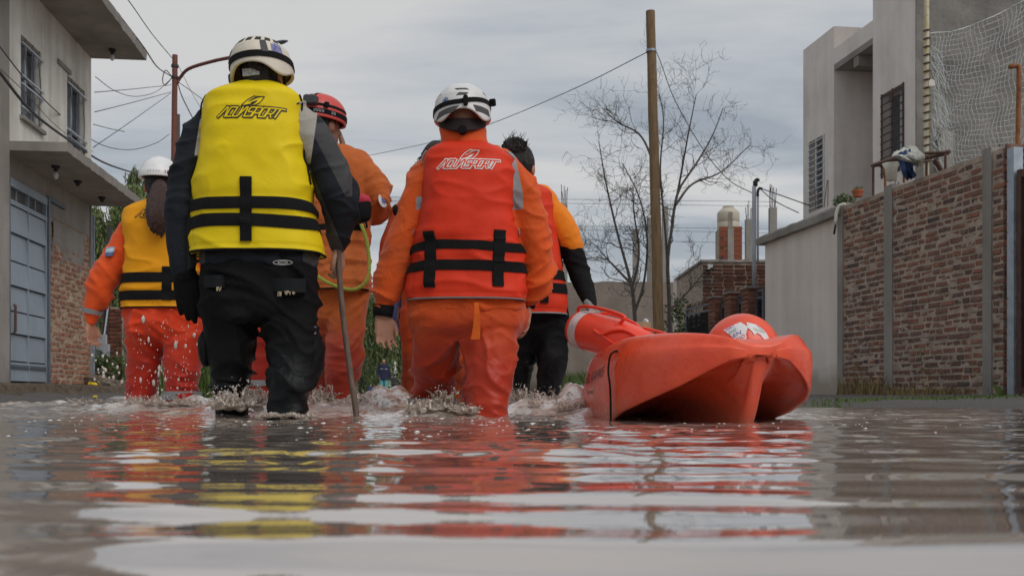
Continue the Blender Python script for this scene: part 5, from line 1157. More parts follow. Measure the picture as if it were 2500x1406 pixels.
class Helmet:
    def __init__(s, Pn, px, py, hw, hd, hh, roll=0, pitch=0, yaw=0, rim=None, dz=0, p=2.3):
        s.P = Pn; s.c = Pn.P(px, py, dz); s.hw, s.hd, s.hh, s.p = hw, hd, hh, p; s.rim = rim or (lambda a: -.02+0*a)
        a, b, c = R(roll), R(pitch), R(yaw)
        s.R = np.array([[math.cos(c), math.sin(c), 0], [-math.sin(c), math.cos(c), 0], [0, 0, 1]])@np.array([[math.cos(a), 0, -math.sin(a)], [0, 1, 0], [math.sin(a), 0, math.cos(a)]])@np.array([[1, 0, 0], [0, math.cos(b), -math.sin(b)], [0, math.sin(b), math.cos(b)]])
    def H(s, az, z, off=0):   # az 0 = nape, positive to the wearer's right
        az, z = np.broadcast_arrays(np.asarray(az, float), np.asarray(z, float)); q = np.clip(z/s.hh, 0, 1); r = (1-q**s.p)**(1/s.p*1.05)+np.clip(-z, 0, 1)*.25
        p = np.stack([np.sin(az)*(s.hw*r+off*(1-q*.8)), -np.cos(az)*(s.hd*r+off*(1-q*.8)), z+off*q**2], -1); return s.c+p@s.R.T
    def shell(s, mat, name='helmet', ridge=None):
        n, k = 72, 30; az = np.linspace(0, 2*math.pi, n, endpoint=False); Rg = []
        zr = s.rim(az); Rg.append(s.H(az, zr+.004, -.012)); Rg.append(s.H(az, zr, -.004))
        for t in np.linspace(0, 1, k):
            z = zr+(s.hh-zr)*math.sin(t*math.pi/2)*.9999
            Rg.append(s.H(az, z, (ridge(az, z) if ridge else 0)))
        mb = MB(); mb.rings(Rg, caps=False); mb.add(np.vstack([Rg[-1], [s.H(0., s.hh-1e-6)]]), [(i, (i+1) % n, n) for i in range(n)]); s.o = mb.build(name, mat, s.P.root, True); return s.o
    def patch(s, az0, az1, z0, z1, mat, off=.002, name='vent', skew=0, th=None, n=9, m=5, zfn=None):
        A, Z = np.meshgrid(np.linspace(az0, az1, n), np.linspace(0, 1, m), indexing='ij'); A2 = A+skew*(Z-.5); Zz = (z0+(z1-z0)*Z)+(zfn(A2) if zfn else 0); mb = MB(); mb.grid(s.H(A2, Zz, off).reshape(-1, 3), n, m)
        # rim of the patch so it has thickness
        G = s.H(A2, Zz, off).reshape(n, m, 3); G2 = s.H(A2, Zz, -.004).reshape(n, m, 3); loop = [(i, 0) for i in range(n)]+[(n-1, j) for j in range(1, m)]+[(i, m-1) for i in range(n-2, -1, -1)]+[(0, j) for j in range(m-2, 0, -1)]
        mb.rings([np.array([G[a] for a in loop]), np.array([G2[a] for a in loop])], caps=False); return mb.build(name, mat, s.o, False)
    def belt(s, zfn, w, mat, off=.004, name='headlamp_strap', a0=0, a1=2*math.pi):
        az = np.linspace(a0, a1, 90); z = zfn(az); mb = MB(); mb.grid(np.vstack([s.H(az, z-w/2, -.002), s.H(az, z-w/2, off), s.H(az, z+w/2, off), s.H(az, z+w/2, -.002)]), 4, len(az)); return mb.build(name, mat, s.o, False)
    def box(s, az, z, size, mat, off=.012, name='lamp', rot=0):
        c = s.H(az, z, off); a = az; Rz = s.R@np.array([[math.cos(a), -math.sin(a), 0], [math.sin(a), math.cos(a), 0], [0, 0, 1]])@np.array([[math.cos(rot), 0, -math.sin(rot)], [0, 1, 0], [math.sin(rot), 0, math.cos(rot)]]); sx, sy, sz = np.array(size)/2
        V = []; 
        for y, k in ((-sy, .82), (-sy*.6, 1), (sy*.6, 1), (sy, .82)): V.append(np.array([(x*sx*k, y, z_*sz*k) for x, z_ in ((-1, -.7), (-.7, -1), (.7, -1), (1, -.7), (1, .7), (.7, 1), (-.7, 1), (-1, .7))])@Rz.T+c)
        mb = MB(); mb.rings(V); return mb.build(name, mat, s.o)
def hair_cap(Pn, mat, grow=.012, drop=-.06, name='hair', front=.03, k=None, amp=.004, extra=None, voxel=.007):
    k = Pn.hk; c, Rm = Pn.hc, Pn.hR; mb = MB(); mb.ball(c+Rm@np.array((0, -.012, .016)), (np.array((.074, .090, .10))+grow)*k, 22, 14, M=Rm); mb.ball(c+Rm@np.array((0, -.045, drop*.7)), np.array((.062+grow*.5, .05+grow*.6, .055))*k, 16, 10, M=Rm)
    if extra: extra(mb)
    V, N, q = fuse(mb, voxel, 2); L = (V-c)@Rm
    V = V+N*(amp*noise(V*np.array([60, 60, 14]))+amp*.7*noise(V*np.array([120, 120, 20])))[:, None]
    keep = ~((L[q].mean(1)[:, 1] > front+.25*np.clip(L[q].mean(1)[:, 2], -.05, .2)) & (L[q].mean(1)[:, 2] < .075)); return mesh_obj(name, V, q[keep], mat, Pn.root, True)
def rope(P, pts, r, mat, name='rope', parent=None, n=30, off=0): 
    mb = MB(); p = catmull(pts, n); mb.tube(p, r, 7); return mb.build(name, mat, parent or P.root, True)
TS = np.linspace(0, 1, 5)
foot = lambda x, d0=0: None
def feet(s, mb, legs):
    for L in legs:
        py, xl, xr = L[-1][:3]; dz = L[-1][3] if len(L[-1]) > 3 else 0; c = s.P((xl+xr)/2, py, dz); c[2] = .05; mb.tube([c+np.array([0, -.07, 0]), c+np.array([0, .05, 0]), c+np.array([0, .17, -.015])], [.045, .045, .035], 12, flat=.9, round_ends=True)

# ---- man in the yellow vest
def man_yellow():
    s = Person('person', 'man in bright yellow life vest and cream helmet, wading with a walking stick', 640, 4.0)
    torso = [(214, 605, 685), (228, 560, 708), (250, 512, 740), (300, 503, 748), (400, 498, 748), (500, 492, 758), (600, 492, 772), (638, 488, 780), (656, 492, 772)]
    aL = [(515, 290, 36), (486, 340, 43), (462, 410, 43), (446, 500, 42), (440, 580, 37), (447, 640, 33), (452, 662, 28)]
    aR = [(725, 290, 40, .0), (762, 335, 47, 0), (795, 400, 50, .02), (822, 470, 50, .05), (829, 530, 42, .10), (826, 580, 33, .15), (825, 596, 27, .17)]
    pel = [(600, 495, 768, 0, .6), (650, 490, 774, 0, .62), (710, 489, 778, 0, .62), (765, 494, 778, 0, .58), (790, 510, 765, .02, .40)]
    lL = [(740, 492, 632, .0, .9), (800, 497, 622, .02, .95), (860, 503, 617, .05, 1), (910, 511, 614, .08, 1), (950, 520, 612, .10, 1), (985, 524, 608, .12, 1), (1030, 526, 604, .14, 1), (1130, 530, 606, .16, 1)]
    lR = [(740, 632, 778, 0, .9), (800, 648, 776, -.02, .95), (850, 653, 776, -.02, 1), (890, 655, 777, -.03, 1), (930, 652, 768, -.05, 1), (970, 648, 753, -.06, 1), (1015, 645, 748, -.07, 1), (1060, 638, 752, -.07, 1), (1140, 645, 745, -.07, 1)]
    sh = lambda R_: [(r[0], r[1]+(r[2]-r[1])*.1, r[2]-(r[2]-r[1])*.1, *(r[3:])) for r in R_]
    def bd(mb):
        s.head(mb, 643, 178, yaw=14)
        for R_ in (torso, pel, lL, lR): mb.rings(s.rows(sh(R_), .92))
        for A in (aL, aR): p, r = s.limb(A, shrink=.7); mb.tube(p, r, 14, round_ends=True)
        s.hand(mb, s.P(455, 665), (.12, .0, -1), (1, .1, .1), (.15, 1, 0), .175, .35); s.hand(mb, s.P(826, 600, .17), (.05, .2, -1), (-.3, -1, 0), (-1, .2, 0), .175, 1.1); feet(s, mb, (lL, lR))
    s.body(M['skin'], bd)
    jk = [clothmat('jacket_navy', (.013, .016, .022), .75, fold=.4, spec=.2), clothmat('jacket_grey', (.060, .060, .063), .85, fold=.4, spec=.2), clothmat('jacket_beige', (.34, .32, .285), .85, fold=.3)]
    mn = lambda *g: np.minimum.reduce(g); mxx = lambda *g: np.maximum.reduce(g)
    grey = lambda px, py: mxx(mn(px-455-(py-480)*.02, 500-px, py-420, px-490+(py-300)*.13), mn(px-735, px-754-(py-300)*.36, 860-px, 480-py, py-300, px-750-(py-300)*.52), mn(px-740, 752+(py-400)*.42-px, py-400))
    beige = lambda px, py: mxx(mn(px-730, 400-py, 772-(py-300)*.14-px, py-240), mn(507-px, px-500+(py-220)*.16, 380-py))
    panels(jk[0], [('panel_grey', (.060, .060, .063)), ('panel_beige', (.34, .32, .285))])
    s.cloth('jacket', jk[0], [torso], [aL, aR], .0075, .012, 1, attrs={'panel_grey': grey, 'panel_beige': beige}, zf=8, xf=6, smooth=9)
    s.cloth('trousers', clothmat('trousers_black', (.005, .005, .0055), .8, spec=.15, wetz=.28, wetcol=(.006, .007, .008), fold=.5), [pel, lL, lR], [], .008, .019, 2, zf=9, xf=5, smooth=8)
    g = MB(); s.hand(g, s.P(453, 660), (.10, .02, -1), (1, .2, .1), (.2, 1, 0), .215, .30, .6); V, N, q = fuse(g, .006, 2); mesh_obj('glove', V+N*.004, q, M['glove'], s.root, True)
    g = MB(); p = s.P(452, 652); g.tube([p, p+np.array([0, 0, -.04])], .04, 16); g.build('cuff', M['cuff'], s.root, True)
    ye = clothmat('vest_yellow', (.76, .575, .008), .6, fold=.18, fs=9, var=.05, sheen=0, spec=.2)
    v = Vest(s, [(211, 580, 690), (216, 560, 704), (226, 533, 722), (240, 511, 737), (262, 504, 742), (330, 497, 743), (400, 488, 750), (440, 478, 763), (500, 474, 768), (560, 470, 778), (600, 468, 786), (624, 470, 787)], lambda y: .085 if y < 220 else .115 if y < 235 else .14 if y < 280 else .165, seed=1, squeeze=(497, 540), amp=.008)
    v.build(ye, M['strap']); v.band(483, 512, M['strap']); v.band(525, 556, M['strap'], curve=.6); v.vstrap(592, 620, 436, 592, M['strap'])
    ink = pmat('ink_black', (.02, .018, .015), .6); v.logo(540, 693, 266, 289, 592, 646, 236, 264, ink, ye)
    for sgn in (0, 1):     # piping up the arm holes
        th = math.pi if sgn == 0 else 0; z = np.linspace(v.zs[120], v.zs[-22], 40); p = v.S(np.full(40, th-.35 if sgn == 0 else th-.0+(-.35 if 0 else .35)*0-.35*0), z, .002) if False else v.S(np.full(40, -math.pi+.22 if sgn == 0 else -.22), z, .005); mb = MB(); mb.tube(p, .0035, 5); mb.build('piping', M['strap'], v.o, True)
    h = Helmet(s, 640, 172, .116, .142, .122, roll=7, pitch=-4, yaw=12, rim=lambda a: -.022-.040*np.exp(-((np.abs((a+math.pi) % (2*math.pi)-math.pi)-1.15)/.5)**2), p=2.25)
    cream = pmat('helmet_cream', (.62, .565, .47), .5, .10, 10, bump=.1, bs=40)
    h.shell(cream, ridge=lambda a, z: .004*np.exp(-((z-.062)/.004)**2)); h.belt(lambda a: .012-.004*np.cos(a), .024, M['strap'], .005)
    for a in np.arange(-1.35, 1.5, .36): h.patch(a-.11, a+.11, .070, .089, M['hair_black'], .0015, 'vent', skew=.05)
    gr = pmat('clip_grey', (.05, .05, .055), .6)
    for a in (-.95, .62): h.patch(a-.10, a+.10, .015, .066, gr, .006, 'strap_clip', skew=-.04)
    h.patch(.86, 1.25, .02, .064, pmat('sticker_blue', (.30, .30, .42), .5, .5, 60, col2=(.05, .06, .25)), .0022, 'sticker'); h.box(-1.75, .0, (.045, .035, .042), gr, .018, 'lamp')
    hair_cap(s, M['hair_black'], .006, -.05)
    mb = MB(); c = s.P(628, 196); mb.box((-.032, -.098, -.012), (.032, -.090, .016), M=Matrix.Translation(Vector(c)) @ Matrix.Rotation(R(-6), 4, 'Y')); mb.build('inner_label', pmat('tag', (.40, .41, .42), .5, .4, 90), h.o)
    mb = MB(); mb.rings(s.rows([(196, 598, 680, .01, .85), (206, 590, 690, .01, .85), (222, 585, 700, .0, .85)], n=10), caps=False); mb.build('collar', jk[0], s.parts['jacket'], True)
    for sx, a in ((1, 1.35), (-1, -1.35)): rope(s, [h.H(a, -.05, -.012), s.hc+s.hR@np.array([sx*.072, .03, -.06]), s.hc+s.hR@np.array([sx*.02, .055, -.118])], .006, M['strap'], 'chin_strap', h.o, 12)
    # pocket flaps with frayed edges, cargo pockets
    def flap(name, px0, px1, py0, py1, dz, mat, parent, th=.006, tilt=0, ratio=.62, bx=None):
        n = 9; V = []; V2 = []
        for i in range(n):
            t = i/(n-1); x = px0+(px1-px0)*t
            for y in (py0, (py0+py1)/2, py1): b = s.P(x, y+tilt*(x-px0), dz+bx*(2*t-1)**2); V.append(b); V2.append(b+np.array([0, .03, 0]))
        mb = MB(); mb.grid(np.array(V), n, 3, flip=True); V, V2 = np.array(V).reshape(n, 3, 3), np.array(V2).reshape(n, 3, 3); lp = [(i, 0) for i in range(n)]+[(n-1, 1)]+[(i, 2) for i in range(n-1, -1, -1)]+[(0, 1)]
        mb.rings([np.array([V[a] for a in lp]), np.array([V2[a] for a in lp])], caps=False); return mb.build(name, mat, parent)
    tr = s.parts['trousers']; pm = clothmat('flap', (.009, .010, .012), .8, spec=.2)
    flap('pocket_flap', 497, 556, 672, 702, -.152, pm, tr, bx=.035, tilt=-.02); flap('pocket_flap', 652, 744, 678, 712, -.152, pm, tr, bx=.035, tilt=.02)
    fray = pmat('fray', (.38, .31, .2), .9)
    for x, y in ((533, 706), (700, 716), (683, 718), (712, 718)):
        mb = MB(); 
        for k in range(6): a = s.P(x+random.uniform(-7, 7), y-6, -.158); mb.tube([a, a+np.array([random.gauss(0, .004), -.003, -random.uniform(.006, .018)])], .0016, 4)
        o = mb.build('frayed_thread', fray, tr); o['kind'] = 'stuff'
    mb = MB(); c = s.P(771, 868, .0); mb.ball(c, (.035, .07, .095), 14, 10); mb2 = MB(); mb2.ball(s.P(502, 850, .03), (.03, .06, .08), 14, 10)
    for m_ in (mb, mb2): V, N, q = fuse(m_, .009, 3); mesh_obj('cargo_pocket', V+N*folds(V, N, .006, 5)[:, None], q, tr.data.materials[0], tr, True)
    mb = MB(); a = s.P(757, 815, -.055); mb.box((-.0, 0, 0), (.026, .004, .03), M=Matrix.Translation(Vector(a)) @ Matrix.Rotation(R(35), 4, 'Z')); mb.build('woven_tag', pmat('tagr', (.30, .22, .32), .7, .6, 120, col2=(.05, .05, .10)), tr)
    p = v.back(np.array([s.P(690, 0)[0]]), np.array([v.z0]))[0]
    mb = MB(); A = np.linspace(0, 6.283, 24); c = s.P(690, 641, -.165)
    for rx, rz in ((.036, .0085), (.018, .0045)):
        q = np.stack([np.cos(A)*rx, 0*A, np.sin(A)*rz], 1)+c; mb.tube(q, .0016, 4, caps=False)
    mb.build('jacket_logo', pmat('ink_grey', (.40, .40, .38), .6), s.parts['jacket'])
    # stick held in the right hand
    a = W(824, 560, 4.16); b = W(869, 1004, 4.05); e = b+(b-a)*.25; pts = [a+(a-b)*.12, a, W(830, 690, 4.14), W(846, 840, 4.1), b, e]; base = np.array(e)
    mb = MB(); mb.tube(catmull(pts, 40)-base, np.linspace(.0115, .0125, 40), 10, round_ends=True); o = mb.build('walking_stick', pmat('stick', (.17, .115, .085), .75, .35, 16, bump=.4, bs=60, col2=(.08, .055, .045), stretch=(6, 6, .5)), None, True); o.location = Vector(base)
    tag(o, 'long brown wooden stick held by the man in the yellow vest', 'stick')
man_yellow()

# ---- person in the red vest and white helmet
def man_red():
    s = Person('person', 'person in red life vest, orange coverall and white helmet with black strap', 1140, 4.4)
    torso = [(352, 1095, 1180), (372, 1062, 1225), (400, 1035, 1258), (450, 1026, 1262), (520, 1020, 1268), (600, 1012, 1275), (680, 1002, 1280), (730, 998, 1280), (760, 996, 1280)]
    aL = [(1048, 430, 40), (1024, 480, 44), (1003, 545, 45), (978, 610, 45), (956, 670, 44), (945, 712, 38), (938, 738, 27)]
    aR = [(1240, 430, 42), (1272, 480, 46), (1296, 550, 46), (1308, 620, 42, .02), (1308, 680, 37, .05), (1298, 720, 29, .07), (1290, 738, 21, .08)]
    pel = [(700, 1000, 1280, 0, .6), (760, 995, 1281, 0, .64), (805, 1000, 1272, 0, .58), (830, 1020, 1250, .03, .36)]
    lL = [(780, 998, 1140, 0, .9), (840, 1002, 1126, .04, .95), (900, 1004, 1114, .12, 1), (945, 1006, 1108, .20, 1), (975, 1004, 1100, .26, 1), (1010, 1006, 1104, .30, 1), (1100, 1015, 1098, .32, 1)]
    lR = [(780, 1122, 1270, 0, .9), (840, 1126, 1260, -.02, .95), (900, 1130, 1254, -.04, 1), (950, 1132, 1250, -.05, 1), (1000, 1134, 1244, -.06, 1), (1050, 1128, 1248, -.06, 1), (1110, 1132, 1244, -.06, 1)]
    sh = lambda R_: [(r[0], r[1]+(r[2]-r[1])*.12, r[2]-(r[2]-r[1])*.12, *(r[3:])) for r in R_]
    def bd(mb):
        s.head(mb, 1130, 305, yaw=-4)
        for R_ in (torso, pel, lL, lR): mb.rings(s.rows(sh(R_), .92))
        for A in (aL, aR): p, r = s.limb(A, shrink=.6); mb.tube(p, r, 14, round_ends=True)
        s.hand(mb, s.P(935, 765), (.08, .03, -1), (1, .35, 0), (.35, -1, 0), .185, .55, .8, .16); s.hand(mb, s.P(1288, 745, .08), (-.06, .06, -1), (-.3, 1, 0), (-1, -.3, 0), .165, .45, .5); feet(s, mb, (lL, lR))
    s.body(M['skin'], bd, .0058)
    og = clothmat('coverall_orange', (.64, .090, .010), .8, wetz=.25, wetcol=(.36, .028, .008), wetw=.22, fold=.45, fs=12, dirt=(.16, .045, .02))
    ot = clothmat('trouser_orange', (.62, .088, .010), .8, wetz=.38, wetcol=(.40, .028, .007), wetw=.20, fold=.5, fs=10)
    mn = lambda *g: np.minimum.reduce(g); mxx = lambda *g: np.maximum.reduce(g)
    refl = lambda px, py: mxx(mn(px-1245, 1262+(py-400)*.20-px, 480-py, 1276-px), mn(px-1245, 1277-px, py-476, 512-py), mn(1034-px, px-1016, py-480, 512-py))
    panels(og, [('reflective', (.25, .265, .28))]); s.cloth('coverall_top', og, [torso], [aL, aR], .0075, .014, 4, attrs={'reflective': refl}, zf=8, xf=6)
    s.cloth('coverall_trousers', ot, [pel, lL, lR], [], .008, .022, 6, zf=9, xf=5.5, smooth=10)
    for (x, y, r, d0, tgt) in ((937, 745, 25, 0, (934, 772)), (1290, 738, 19, .08, (1288, 752))):
        a = s.P(x, y, d0); b = s.P(*tgt, d0); mb = MB(); mb.tube([a, (a+b)/2, b], [r*s.k*1.05, r*s.k, r*s.k*.96], 18, flat=.85); mb.build('cuff', M['cuff'], s.root, True)
    rd = clothmat('vest_red', (.66, .040, .014), .6, fold=.18, fs=9, var=.06, sheen=0, spec=.2)
    v = Vest(s, [(347, 1095, 1180), (353, 1078, 1192), (362, 1060, 1210), (376, 1043, 1235), (396, 1034, 1256), (430, 1031, 1258), (500, 1028, 1254), (550, 1023, 1260), (600, 1010, 1274), (650, 1001, 1282), (690, 995, 1285), (720, 994, 1284), (737, 998, 1279)], lambda y: .08 if y < 358 else .115 if y < 375 else .15 if y < 420 else .175, seed=2, squeeze=(600, 648), amp=.009, seam=True)
    v.build(rd, pmat('piping_grey', (.16, .155, .15), .6)); v.band(590, 612, M['strap'], curve=1.0); v.band(637, 662, M['strap'], curve=.5)
    v.vstrap(1039, 1064, 566, 703, M['strap']); v.vstrap(1202, 1228, 563, 700, M['strap'], skew=.03)
    v.logo(1072, 1217, 393, 413, 1122, 1170, 367, 393, pmat('ink_white', (.66, .64, .62), .6), rd)
    for th in (-math.pi+.22, -.22): z = np.linspace(v.zs[120], v.zs[-22], 40); mb = MB(); mb.tube(v.S(np.full(40, th), z, .005), .0035, 5); mb.build('piping', M['reflect'], v.o, True)
    h = Helmet(s, 1129, 283, .122, .148, .128, roll=2, pitch=-5, yaw=-3, rim=lambda a: -.020-.040*np.exp(-((np.abs((a+math.pi) % (2*math.pi)-math.pi)-.85)/.42)**2), p=2.3)
    wh = pmat('helmet_white', (.66, .66, .655), .4, .04, 8, spec=.5)
    h.shell(wh, ridge=lambda a, z: .004*np.exp(-((z-.055)/.006)**2)+.003*np.exp(-((np.abs((a+math.pi) % 6.2832-math.pi)-.55)/.12)**2)*(z > .06)); gv = pmat('vent_grey', (.075, .07, .07), .7)
    h.belt(lambda a: .010+.024*np.clip(np.sin(a), -.1, 1)**1.0, .019, M['strap'], .005)
    h.patch(-.24, .24, .062, .072, gv, .0015, 'vent', skew=-.10); h.patch(-.17, .19, .036, .049, gv, .0015, 'vent', skew=.10); h.patch(-1.25, -.92, .058, .067, gv, .0015, 'vent'); h.patch(1.0, 1.3, .066, .076, gv, .0015, 'vent')
    h.patch(-1.05, -.22, -.034, -.010, gv, .0015, 'rear_panel', skew=.22, zfn=lambda a: -.012*np.clip(-a-.3, 0, 1)); h.patch(.42, 1.15, -.030, -.004, gv, .0015, 'rear_panel', skew=-.10)
    h.box(.10, .008, (.020, .012, .044), M['strap'], .010, 'strap_clip'); h.box(1.35, .040, (.030, .026, .032), M['strap'], .020, 'buckle', rot=.4)
    mb = MB(); n = 20; A = np.linspace(0, 6.283, n, endpoint=False); 
    for rr, m_, o_ in ((.0165, pmat('st_blue', (.05, .09, .25), .5), .0025), (.0125, pmat('st_pale', (.40, .46, .55), .5), .0031), (.009, pmat('st_blue2', (.06, .10, .22), .5), .0037)):
        mb = MB(); mb.add(np.vstack([[h.H(-.62, .020, o_)], h.H(-.62+np.cos(A)*rr/.13, .020+np.sin(A)*rr, o_)]), [(0, 1+i, 1+(i+1) % n) for i in range(n)]); mb.build('round_sticker', m_, h.o)
    # orange hood collar and dark neck cradle
    hood = clothmat('hood_orange', (.66, .085, .012), .8)
    s.cloth('hood', hood, [[(285, 1078, 1180, .01, .95), (315, 1072, 1188, .01, .95), (340, 1075, 1190, .0, .95), (362, 1078, 1195, -.0, .95), (376, 1070, 1205, 0, .8)]], [], .008, .004, 3)
    mb = MB(); n = 26; V = []
    for i in range(n):
        t = i/(n-1)*2-1; a = t*1.35; c = s.P(1130, 318)
        for z, k in ((.022-.0*t, .098), (-.010-.02*(1-t*t), .106), (-.036*(1-t*t)-.0, .100)): V.append(c+np.array([math.sin(a)*k*.98, -math.cos(a)*(k+.012), z+.02*t*t]))
    mb.grid(np.array(V), n, 3); mb.build('neck_cradle', pmat('cradle', (.02, .012, .012), .8), h.o)
    mb = MB(); c = s.P(1132, 334); mb.tube([c+np.array([0, -.10, 0]), c+np.array([0, -.128, 0])], [.019, .017], 16); mb.build('adjuster_knob', M['strap'], h.o)
    # loose orange tab and dark sleeve patch
    mb = MB(); n = 10; V = []
    for i in range(n):
        t = i/(n-1); x = 1163-3*t+3*math.sin(t*3); hw = 5+6*t; y = 738+90*t
        for q in (-1, 0, 1): V.append(s.P(x+q*hw, y, -.205-.004*math.sin(t*5)+.035*t))
    V = np.array(V); mb.grid(V, n, 3); mb.grid(V+np.array([0, .006, 0]), n, 3, flip=True); mb.build('loose_tab', clothmat('tab', (.72, .13, .012), .8), s.parts['coverall_trousers'], True)
    mb = MB(); mb.ball(s.P(965, 513, -.025), (.012, .02, .024), 12, 8); mb.build('sleeve_patch', M['strap'], s.parts['coverall_top'], True)
    mb = MB(); mb.rings([r_ for r_ in s.rows([(972, 998, 1112, .24, 1.02), (994, 1000, 1110, .27, 1.02)], n=6)], caps=False); V = np.vstack(mb.v); c = V.mean(0); mb.v = [c+(V-c)*np.array([1.05, 1.05, 1])]; mb.build('reflective_band', M['reflect'], s.parts['coverall_trousers'], True)
man_red()

# ---- woman in the amber vest
def woman_amber():
    s = Person('person', 'woman in amber life vest with white hard hat and long dark ponytail', 398, 5.8)
    torso = [(487, 368, 428), (500, 335, 455), (520, 313, 478), (560, 310, 484), (620, 312, 484), (680, 306, 490), (740, 304, 494), (760, 304, 496)]
    aL = [(326, 528, 24), (312, 565, 29), (294, 610, 33), (268, 655, 35), (247, 700, 34), (231, 738, 28), (223, 765, 20), (221, 782, 16)]
    aR = [(468, 528, 24), (482, 580, 29), (490, 640, 28, .05), (486, 700, 24, .1), (480, 740, 18, .12)]
    pel = [(735, 304, 494, 0, .62), (780, 306, 497, 0, .66), (818, 310, 497, 0, .60), (838, 322, 484, .02, .40)]
    lL = [(800, 306, 402, 0, .9), (850, 310, 400, .03, 1), (900, 312, 394, .06, 1), (950, 312, 388, .08, 1), (1000, 314, 384, .1, 1), (1080, 320, 380, .1, 1)]
    lR = [(800, 398, 498, 0, .9), (850, 398, 497, -.02, 1), (900, 400, 491, -.03, 1), (935, 402, 484, -.03, 1), (965, 404, 482, -.03, 1), (1000, 408, 480, -.02, 1), (1085, 412, 474, 0, 1)]
    sh = lambda R_: [(r[0], r[1]+(r[2]-r[1])*.1, r[2]-(r[2]-r[1])*.1, *(r[3:])) for r in R_]
    def bd(mb):
        s.head(mb, 388, 452, yaw=-12, k=.93)
        for R_ in (torso, pel, lL, lR): mb.rings(s.rows(sh(R_), .92))
        for A in (aL, aR): p, r = s.limb(A, shrink=.6); mb.tube(p, r, 14, round_ends=True)
        s.hand(mb, s.P(220, 788), (.06, .12, -1), (.5, 1, 0), (1, -.4, 0), .17, .75, .7, .14); s.hand(mb, s.P(479, 752, .13), (-.05, .1, -1), (-.5, 1, 0), (-1, -.4, 0), .16, .6); feet(s, mb, (lL, lR))
    s.body(M['skin'], bd, .0058)
    og = clothmat('jacket_vivid', (.72, .085, .010), .75, fold=.45, fs=12); ot = clothmat('trouser_vivid', (.66, .05, .010), .75, wetz=.36, wetcol=(.42, .018, .006), wetw=.2, fold=.5, fs=11)
    s.cloth('jacket', og, [torso], [aL, aR], .009, .017, 11, zf=9, xf=6, smooth=3); s.cloth('trousers', ot, [pel, lL, lR], [], .009, .022, 12, zf=9, xf=6, smooth=8)
    am = clothmat('vest_amber', (.80, .335, .008), .6, fold=.18, fs=9, var=.05, sheen=0, spec=.2)
    v = Vest(s, [(486, 372, 426), (492, 352, 442), (502, 326, 466), (514, 310, 482), (545, 307, 486), (600, 311, 486), (640, 312, 486), (680, 303, 492), (720, 297, 497), (756, 299, 497)], lambda y: .08 if y < 495 else .11 if y < 510 else .14 if y < 540 else .16, seed=3, squeeze=(677, 720), amp=.009)
    v.build(am, M['strap']); v.band(666, 690, M['strap']); v.band(710, 733, M['strap']); v.vstrap(400, 422, 652, 734, M['strap'])
    v.logo(338, 458, 515, 531, 378, 420, 493, 512, pmat('ink_black2', (.03, .02, .015), .6), am)
    h = Helmet(s, 390, 432, .108, .135, .112, roll=0, pitch=3, yaw=-8, rim=lambda a: -.012+0*a, p=2.1); wh = pmat('hat_white', (.74, .74, .745), .35, .03, 8, spec=.5)
    h.shell(wh, 'hard_hat', ridge=lambda a, z: .006*np.clip((.040-z)/.02, 0, 1)+.003*np.exp(-((np.abs((a+math.pi) % 6.2832-math.pi))/.06)**2)*(z > .045))
    fa = pmat('faded_print', (.50, .48, .47), .5); pk = pmat('pink_print', (.55, .18, .24), .5)
    for a in (-.35, -.22, -.08, .06, .18): h.patch(a, a+.045, .006, .020, fa, .0075, 'faded_print', skew=.05)
    for a in (.46, .57): h.patch(a, a+.06, .016, .020, pk, .0075, 'number_print'); h.patch(a, a+.06, .010, .013, pk, .0075, 'number_print'); h.patch(a+.04, a+.06, .004, .018, pk, .0078, 'number_print'); h.patch(a, a+.06, .003, .006, pk, .0075, 'number_print')
    hair_cap(s, M['hair_black'], .008, -.055)
    # ponytail with separate hair ends
    a = s.P(392, 450, -.10); pts = [(390, 448, 12, -.09), (390, 465, 21, -.15), (388, 495, 28, -.185), (387, 525, 29, -.20), (388, 548, 24, -.205), (392, 562, 13, -.205), (394, 572, 5, -.205)]
    mb = MB(); p, r = s.limb(pts, 30); mb.tube(p, r, 28, round_ends=True); V, N, q = fuse(mb, .006, 2); u = np.arctan2(V[:, 1]-p[0, 1], V[:, 0]-p[0, 0]); V = V+N*(.004*noise(V*np.array([150, 150, 5]))+.003*noise(V*np.array([300, 300, 8])))[:, None]
    V[:, 2] += -.03*np.clip(noise(V*np.array([90, 90, 0])+4), 0, 1)*(V[:, 2] < s.P(0, 530)[2]); o = mesh_obj('ponytail', V, q, M['hair_brown'], s.root, True)
    mb = MB()
    for k in range(70):
        t = random.uniform(-1, 1); x0 = 390+t*24; L = random.uniform(10, 38); mb.tube(catmull([s.P(x0, 500, -.20+abs(t)*.02), s.P(x0+random.gauss(0, 4), 540, -.215+abs(t)*.03), s.P(390+t*16+random.gauss(0, 6), 545+L*(1-abs(t)*.6), -.208)], 7), .0013, 3)
    o2 = mb.build('loose_hair', M['hair_brown'], o); o2['kind'] = 'stuff'
    # sleeve reflective band, wrist band, flag patch, leg band
    def ring(name, L, i0, i1, mat, parent, g=1.06, m=24):
        p, r = s.limb(L, 60); a, b = int(i0*59), int(i1*59); mb = MB(); mb.tube(p[a:b+1], r[a:b+1]*g+.004, 22, caps=False); mb.build(name, mat, parent, True)
    jk = s.parts['jacket']; ring('reflective_band', aL, .80, .87, M['reflect'], jk); 
    n = 6; V = []
    for i in range(n):
        for j in range(n): u, w = i/(n-1), j/(n-1); V.append(s.P(262+22*u-6*w, 605+22*w-2*u, -.052-.03*math.sin(u*3.14*.8)))
    mb = MB(); mb.grid(np.array(V)+np.array([0, -.012, 0]), n, n, flip=True); mb.f2 = None; mi = []
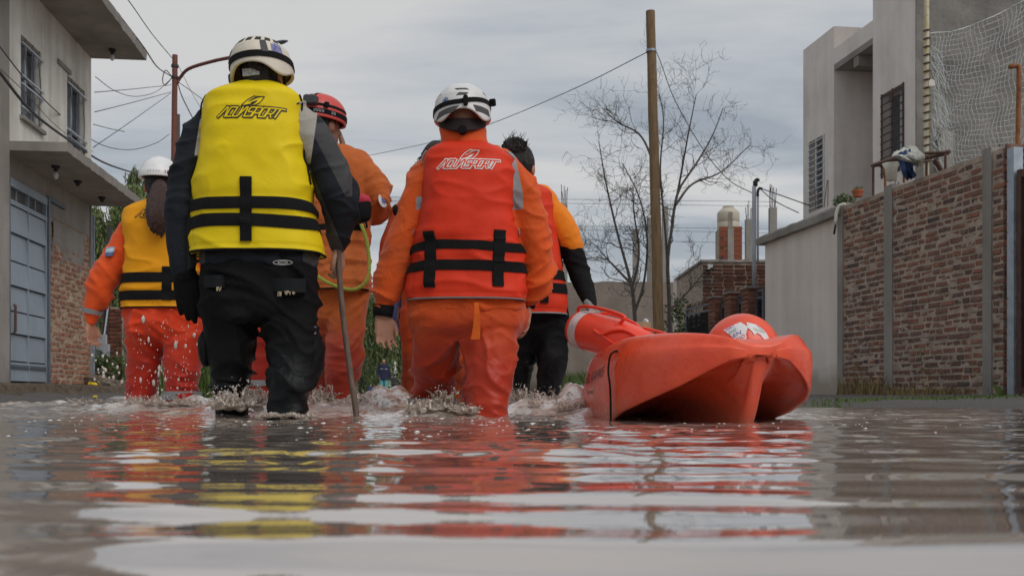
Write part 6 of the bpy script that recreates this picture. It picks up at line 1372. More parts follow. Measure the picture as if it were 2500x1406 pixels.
    fl = [pmat('flag_blue', (.30, .52, .75), .7), pmat('flag_white', (.66, .68, .70), .7), pmat('flag_navy', (.10, .14, .30), .7)]
    for i in range(n-1):
        for j in range(n-1): mi.append([0, 1, 0, 2, 2][j])
    mb.m = mi; mb.build('flag_patch', fl, jk)
    mb = MB(); Rr = s.rows([(955, 401, 486, -.03, 1.0), (975, 402, 485, -.03, 1.0)], n=5); c = np.vstack(Rr).mean(0); mb.rings([c+(r_-c)*np.array([1.06, 1.06, 1]) for r_ in Rr], caps=False); mb.build('reflective_band', M['reflect'], s.parts['trousers'], True)
woman_amber()

# ---- person with the red helmet
def man_redhelmet():
    s = Person('person', 'person in orange coverall and red helmet raising a hand to the face', 838, 5.2)
    torso = [(362, 785, 850), (378, 762, 880), (400, 745, 905), (450, 745, 915), (520, 752, 908), (600, 762, 902), (660, 764, 902), (712, 764, 904), (740, 766, 902)]
    aR = [(872, 405, 36, 0), (893, 430, 40, .0), (912, 468, 40, .0), (918, 500, 36, .03), (908, 512, 32, .10), (890, 490, 27, .16), (868, 450, 24, .20), (850, 400, 20, .22), (843, 380, 16, .22)]
    aL = [(775, 410, 34), (755, 470, 36, .05), (752, 540, 30, .12), (765, 600, 24, .2), (775, 640, 20, .26)]
    pel = [(690, 766, 904, 0, .66), (730, 766, 905, 0, .68), (770, 768, 898, 0, .62), (790, 770, 892, 0, .5)]
    lR = [(740, 806, 900, 0, .95), (800, 800, 894, -.02, 1), (850, 796, 888, -.04, 1), (900, 792, 878, -.05, 1), (950, 794, 870, -.05, 1), (1000, 798, 864, -.05, 1), (1090, 800, 858, -.05, 1)]
    lL = [(740, 768, 838, 0, 1), (800, 764, 826, .05, 1), (860, 760, 816, .10, 1), (930, 756, 806, .15, 1), (1000, 756, 800, .18, 1), (1080, 758, 798, .18, 1)]
    sh = lambda R_: [(r[0], r[1]+(r[2]-r[1])*.1, r[2]-(r[2]-r[1])*.1, *(r[3:])) for r in R_]
    def bd(mb):
        s.head(mb, 786, 305, yaw=38, k=1.0)
        for R_ in (torso, pel, lL, lR): mb.rings(s.rows(sh(R_), .92))
        for A in (aL, aR): p, r = s.limb(A, shrink=.6); mb.tube(p, r, 14, round_ends=True)
        s.hand(mb, s.P(842, 376, .22), (-.22, .0, 1), (0, 1, .0), (-1, .0, -.2), .18, .5, .4); s.hand(mb, s.P(776, 650, .27), (0, .2, -1), (-.5, 1, 0), (1, .4, 0), .17, .7); feet(s, mb, (lL, lR))
    s.body(M['skin_dark'], bd)
    og = clothmat('coverall_rust', (.48, .115, .022), .85, wetz=.40, wetcol=(.34, .03, .012), wetw=.2, fold=.5, fs=11)
    s.cloth('coverall', og, [torso, pel, lR, lL], [aR, aL], .009, .017, 21, zf=8, xf=5, smooth=3)
    vo = clothmat('vest_orange', (.52, .13, .028), .75, fold=.5, fs=16)
    v = Vest(s, [(420, 748, 862), (440, 748, 868), (520, 756, 880), (540, 762, 898), (600, 762, 902), (660, 762, 905), (700, 764, 906), (712, 768, 902)], lambda y: .14, seed=5, squeeze=(560, 610, 655), amp=.008)
    v.build(vo, M['strap'], 'padded_vest'); v.band(548, 562, M['strap'])
    # red and black pouch under the arm
    mb = MB(); c = s.P(884, 500, -.10); mb.ball(s.P(880, 490, -.13), (.055, .045, .035), 14, 9); V, N, q = fuse(mb, .008, 2); p_ = mesh_obj('pouch', V, q, clothmat('pouch_red', (.42, .025, .05), .7), s.root, True)
    mb = MB(); mb.rings(s.rows([(492, 856, 906, -.13, .75), (510, 855, 907, -.13, .8), (532, 858, 905, -.13, .8), (543, 866, 896, -.13, .7)], n=12)); V, N, q = fuse(mb, .008, 2); mesh_obj('pouch_base', V, q, M['strap'], p_, True)
    for x in (882, 893): mb = MB(); mb.tube([s.P(x, 540, -.15), s.P(x+3, 556, -.15)], .006, 5); mb.build('strap', M['strap'], p_)
    h = Helmet(s, 786, 285, .112, .135, .110, roll=-4, pitch=-3, yaw=34, rim=lambda a: -.030+0*a, p=2.2); h.shell(pmat('helmet_red', (.56, .06, .05), .4, .10, 8, spec=.5)); h.belt(lambda a: 0.0*a-.002, .022, M['strap'], .004)
    h.belt(lambda a: .030+0*a, .012, M['strap'], .004, a0=-1.0, a1=2.2); h.box(.40, .040, (.070, .045, .046), pmat('lamp_grey', (.055, .06, .065), .5), .022, 'battery_box'); h.box(1.02, .030, (.024, .02, .026), M['strap'], .012, 'lamp_clip'); h.patch(.30, .46, .068, .108, M['strap'], .003, 'top_strap')
    h.patch(.36, .50, .052, .061, pmat('label_pink', (.45, .30, .36), .5), .046, 'battery_label'); lt = pmat('print_grey', (.35, .36, .37), .6)
    for a in (.55, .66, .77, .88, 1.25, 1.35): h.patch(a, a+.018, -.008, .005, lt, .0052, 'strap_print'); h.patch(a+.05, a+.068, -.008, .005, lt, .0052, 'strap_print'); h.patch(a, a+.068, -.009, -.006, lt, .0054, 'strap_print')
    hair_cap(s, M['hair_black'], .012, -.08, front=.02, name='balaclava')
    rope(s, [s.P(882, 548, -.16), s.P(893, 580, -.17), s.P(901, 630, -.17), s.P(898, 680, -.185), s.P(872, 705, -.195), s.P(840, 705, -.20), s.P(800, 690, -.195), s.P(765, 668, -.175)], s.k*4.6, clothmat('rope_green', (.30, .33, .05), .85, fold=.6, fs=60), 'rope')
    mb = MB(); A = np.linspace(0, 6.283, 18, endpoint=False); c = s.P(934, 490, -.045); nrm = np.array([.85, -.5, .15]); nrm /= np.linalg.norm(nrm); u_ = np.cross(nrm, [0, 0, 1]); u_ /= np.linalg.norm(u_); w_ = np.cross(u_, nrm)
    mb.add(np.vstack([[c+nrm*.012], c+nrm*.002+.036*(np.outer(np.cos(A), u_)+np.outer(np.sin(A), w_))]), [(0, 1+i, 1+(i+1) % 18) for i in range(18)]); mb.add(np.vstack([[c+nrm*.0135], c+nrm*.0085+.018*(np.outer(np.cos(A), u_)+np.outer(np.sin(A), w_))]), [(0, 1+i, 1+(i+1) % 18) for i in range(18)], 1)
    mb.build('sleeve_badge', [pmat('badge', (.55, .55, .57), .6, .2, 60), pmat('badge_blue', (.10, .14, .35), .6)], s.parts['coverall'], True)
man_redhelmet()

# ---- person with the hair bun
def woman_bun():
    s = Person('person', 'person with dark hair bun, red vest and orange shirt over black sleeves', 1310, 5.3)
    torso = [(455, 1275, 1332), (470, 1250, 1350), (490, 1240, 1362), (540, 1238, 1366), (620, 1240, 1366), (700, 1238, 1376), (770, 1250, 1384), (790, 1255, 1384)]
    slv = [(1335, 505, 30), (1358, 530, 35), (1380, 572, 36), (1394, 602, 31)]
    aR = [(1345, 520, 24), (1380, 580, 27), (1400, 620, 27), (1413, 665, 27, .0), (1428, 705, 23, -.05), (1440, 738, 17, -.12), (1444, 752, 13, -.16)]
    aL = [(1255, 510, 28), (1235, 580, 30, .05), (1228, 650, 26, .1), (1232, 720, 20, .15)]
    pel = [(740, 1252, 1386, 0, .66), (780, 1254, 1388, 0, .68), (815, 1257, 1385, 0, .58), (835, 1265, 1372, .02, .38)]
    lL = [(800, 1252, 1322, .0, 1), (860, 1250, 1312, .05, 1), (920, 1250, 1300, .1, 1), (980, 1252, 1292, .12, 1), (1080, 1255, 1290, .12, 1)]
    lR = [(800, 1312, 1386, 0, 1), (850, 1312, 1386, -.02, 1), (890, 1310, 1386, -.03, 1.05), (930, 1308, 1376, -.04, 1), (970, 1308, 1366, -.05, 1), (1080, 1312, 1362, -.05, 1)]
    sh = lambda R_: [(r[0], r[1]+(r[2]-r[1])*.1, r[2]-(r[2]-r[1])*.1, *(r[3:])) for r in R_]
    def bd(mb):
        s.head(mb, 1268, 408, yaw=14, k=.95)
        for R_ in (torso, pel, lL, lR): mb.rings(s.rows(sh(R_), .92))
        for A in (aL, aR): p, r = s.limb(A, shrink=.7); mb.tube(p, r, 14, round_ends=True)
        s.hand(mb, s.P(1446, 755, -.17), (.25, -.45, -.5), (-.6, -.7, .2), (.3, .6, -.6), .17, 1.25, .9); s.hand(mb, s.P(1233, 735, .16), (0, .1, -1), (-.5, 1, 0), (1, .4, 0), .165, .6); feet(s, mb, (lL, lR))
    s.body(M['skin'], bd)
    s.cloth('trousers', clothmat('trousers_dark', (.005, .006, .008), .75, spec=.2, wetz=.30, wetcol=(.004, .004, .005), fold=.5), [pel, lL, lR], [], .010, .012, 32, zf=9, xf=6)
    s.cloth('undershirt', clothmat('sleeve_black', (.006, .006, .007), .85, spec=.2), [torso], [aR, aL], .009, .005, 33, zf=12, xf=6)
    s.cloth('t_shirt', clothmat('shirt_orange', (.80, .22, .006), .8, fold=.3), [[(452, 1272, 1335, 0, .64), (468, 1248, 1352, 0, .64), (490, 1238, 1364, 0, .64), (560, 1236, 1368, 0, .64)]], [slv], .009, .006, 34)
    rd = clothmat('vest_red2', (.66, .042, .015), .6, fold=.2, fs=9, var=.06, sheen=0, spec=.2)
    v = Vest(s, [(455, 1275, 1318), (459, 1262, 1330), (466, 1248, 1342), (478, 1240, 1348), (520, 1236, 1352), (600, 1234, 1364), (650, 1230, 1374), (700, 1226, 1382), (740, 1224, 1385), (770, 1228, 1384)], lambda y: .08 if y < 462 else .11 if y < 472 else .16, seed=6, squeeze=(670, 700), amp=.006)
    v.build(rd, M['reflect']); v.band(658, 682, M['strap']); v.band(690, 714, M['strap'], curve=.6); v.vstrap(1319, 1337, 702, 741, M['strap'])
    z = np.linspace(v.zs[110], v.zs[-22], 40); mb = MB(); mb.tube(v.S(np.full(40, -.22), z, .001), .004, 5); mb.build('piping', M['strap'], v.o, True)
    def ex(mb): mb.ball(s.P(1256, 362, -.06), (.062, .058, .058), 16, 10)
    hair_cap(s, M['hair_black'], .012, -.05, name='hair', extra=ex, amp=.006)
    mb = MB(); c = s.P(1256, 362, -.06)
    for k in range(48):
        v0 = rng.normal(size=3); v0[2] = abs(v0[2])*.9; v0 /= np.linalg.norm(v0); e = c+v0*.06; f_ = e+np.array([random.gauss(.01, .02), random.gauss(0, .02), random.uniform(.01, .05)]); mb.tube(catmull([c+v0*.045, e, f_], 5), [.0022, .002, .0016, .0012, .0006], 3)
    for k in range(40): a_ = random.uniform(0, 6.28); mb.tube(catmull([c+np.array([math.cos(a_)*.055, math.sin(a_)*.05, random.uniform(-.03, .03)]), c+np.array([math.cos(a_+.8)*.066, math.sin(a_+.8)*.06, random.uniform(-.04, .04)]), c+np.array([math.cos(a_+1.6)*.05, math.sin(a_+1.6)*.05, random.uniform(-.05, .03)])], 6), .003, 4)
    o = mb.build('loose_hair', M['hair_black'], s.root); o['kind'] = 'stuff'
    # pale knitted glove/rope gripped at the float handle
    mb = MB(); c = s.P(1455, 768, -.20)
    s.hand(mb, s.P(1443, 752, -.16), (.35, -.4, -.55), (-.6, -.7, .2), (.3, .6, -.6), .185, 1.2, .9); V, N, q = fuse(mb, .006, 2); mesh_obj('glove', V+N*(.004+.003*noise(V*90))[:, None], q, pmat('glove_pale', (.36, .35, .33), .85, .6, 70, col2=(.06, .06, .06)), s.root, True)
woman_bun()

# ---- two walkers mostly hidden behind the front pair
def hidden(label, px, d, top, sc, hands, hair, mat_c, seed, headx=0, glove=None, band=None, legs=None):
    s = Person('person', label, px, d); k = sc      # px per metre-ish scale is 2500/d; rows in metres from a standing template
    q = F/d; Y = lambda z: HY-(z-CAMH)*q; X = lambda x: px+x*q; H = top
    torso = [(Y(H-.26), X(-.07), X(.07)), (Y(H-.30), X(-.15), X(.15)), (Y(H-.36), X(-.20), X(.20)), (Y(H-.6), X(-.19), X(.19)), (Y(H-.8), X(-.19), X(.19)), (Y(H-.9), X(-.20), X(.20))]
    pel = [(Y(H-.82), X(-.19), X(.19)), (Y(H-.95), X(-.20), X(.20)), (Y(H-1.05), X(-.18), X(.18))]
    lg = legs or ((-.10, .0), (.10, .1)); L = []
    for x, dz in lg: L.append([(Y(H-.95), X(x-.095), X(x+.095), 0, 1), (Y(H-1.2), X(x-.085), X(x+.085), dz*.5, 1), (Y(.1), X(x-.08), X(x+.08), dz, 1), (Y(-.27), X(x-.07), X(x+.07), dz, 1)])
    arms = [[(X(-.18), Y(H-.36), .065*q), (X(-.25), Y(H-.62), .06*q), (hands[0][0], hands[0][1]-.07*q, .045*q, .05)], [(X(.18), Y(H-.36), .065*q), (X(.24), Y(H-.62), .06*q, .05), (X(.22), Y(H-.82), .045*q, .12)]]
    def bd(mb):
        s.head(mb, px+headx, Y(H-.11), 0, .95)
        for R_ in [torso, pel]+L: mb.rings(s.rows(R_, .82))
        for A in arms: p, r = s.limb(A, shrink=.7); mb.tube(p, r, 12, round_ends=True)
        s.hand(mb, s.P(*hands[0], .05), (.05, .05, -1), (.4, 1, 0), (1, -.4, 0), .17, .4); s.hand(mb, s.P(X(.22), Y(H-.87), .13), (0, .1, -1), (-.5, 1, 0), (-1, -.4, 0), .17, .5); feet(s, mb, L)
    s.body(M['skin'], bd, .011); s.cloth('coverall', mat_c, [torso, pel]+L, arms, .012, .010, seed)
    if glove is not None:
        mb = MB(); s.hand(mb, s.P(hands[0][0], hands[0][1]-6, .05), (.10, .05, -1), (.8, .6, 0), (.6, -.8, 0), .20, .30); V, N, qq = fuse(mb, .007, 2); mesh_obj('glove', V+N*.004, qq, glove, s.root, True)
    if band: mb = MB(); Rr = s.rows([(band, X(lg[0][0]-.088), X(lg[0][0]+.088), lg[0][1], 1), (band+14, X(lg[0][0]-.088), X(lg[0][0]+.088), lg[0][1], 1)], n=5); mb.rings(Rr, caps=False); mb.build('reflective_band', M['reflect'], s.parts['coverall'], True)
    hair(s); return s
def curly(s):
    hair_cap(s, M['hair_black'], .014, -.06); mb = MB()
    for k in range(150):
        v0 = rng.normal(size=3); v0[1] -= .4; v0 /= np.linalg.norm(v0); p = s.hc+s.hR@(v0*np.array([.085, .10, .10])); t = np.linspace(0, 1, 14); w = random.uniform(5, 9); ph = random.uniform(0, 6.28); L = random.uniform(.06, .13); ax = v0*np.array([1, 1, .2]); ax = ax/np.linalg.norm(ax)
        C = p+np.outer(t, ax)*L*.55+np.stack([.010*np.cos(w*t*2.2+ph), .010*np.sin(w*t*2.2+ph), -L*.8*t**1.4], 1); mb.tube(C, np.linspace(.0035, .0015, 14), 3)
    o = mb.build('curls', M['hair_black'], s.root); o['kind'] = 'stuff'
def capped(s): hair_cap(s, M['hair_black'], .012, -.06)
hidden('person with dark curly hair and blue glove walking ahead of the white helmet', 1068, 5.3, W(0, 352, 5.3)[2], 1, [(975, 742)], curly, clothmat('coverall_hid', (.60, .08, .012), .8, wetz=.3), 41, glove=pmat('glove_blue', (.10, .16, .42), .6, .15, 20))
hidden('person in red orange coverall walking ahead, seen between the legs of the yellow vest man', 662, 5.6, W(0, 372, 5.6)[2], 1, [(600, 700)], capped, clothmat('coverall_hid2', (.60, .05, .012), .75, wetz=.4, wetcol=(.36, .018, .008)), 43, band=928, legs=((-.045, 0), (.14, .15)))

# ---- people far down the street
def far_person(label, px, d, top, coat, legs, coatmat, legmat, skin, pose=0, hairmat=None, skirt=None, group=None):
    s = Person('person', label, px, d, group); s.base[2] = -.05; s.root.location.z = -.05; q = F/d; H = top; Y = lambda z: HY-(z-CAMH)*q; X = lambda x: px+x*q; kk = H/1.72
    c0, c1 = coat; T = [(Y(H*.86), X(-.07*kk), X(.07*kk)), (Y(H*.83), X(-.17*kk), X(.17*kk)), (Y(H*.79), X(-.23*kk), X(.23*kk)), (Y(H*.6), X(-.22*kk), X(.22*kk)), (Y(c1), X(-.23*kk), X(.23*kk))]
    Ls = [[(Y(H*.5), X((x-.1)*kk), X((x+.1)*kk), 0, 1), (Y(H*.3), X((x-.08)*kk), X((x+.08)*kk), 0, 1), (Y(legs), X((x-.085)*kk), X((x+.085)*kk), 0, 1)] for x in (-.10, .11)]
    sk = [[(Y(H*.5), X((x-.08)*kk), X((x+.08)*kk), 0, 1), (Y(H*.27), X((x-.055)*kk), X((x+.055)*kk), 0, 1), (Y(-.04), X((x-.05)*kk), X((x+.05)*kk), 0, 1)] for x in (-.10, .11)]
    r = .062*kk*q
    if pose == 0: arms = [[(X(-.2*kk), Y(H*.79), r), (X(-.28*kk), Y(H*.63), r), (X(-.22*kk), Y(H*.50), r*.8, -.15)], [(X(.2*kk), Y(H*.79), r), (X(.27*kk), Y(H*.6), r), (X(.24*kk), Y(H*.46), r*.8, .05)]]
    else: arms = [[(X(-.2*kk), Y(H*.79), r*.8), (X(-.27*kk), Y(H*.63), r*.75), (X(-.26*kk), Y(H*.5), r*.6)], [(X(.2*kk), Y(H*.79), r*.8), (X(.32*kk), Y(H*.64), r*.75), (X(.52*kk), Y(H*.62), r*.55)]]
    def bd(mb):
        s.head(mb, px, Y(H*.935), 180 if pose == 0 else 0, kk)
        mb.rings(s.rows(T, .85))
        for R_ in sk: mb.rings(s.rows(R_))
        for i, A in enumerate(arms):
            p, rd = s.limb(A, shrink=.75); mb.tube(p, rd, 10, round_ends=True); s.hand(mb, p[-1], p[-1]-p[-3], (0, 1, .1), (1, 0, .1), .18*kk, .5)
    s.body(skin, bd, .014); cl = arms if pose == 0 else [[a[0], a[1]] for a in arms]
    s.cloth('coat' if pose == 0 else 'shirt', coatmat, [T], cl, .016, .012, px); s.cloth('shorts', legmat, Ls, [], .016, .008, px+1); hair_cap(s, hairmat or M['hair_black'], .010, -.03, amp=.002)
    if pose == 0: s.eyes()
    return s
m1 = far_person('man in navy jacket and teal shorts walking towards the walkers', 937, 50, W(0, 875, 50)[2], (0, .78), .42, clothmat('navy_coat', (.020, .024, .055), .8), clothmat('teal_shorts', (.10, .36, .38), .8), M['skin'])
for sx in (-1, 1): mb = MB(); mb.tube([m1.P(937+sx*2, 899.5, -.16), m1.P(937+sx*9, 901.5, -.12)], .012, 5); mb.build('coat_stripe', M['white_paint'], m1.parts['coat'])
far_person('man in grey shirt walking away beside the navy jacket man', 963, 58, W(0, 912, 58)[2], (0, .60), .12, clothmat('grey_shirt', (.05, .055, .052), .85), clothmat('dark_shorts', (.02, .021, .024), .85), M['skin_dark'], 1)
far_person('small child in blue coat and pale hat standing by the railing', 905, 62, W(0, 939, 62)[2], (0, .12), .05, clothmat('blue_coat', (.03, .05, .25), .8), clothmat('dk', (.02, .02, .03), .8), M['skin'], 0, pmat('hat_pale', (.45, .45, .44), .8))
far_person('small child in pink coat beside the one in blue', 915, 64, W(0, 944, 64)[2], (0, .10), .04, clothmat('pink_coat', (.55, .06, .20), .8), clothmat('dk2', (.02, .02, .03), .8), M['skin'], 0)

# ------------------------------------------------------------------ rescue boat
M['boat'] = pmat('boat', (.84, .10, .036), .34, .10, 7, bump=.18, bs=45, spec=.6, rvar=.12, col2=(.66, .052, .016))
def weathered(m):      # scuffs, sun bleached scratches and a muddy tide line on the moulded plastic
    nt = m.node_tree; b = nt.nodes['Principled BSDF']; N = nt.nodes.new; L = nt.links.new; src = b.inputs['Base Color'].links[0].from_socket
    tc = N('ShaderNodeTexCoord'); mp = N('ShaderNodeMapping'); mp.inputs['Scale'].default_value = (9, 3, 30); mp.inputs['Rotation'].default_value = (.2, .5, .3); L(tc.outputs['Object'], mp.inputs[0])
    n = N('ShaderNodeTexNoise'); n.inputs['Scale'].default_value = 3; n.inputs['Detail'].default_value = 9; n.inputs['Roughness'].default_value = .75; L(mp.outputs[0], n.inputs[0])
    r = N('ShaderNodeMapRange'); L(n.outputs[0], r.inputs[0]); r.inputs[1].default_value = .62; r.inputs[2].default_value = .74; r.inputs[3].default_value = 0; r.inputs[4].default_value = .45
    x = N('ShaderNodeMixRGB'); L(r.outputs[0], x.inputs[0]); L(src, x.inputs[1]); x.inputs[2].default_value = (.80, .36, .27, 1)
    g = N('ShaderNodeNewGeometry'); sp = N('ShaderNodeSeparateXYZ'); L(g.outputs['Position'], sp.inputs[0]); n2 = N('ShaderNodeTexNoise'); n2.inputs['Scale'].default_value = 9; n2.inputs['Detail'].default_value = 6; L(tc.outputs['Object'], n2.inputs[0])
    a = N('ShaderNodeMath'); a.operation = 'MULTIPLY_ADD'; L(n2.outputs[0], a.inputs[0]); a.inputs[1].default_value = -.16; L(sp.outputs[2], a.inputs[2])
    r2 = N('ShaderNodeMapRange'); L(a.outputs[0], r2.inputs[0]); r2.inputs[1].default_value = -.08; r2.inputs[2].default_value = .0; r2.inputs[3].default_value = .55; r2.inputs[4].default_value = 0
    y = N('ShaderNodeMixRGB'); L(r2.outputs[0], y.inputs[0]); L(x.outputs[0], y.inputs[1]); y.inputs[2].default_value = (.33, .14, .085, 1)
    n3 = N('ShaderNodeTexVoronoi'); n3.inputs['Scale'].default_value = 26; L(tc.outputs['Object'], n3.inputs[0]); r3 = N('ShaderNodeMapRange'); L(n3.outputs['Distance'], r3.inputs[0]); r3.inputs[1].default_value = .06; r3.inputs[2].default_value = .10; r3.inputs[3].default_value = .5; r3.inputs[4].default_value = 0
    z = N('ShaderNodeMixRGB'); L(r3.outputs[0], z.inputs[0]); L(y.outputs[0], z.inputs[1]); z.inputs[2].default_value = (.28, .10, .06, 1); L(z.outputs[0], b.inputs['Base Color'])
weathered(M['boat'])
M['float'] = pmat('float', (.86, .065, .028), .35, .08, 4, bump=.06, bs=40, spec=.45)
BOW, STERN = np.array([.815, 3.36]), np.array([.44, 4.86])
class Boat:
    def __init__(s):
        ax = STERN-BOW; s.L = np.linalg.norm(ax); s.a = ax/s.L; s.v = np.array([-s.a[1], s.a[0]])*-1   # s.v points to the right in the picture
        t = lambda xs, ys: smooth_tab(np.array(xs, float), np.array(ys, float), 300, 7)
        S = [0, .03, .08, .15, .25, .40, .60, .95, 1.25, 1.42, 1.49, s.L]
        s.tb = t(S, [.11, .16, .225, .28, .322, .35, .325, .25, .19, .145, .115, .05]); s.tt = t(S, [.238, .252, .262, .268, .272, .274, .274, .265, .245, .225, .20, .16])
        s.tc = t(S, [.190, .166, .122, .088, .056, .018, -.03, -.06, -.08, -.08, -.08, -.06]); s.tr = t(S, [.189, .174, .152, .128, .100, .062, .015, -.03, -.07, -.08, -.08, -.06])
        s.tk = t(S, [.183, .10, -.04, -.08, -.09, -.10, -.10, -.10, -.10, -.10, -.10, -.08])
    def sec(s, q, m=96):
        g = lambda T: float(np.interp(q, *T)); b, zt, zc, zr, zk = g(s.tb), g(s.tt), g(s.tc), g(s.tr), g(s.tk); e = zt-zc
        dip = min(1, q/.25); half = [(0, zt-.004-.016*dip), (.35*b, zt-.003-.012*dip), (.62*b, zt+.004), (.80*b, zt+.006), (.92*b, zt-.012-.1*e), (b, zt-.35*e), (1.0*b, zc+.25*e), (.985*b, zc), (.95*b, zc-.012), (.86*b, zc+.0+.25*(zr-zc)), (.62*b, zr-.008), (.40*b, zr), (.25*b, zr-.016), (.058, zr-.20*(zr-zk)), (.026, zr-.50*(zr-zk)), (.020, zk)]
        P = np.array(half+[(-x, z) for x, z in half[::-1][:-1]]); n = len(P); Q = np.vstack([P[-2:], P, P[:3]]); u = np.linspace(0, n, m, endpoint=False); i = u.astype(int); f = (u-i)[:, None]; A, B, C, D = Q[i+1], Q[i+2], Q[i+3], Q[(i+4)]
        return .5*(2*B+(C-A)*f+(2*A-5*B+4*C-D)*f*f+(3*B-A-3*C+D)*f**3)
    def pt(s, q, v, z): p = BOW+s.a*q+s.v*v; return np.stack([p[..., 0] if p.ndim > 1 else p[0], p[..., 1] if p.ndim > 1 else p[1], z], -1)
    def ring(s, q): S = s.sec(q); x = BOW[None, :]+s.a[None, :]*q+np.outer(S[:, 0], s.v); return np.stack([x[:, 0], x[:, 1], S[:, 1]+.018*(1-q/s.L)], 1)
    def side(s, q, z, off=0):     # left (picture) side surface
        S = s.sec(q, 200); m = S[:, 0] < 0; P = S[m]; b = float(np.interp(q, *s.tb)); P = P[P[:, 0] < -.8*b]; o = np.argsort(P[:, 1]); v = np.interp(z, P[o, 1], P[o, 0])-off; p = BOW+s.a*q+s.v*v; return np.array([p[0], p[1], z+.018*(1-q/s.L)])
def rescue_boat():
    B = Boat(); base = np.array([*(BOW+STERN)/2, 0.]); r = empty('rescue_boat', base, 0, 'orange plastic rescue boat with raised bow and round dome floating on the flood', 'boat')
    qs = np.concatenate([np.linspace(0, .5, 60), np.linspace(.52, B.L, 50)]); mb = MB(); R0 = B.ring(0); c = R0.mean(0)
    mb.rings([c+(R0-c)*.5+np.array([*(-B.a*.012), 0]), c+(R0-c)*.85+np.array([*(-B.a*.010), 0])]+[B.ring(q) for q in qs]); V = np.vstack(mb.v); mb.v = [V]
    hull = mb.build('hull', M['boat'], r, True, base)
    # dome moulded on the deck
    dc = W(1812, 862, 3.78); dr = np.array([.138, .15, .146]); mb = MB(); mb.ball(dc, dr, 36, 22); dome = mb.build('dome', M['boat'], r, True, base)
    def on_dome(px, py, off=.0015):
        o = np.array([0, 0, CAMH]); d_ = np.array([(px-CX)/F, 1., (HY-py)/F]); rr = dr+off; A = np.sum((d_/rr)**2); Bq = np.sum(d_*(o-dc)/rr**2); Cq = np.sum(((o-dc)/rr)**2)-1; disc = max(Bq*Bq-A*Cq, 0); t = (-Bq-math.sqrt(disc))/A; return o+d_*t
    wm = pmat('sticker_white', (.66, .67, .68), .5, .06, 30)
    def decal(polys, mat, off, name, parent=dome):
        mb = MB()
        for pl in polys:
            pl = np.array(pl, float); P = []
            for a, b in zip(pl, np.roll(pl, -1, 0)):
                for t in np.linspace(0, 1, 5, endpoint=False): P.append(a+(b-a)*t)
            c = np.mean(P, 0); n = len(P); rings_ = []
            for k in (1, .66, .33): rings_.append(np.array([on_dome(*(c+(p-c)*k), off) for p in P]))
            mb.rings(rings_, caps=False); mb.add(np.vstack([rings_[-1], [on_dome(*c, off)]]), [(i, (i+1) % n, n) for i in range(n)])
        return mb.build(name, mat, parent, False, base)
    decal([[(1766, 805), (1790, 793), (1808, 786), (1826, 797), (1824, 805), (1821, 816), (1823, 826), (1814, 832), (1806, 840), (1785, 820), (1772, 810)], [(1822, 786), (1846, 792), (1862, 803), (1872, 814), (1879, 828), (1866, 829), (1858, 818), (1848, 812), (1842, 818), (1836, 808), (1826, 800)]], wm, .0018, 'sticker')
    def text_polys(txt):
        cu = bpy.data.curves.new('t', 'FONT'); cu.body = txt; ob = bpy.data.objects.new('t', cu); COL.objects.link(ob); dg = bpy.context.evaluated_depsgraph_get(); me = ob.evaluated_get(dg).to_mesh(); V = np.array([v.co[:2] for v in me.vertices]); Fs = [list(p.vertices) for p in me.polygons]; bpy.data.objects.remove(ob); bpy.data.curves.remove(cu); return V, Fs
    for txt, x, y, sc, col in (('HAY', 1772, 809, 18, (.42, .13, .36)), ('ENE', 1780, 817, 17, (.12, .42, .36)), ('EN', 1790, 825, 20, (.06, .12, .40)), ('RIO', 1799, 834, 20, (.52, .05, .08))):
        V, Fs = text_polys(txt); a = R(38); st = 1.35 if len(txt) < 3 else 1.0; Pq = np.array([on_dome(x+(u*st*math.cos(a)+.0*v)*sc*.78-v*math.sin(a)*sc*.25, y-(u*st*math.sin(a)*.72+v*.78)*sc*.78, .0030) for u, v in V]); mb = MB(); mb.add(Pq, Fs); mb.build('sticker_lettering', pmat('print_'+txt.lower(), col, .6), dome, False, base)
    decal([[(1806, 832), (1815, 826), (1812, 831), (1809, 836)]], pmat('print_green', (.15, .40, .10), .6), .0030, 'sticker_mark'); decal([[(1838, 799), (1858, 804), (1864, 812), (1846, 806)]], pmat('print_pale', (.42, .58, .44), .6), .0030, 'sticker_mark'); decal([[(1846, 792), (1862, 803), (1870, 815), (1852, 798)]], pmat('print_lilac', (.48, .50, .62), .6), .0030, 'sticker_mark')
    # dark fin, deck fittings, cord
    mb = MB(); a = W(1896, 845, 3.86); b = W(1916, 832, 3.88); mb.tube([a, (a+b)/2+np.array([0, 0, .004]), b], [.012, .014, .012], 12, flat=.55, round_ends=True); mb.build('grip', pmat('grip_dark', (.035, .012, .012), .5), r, True, base)
    for i, (x, y, d, x2, y2) in enumerate(((1572, 864, 4.05, 1590, 857), (1938, 856, 3.62, 1956, 868))):
        mb = MB(); a, b = W(x, y, d), W(x2, y2, d); mb.tube([a, (a+b)/2+np.array([0, -.004, .004]), b], [.008, .011, .008], 12, flat=.6, round_ends=True); mb.build('deck_fitting', M['strap'], r, True, base)
    s0 = .62; pts = [W(1572, 866, 4.04)]
    for z in (.23, .17, .10, .04, -.03): pts.append(B.side(.50-.03*(z < .12), max(z, .035), .012)+np.array([0, 0, min(0, z-.035)]))
    mb = MB(); mb.tube(catmull(pts, 30), .0042, 6); mb.build('cord', M['strap'], r, True, base)
    # lettering on the left flank
    V, Fs = text_polys('BEL KAYAKS'); w = V[:, 0].max(); P = []
    for u, v in V: t = u/w; P.append(B.side(1.30-.62*t-.06*v, .125+.020*t+v*.058, .0026))
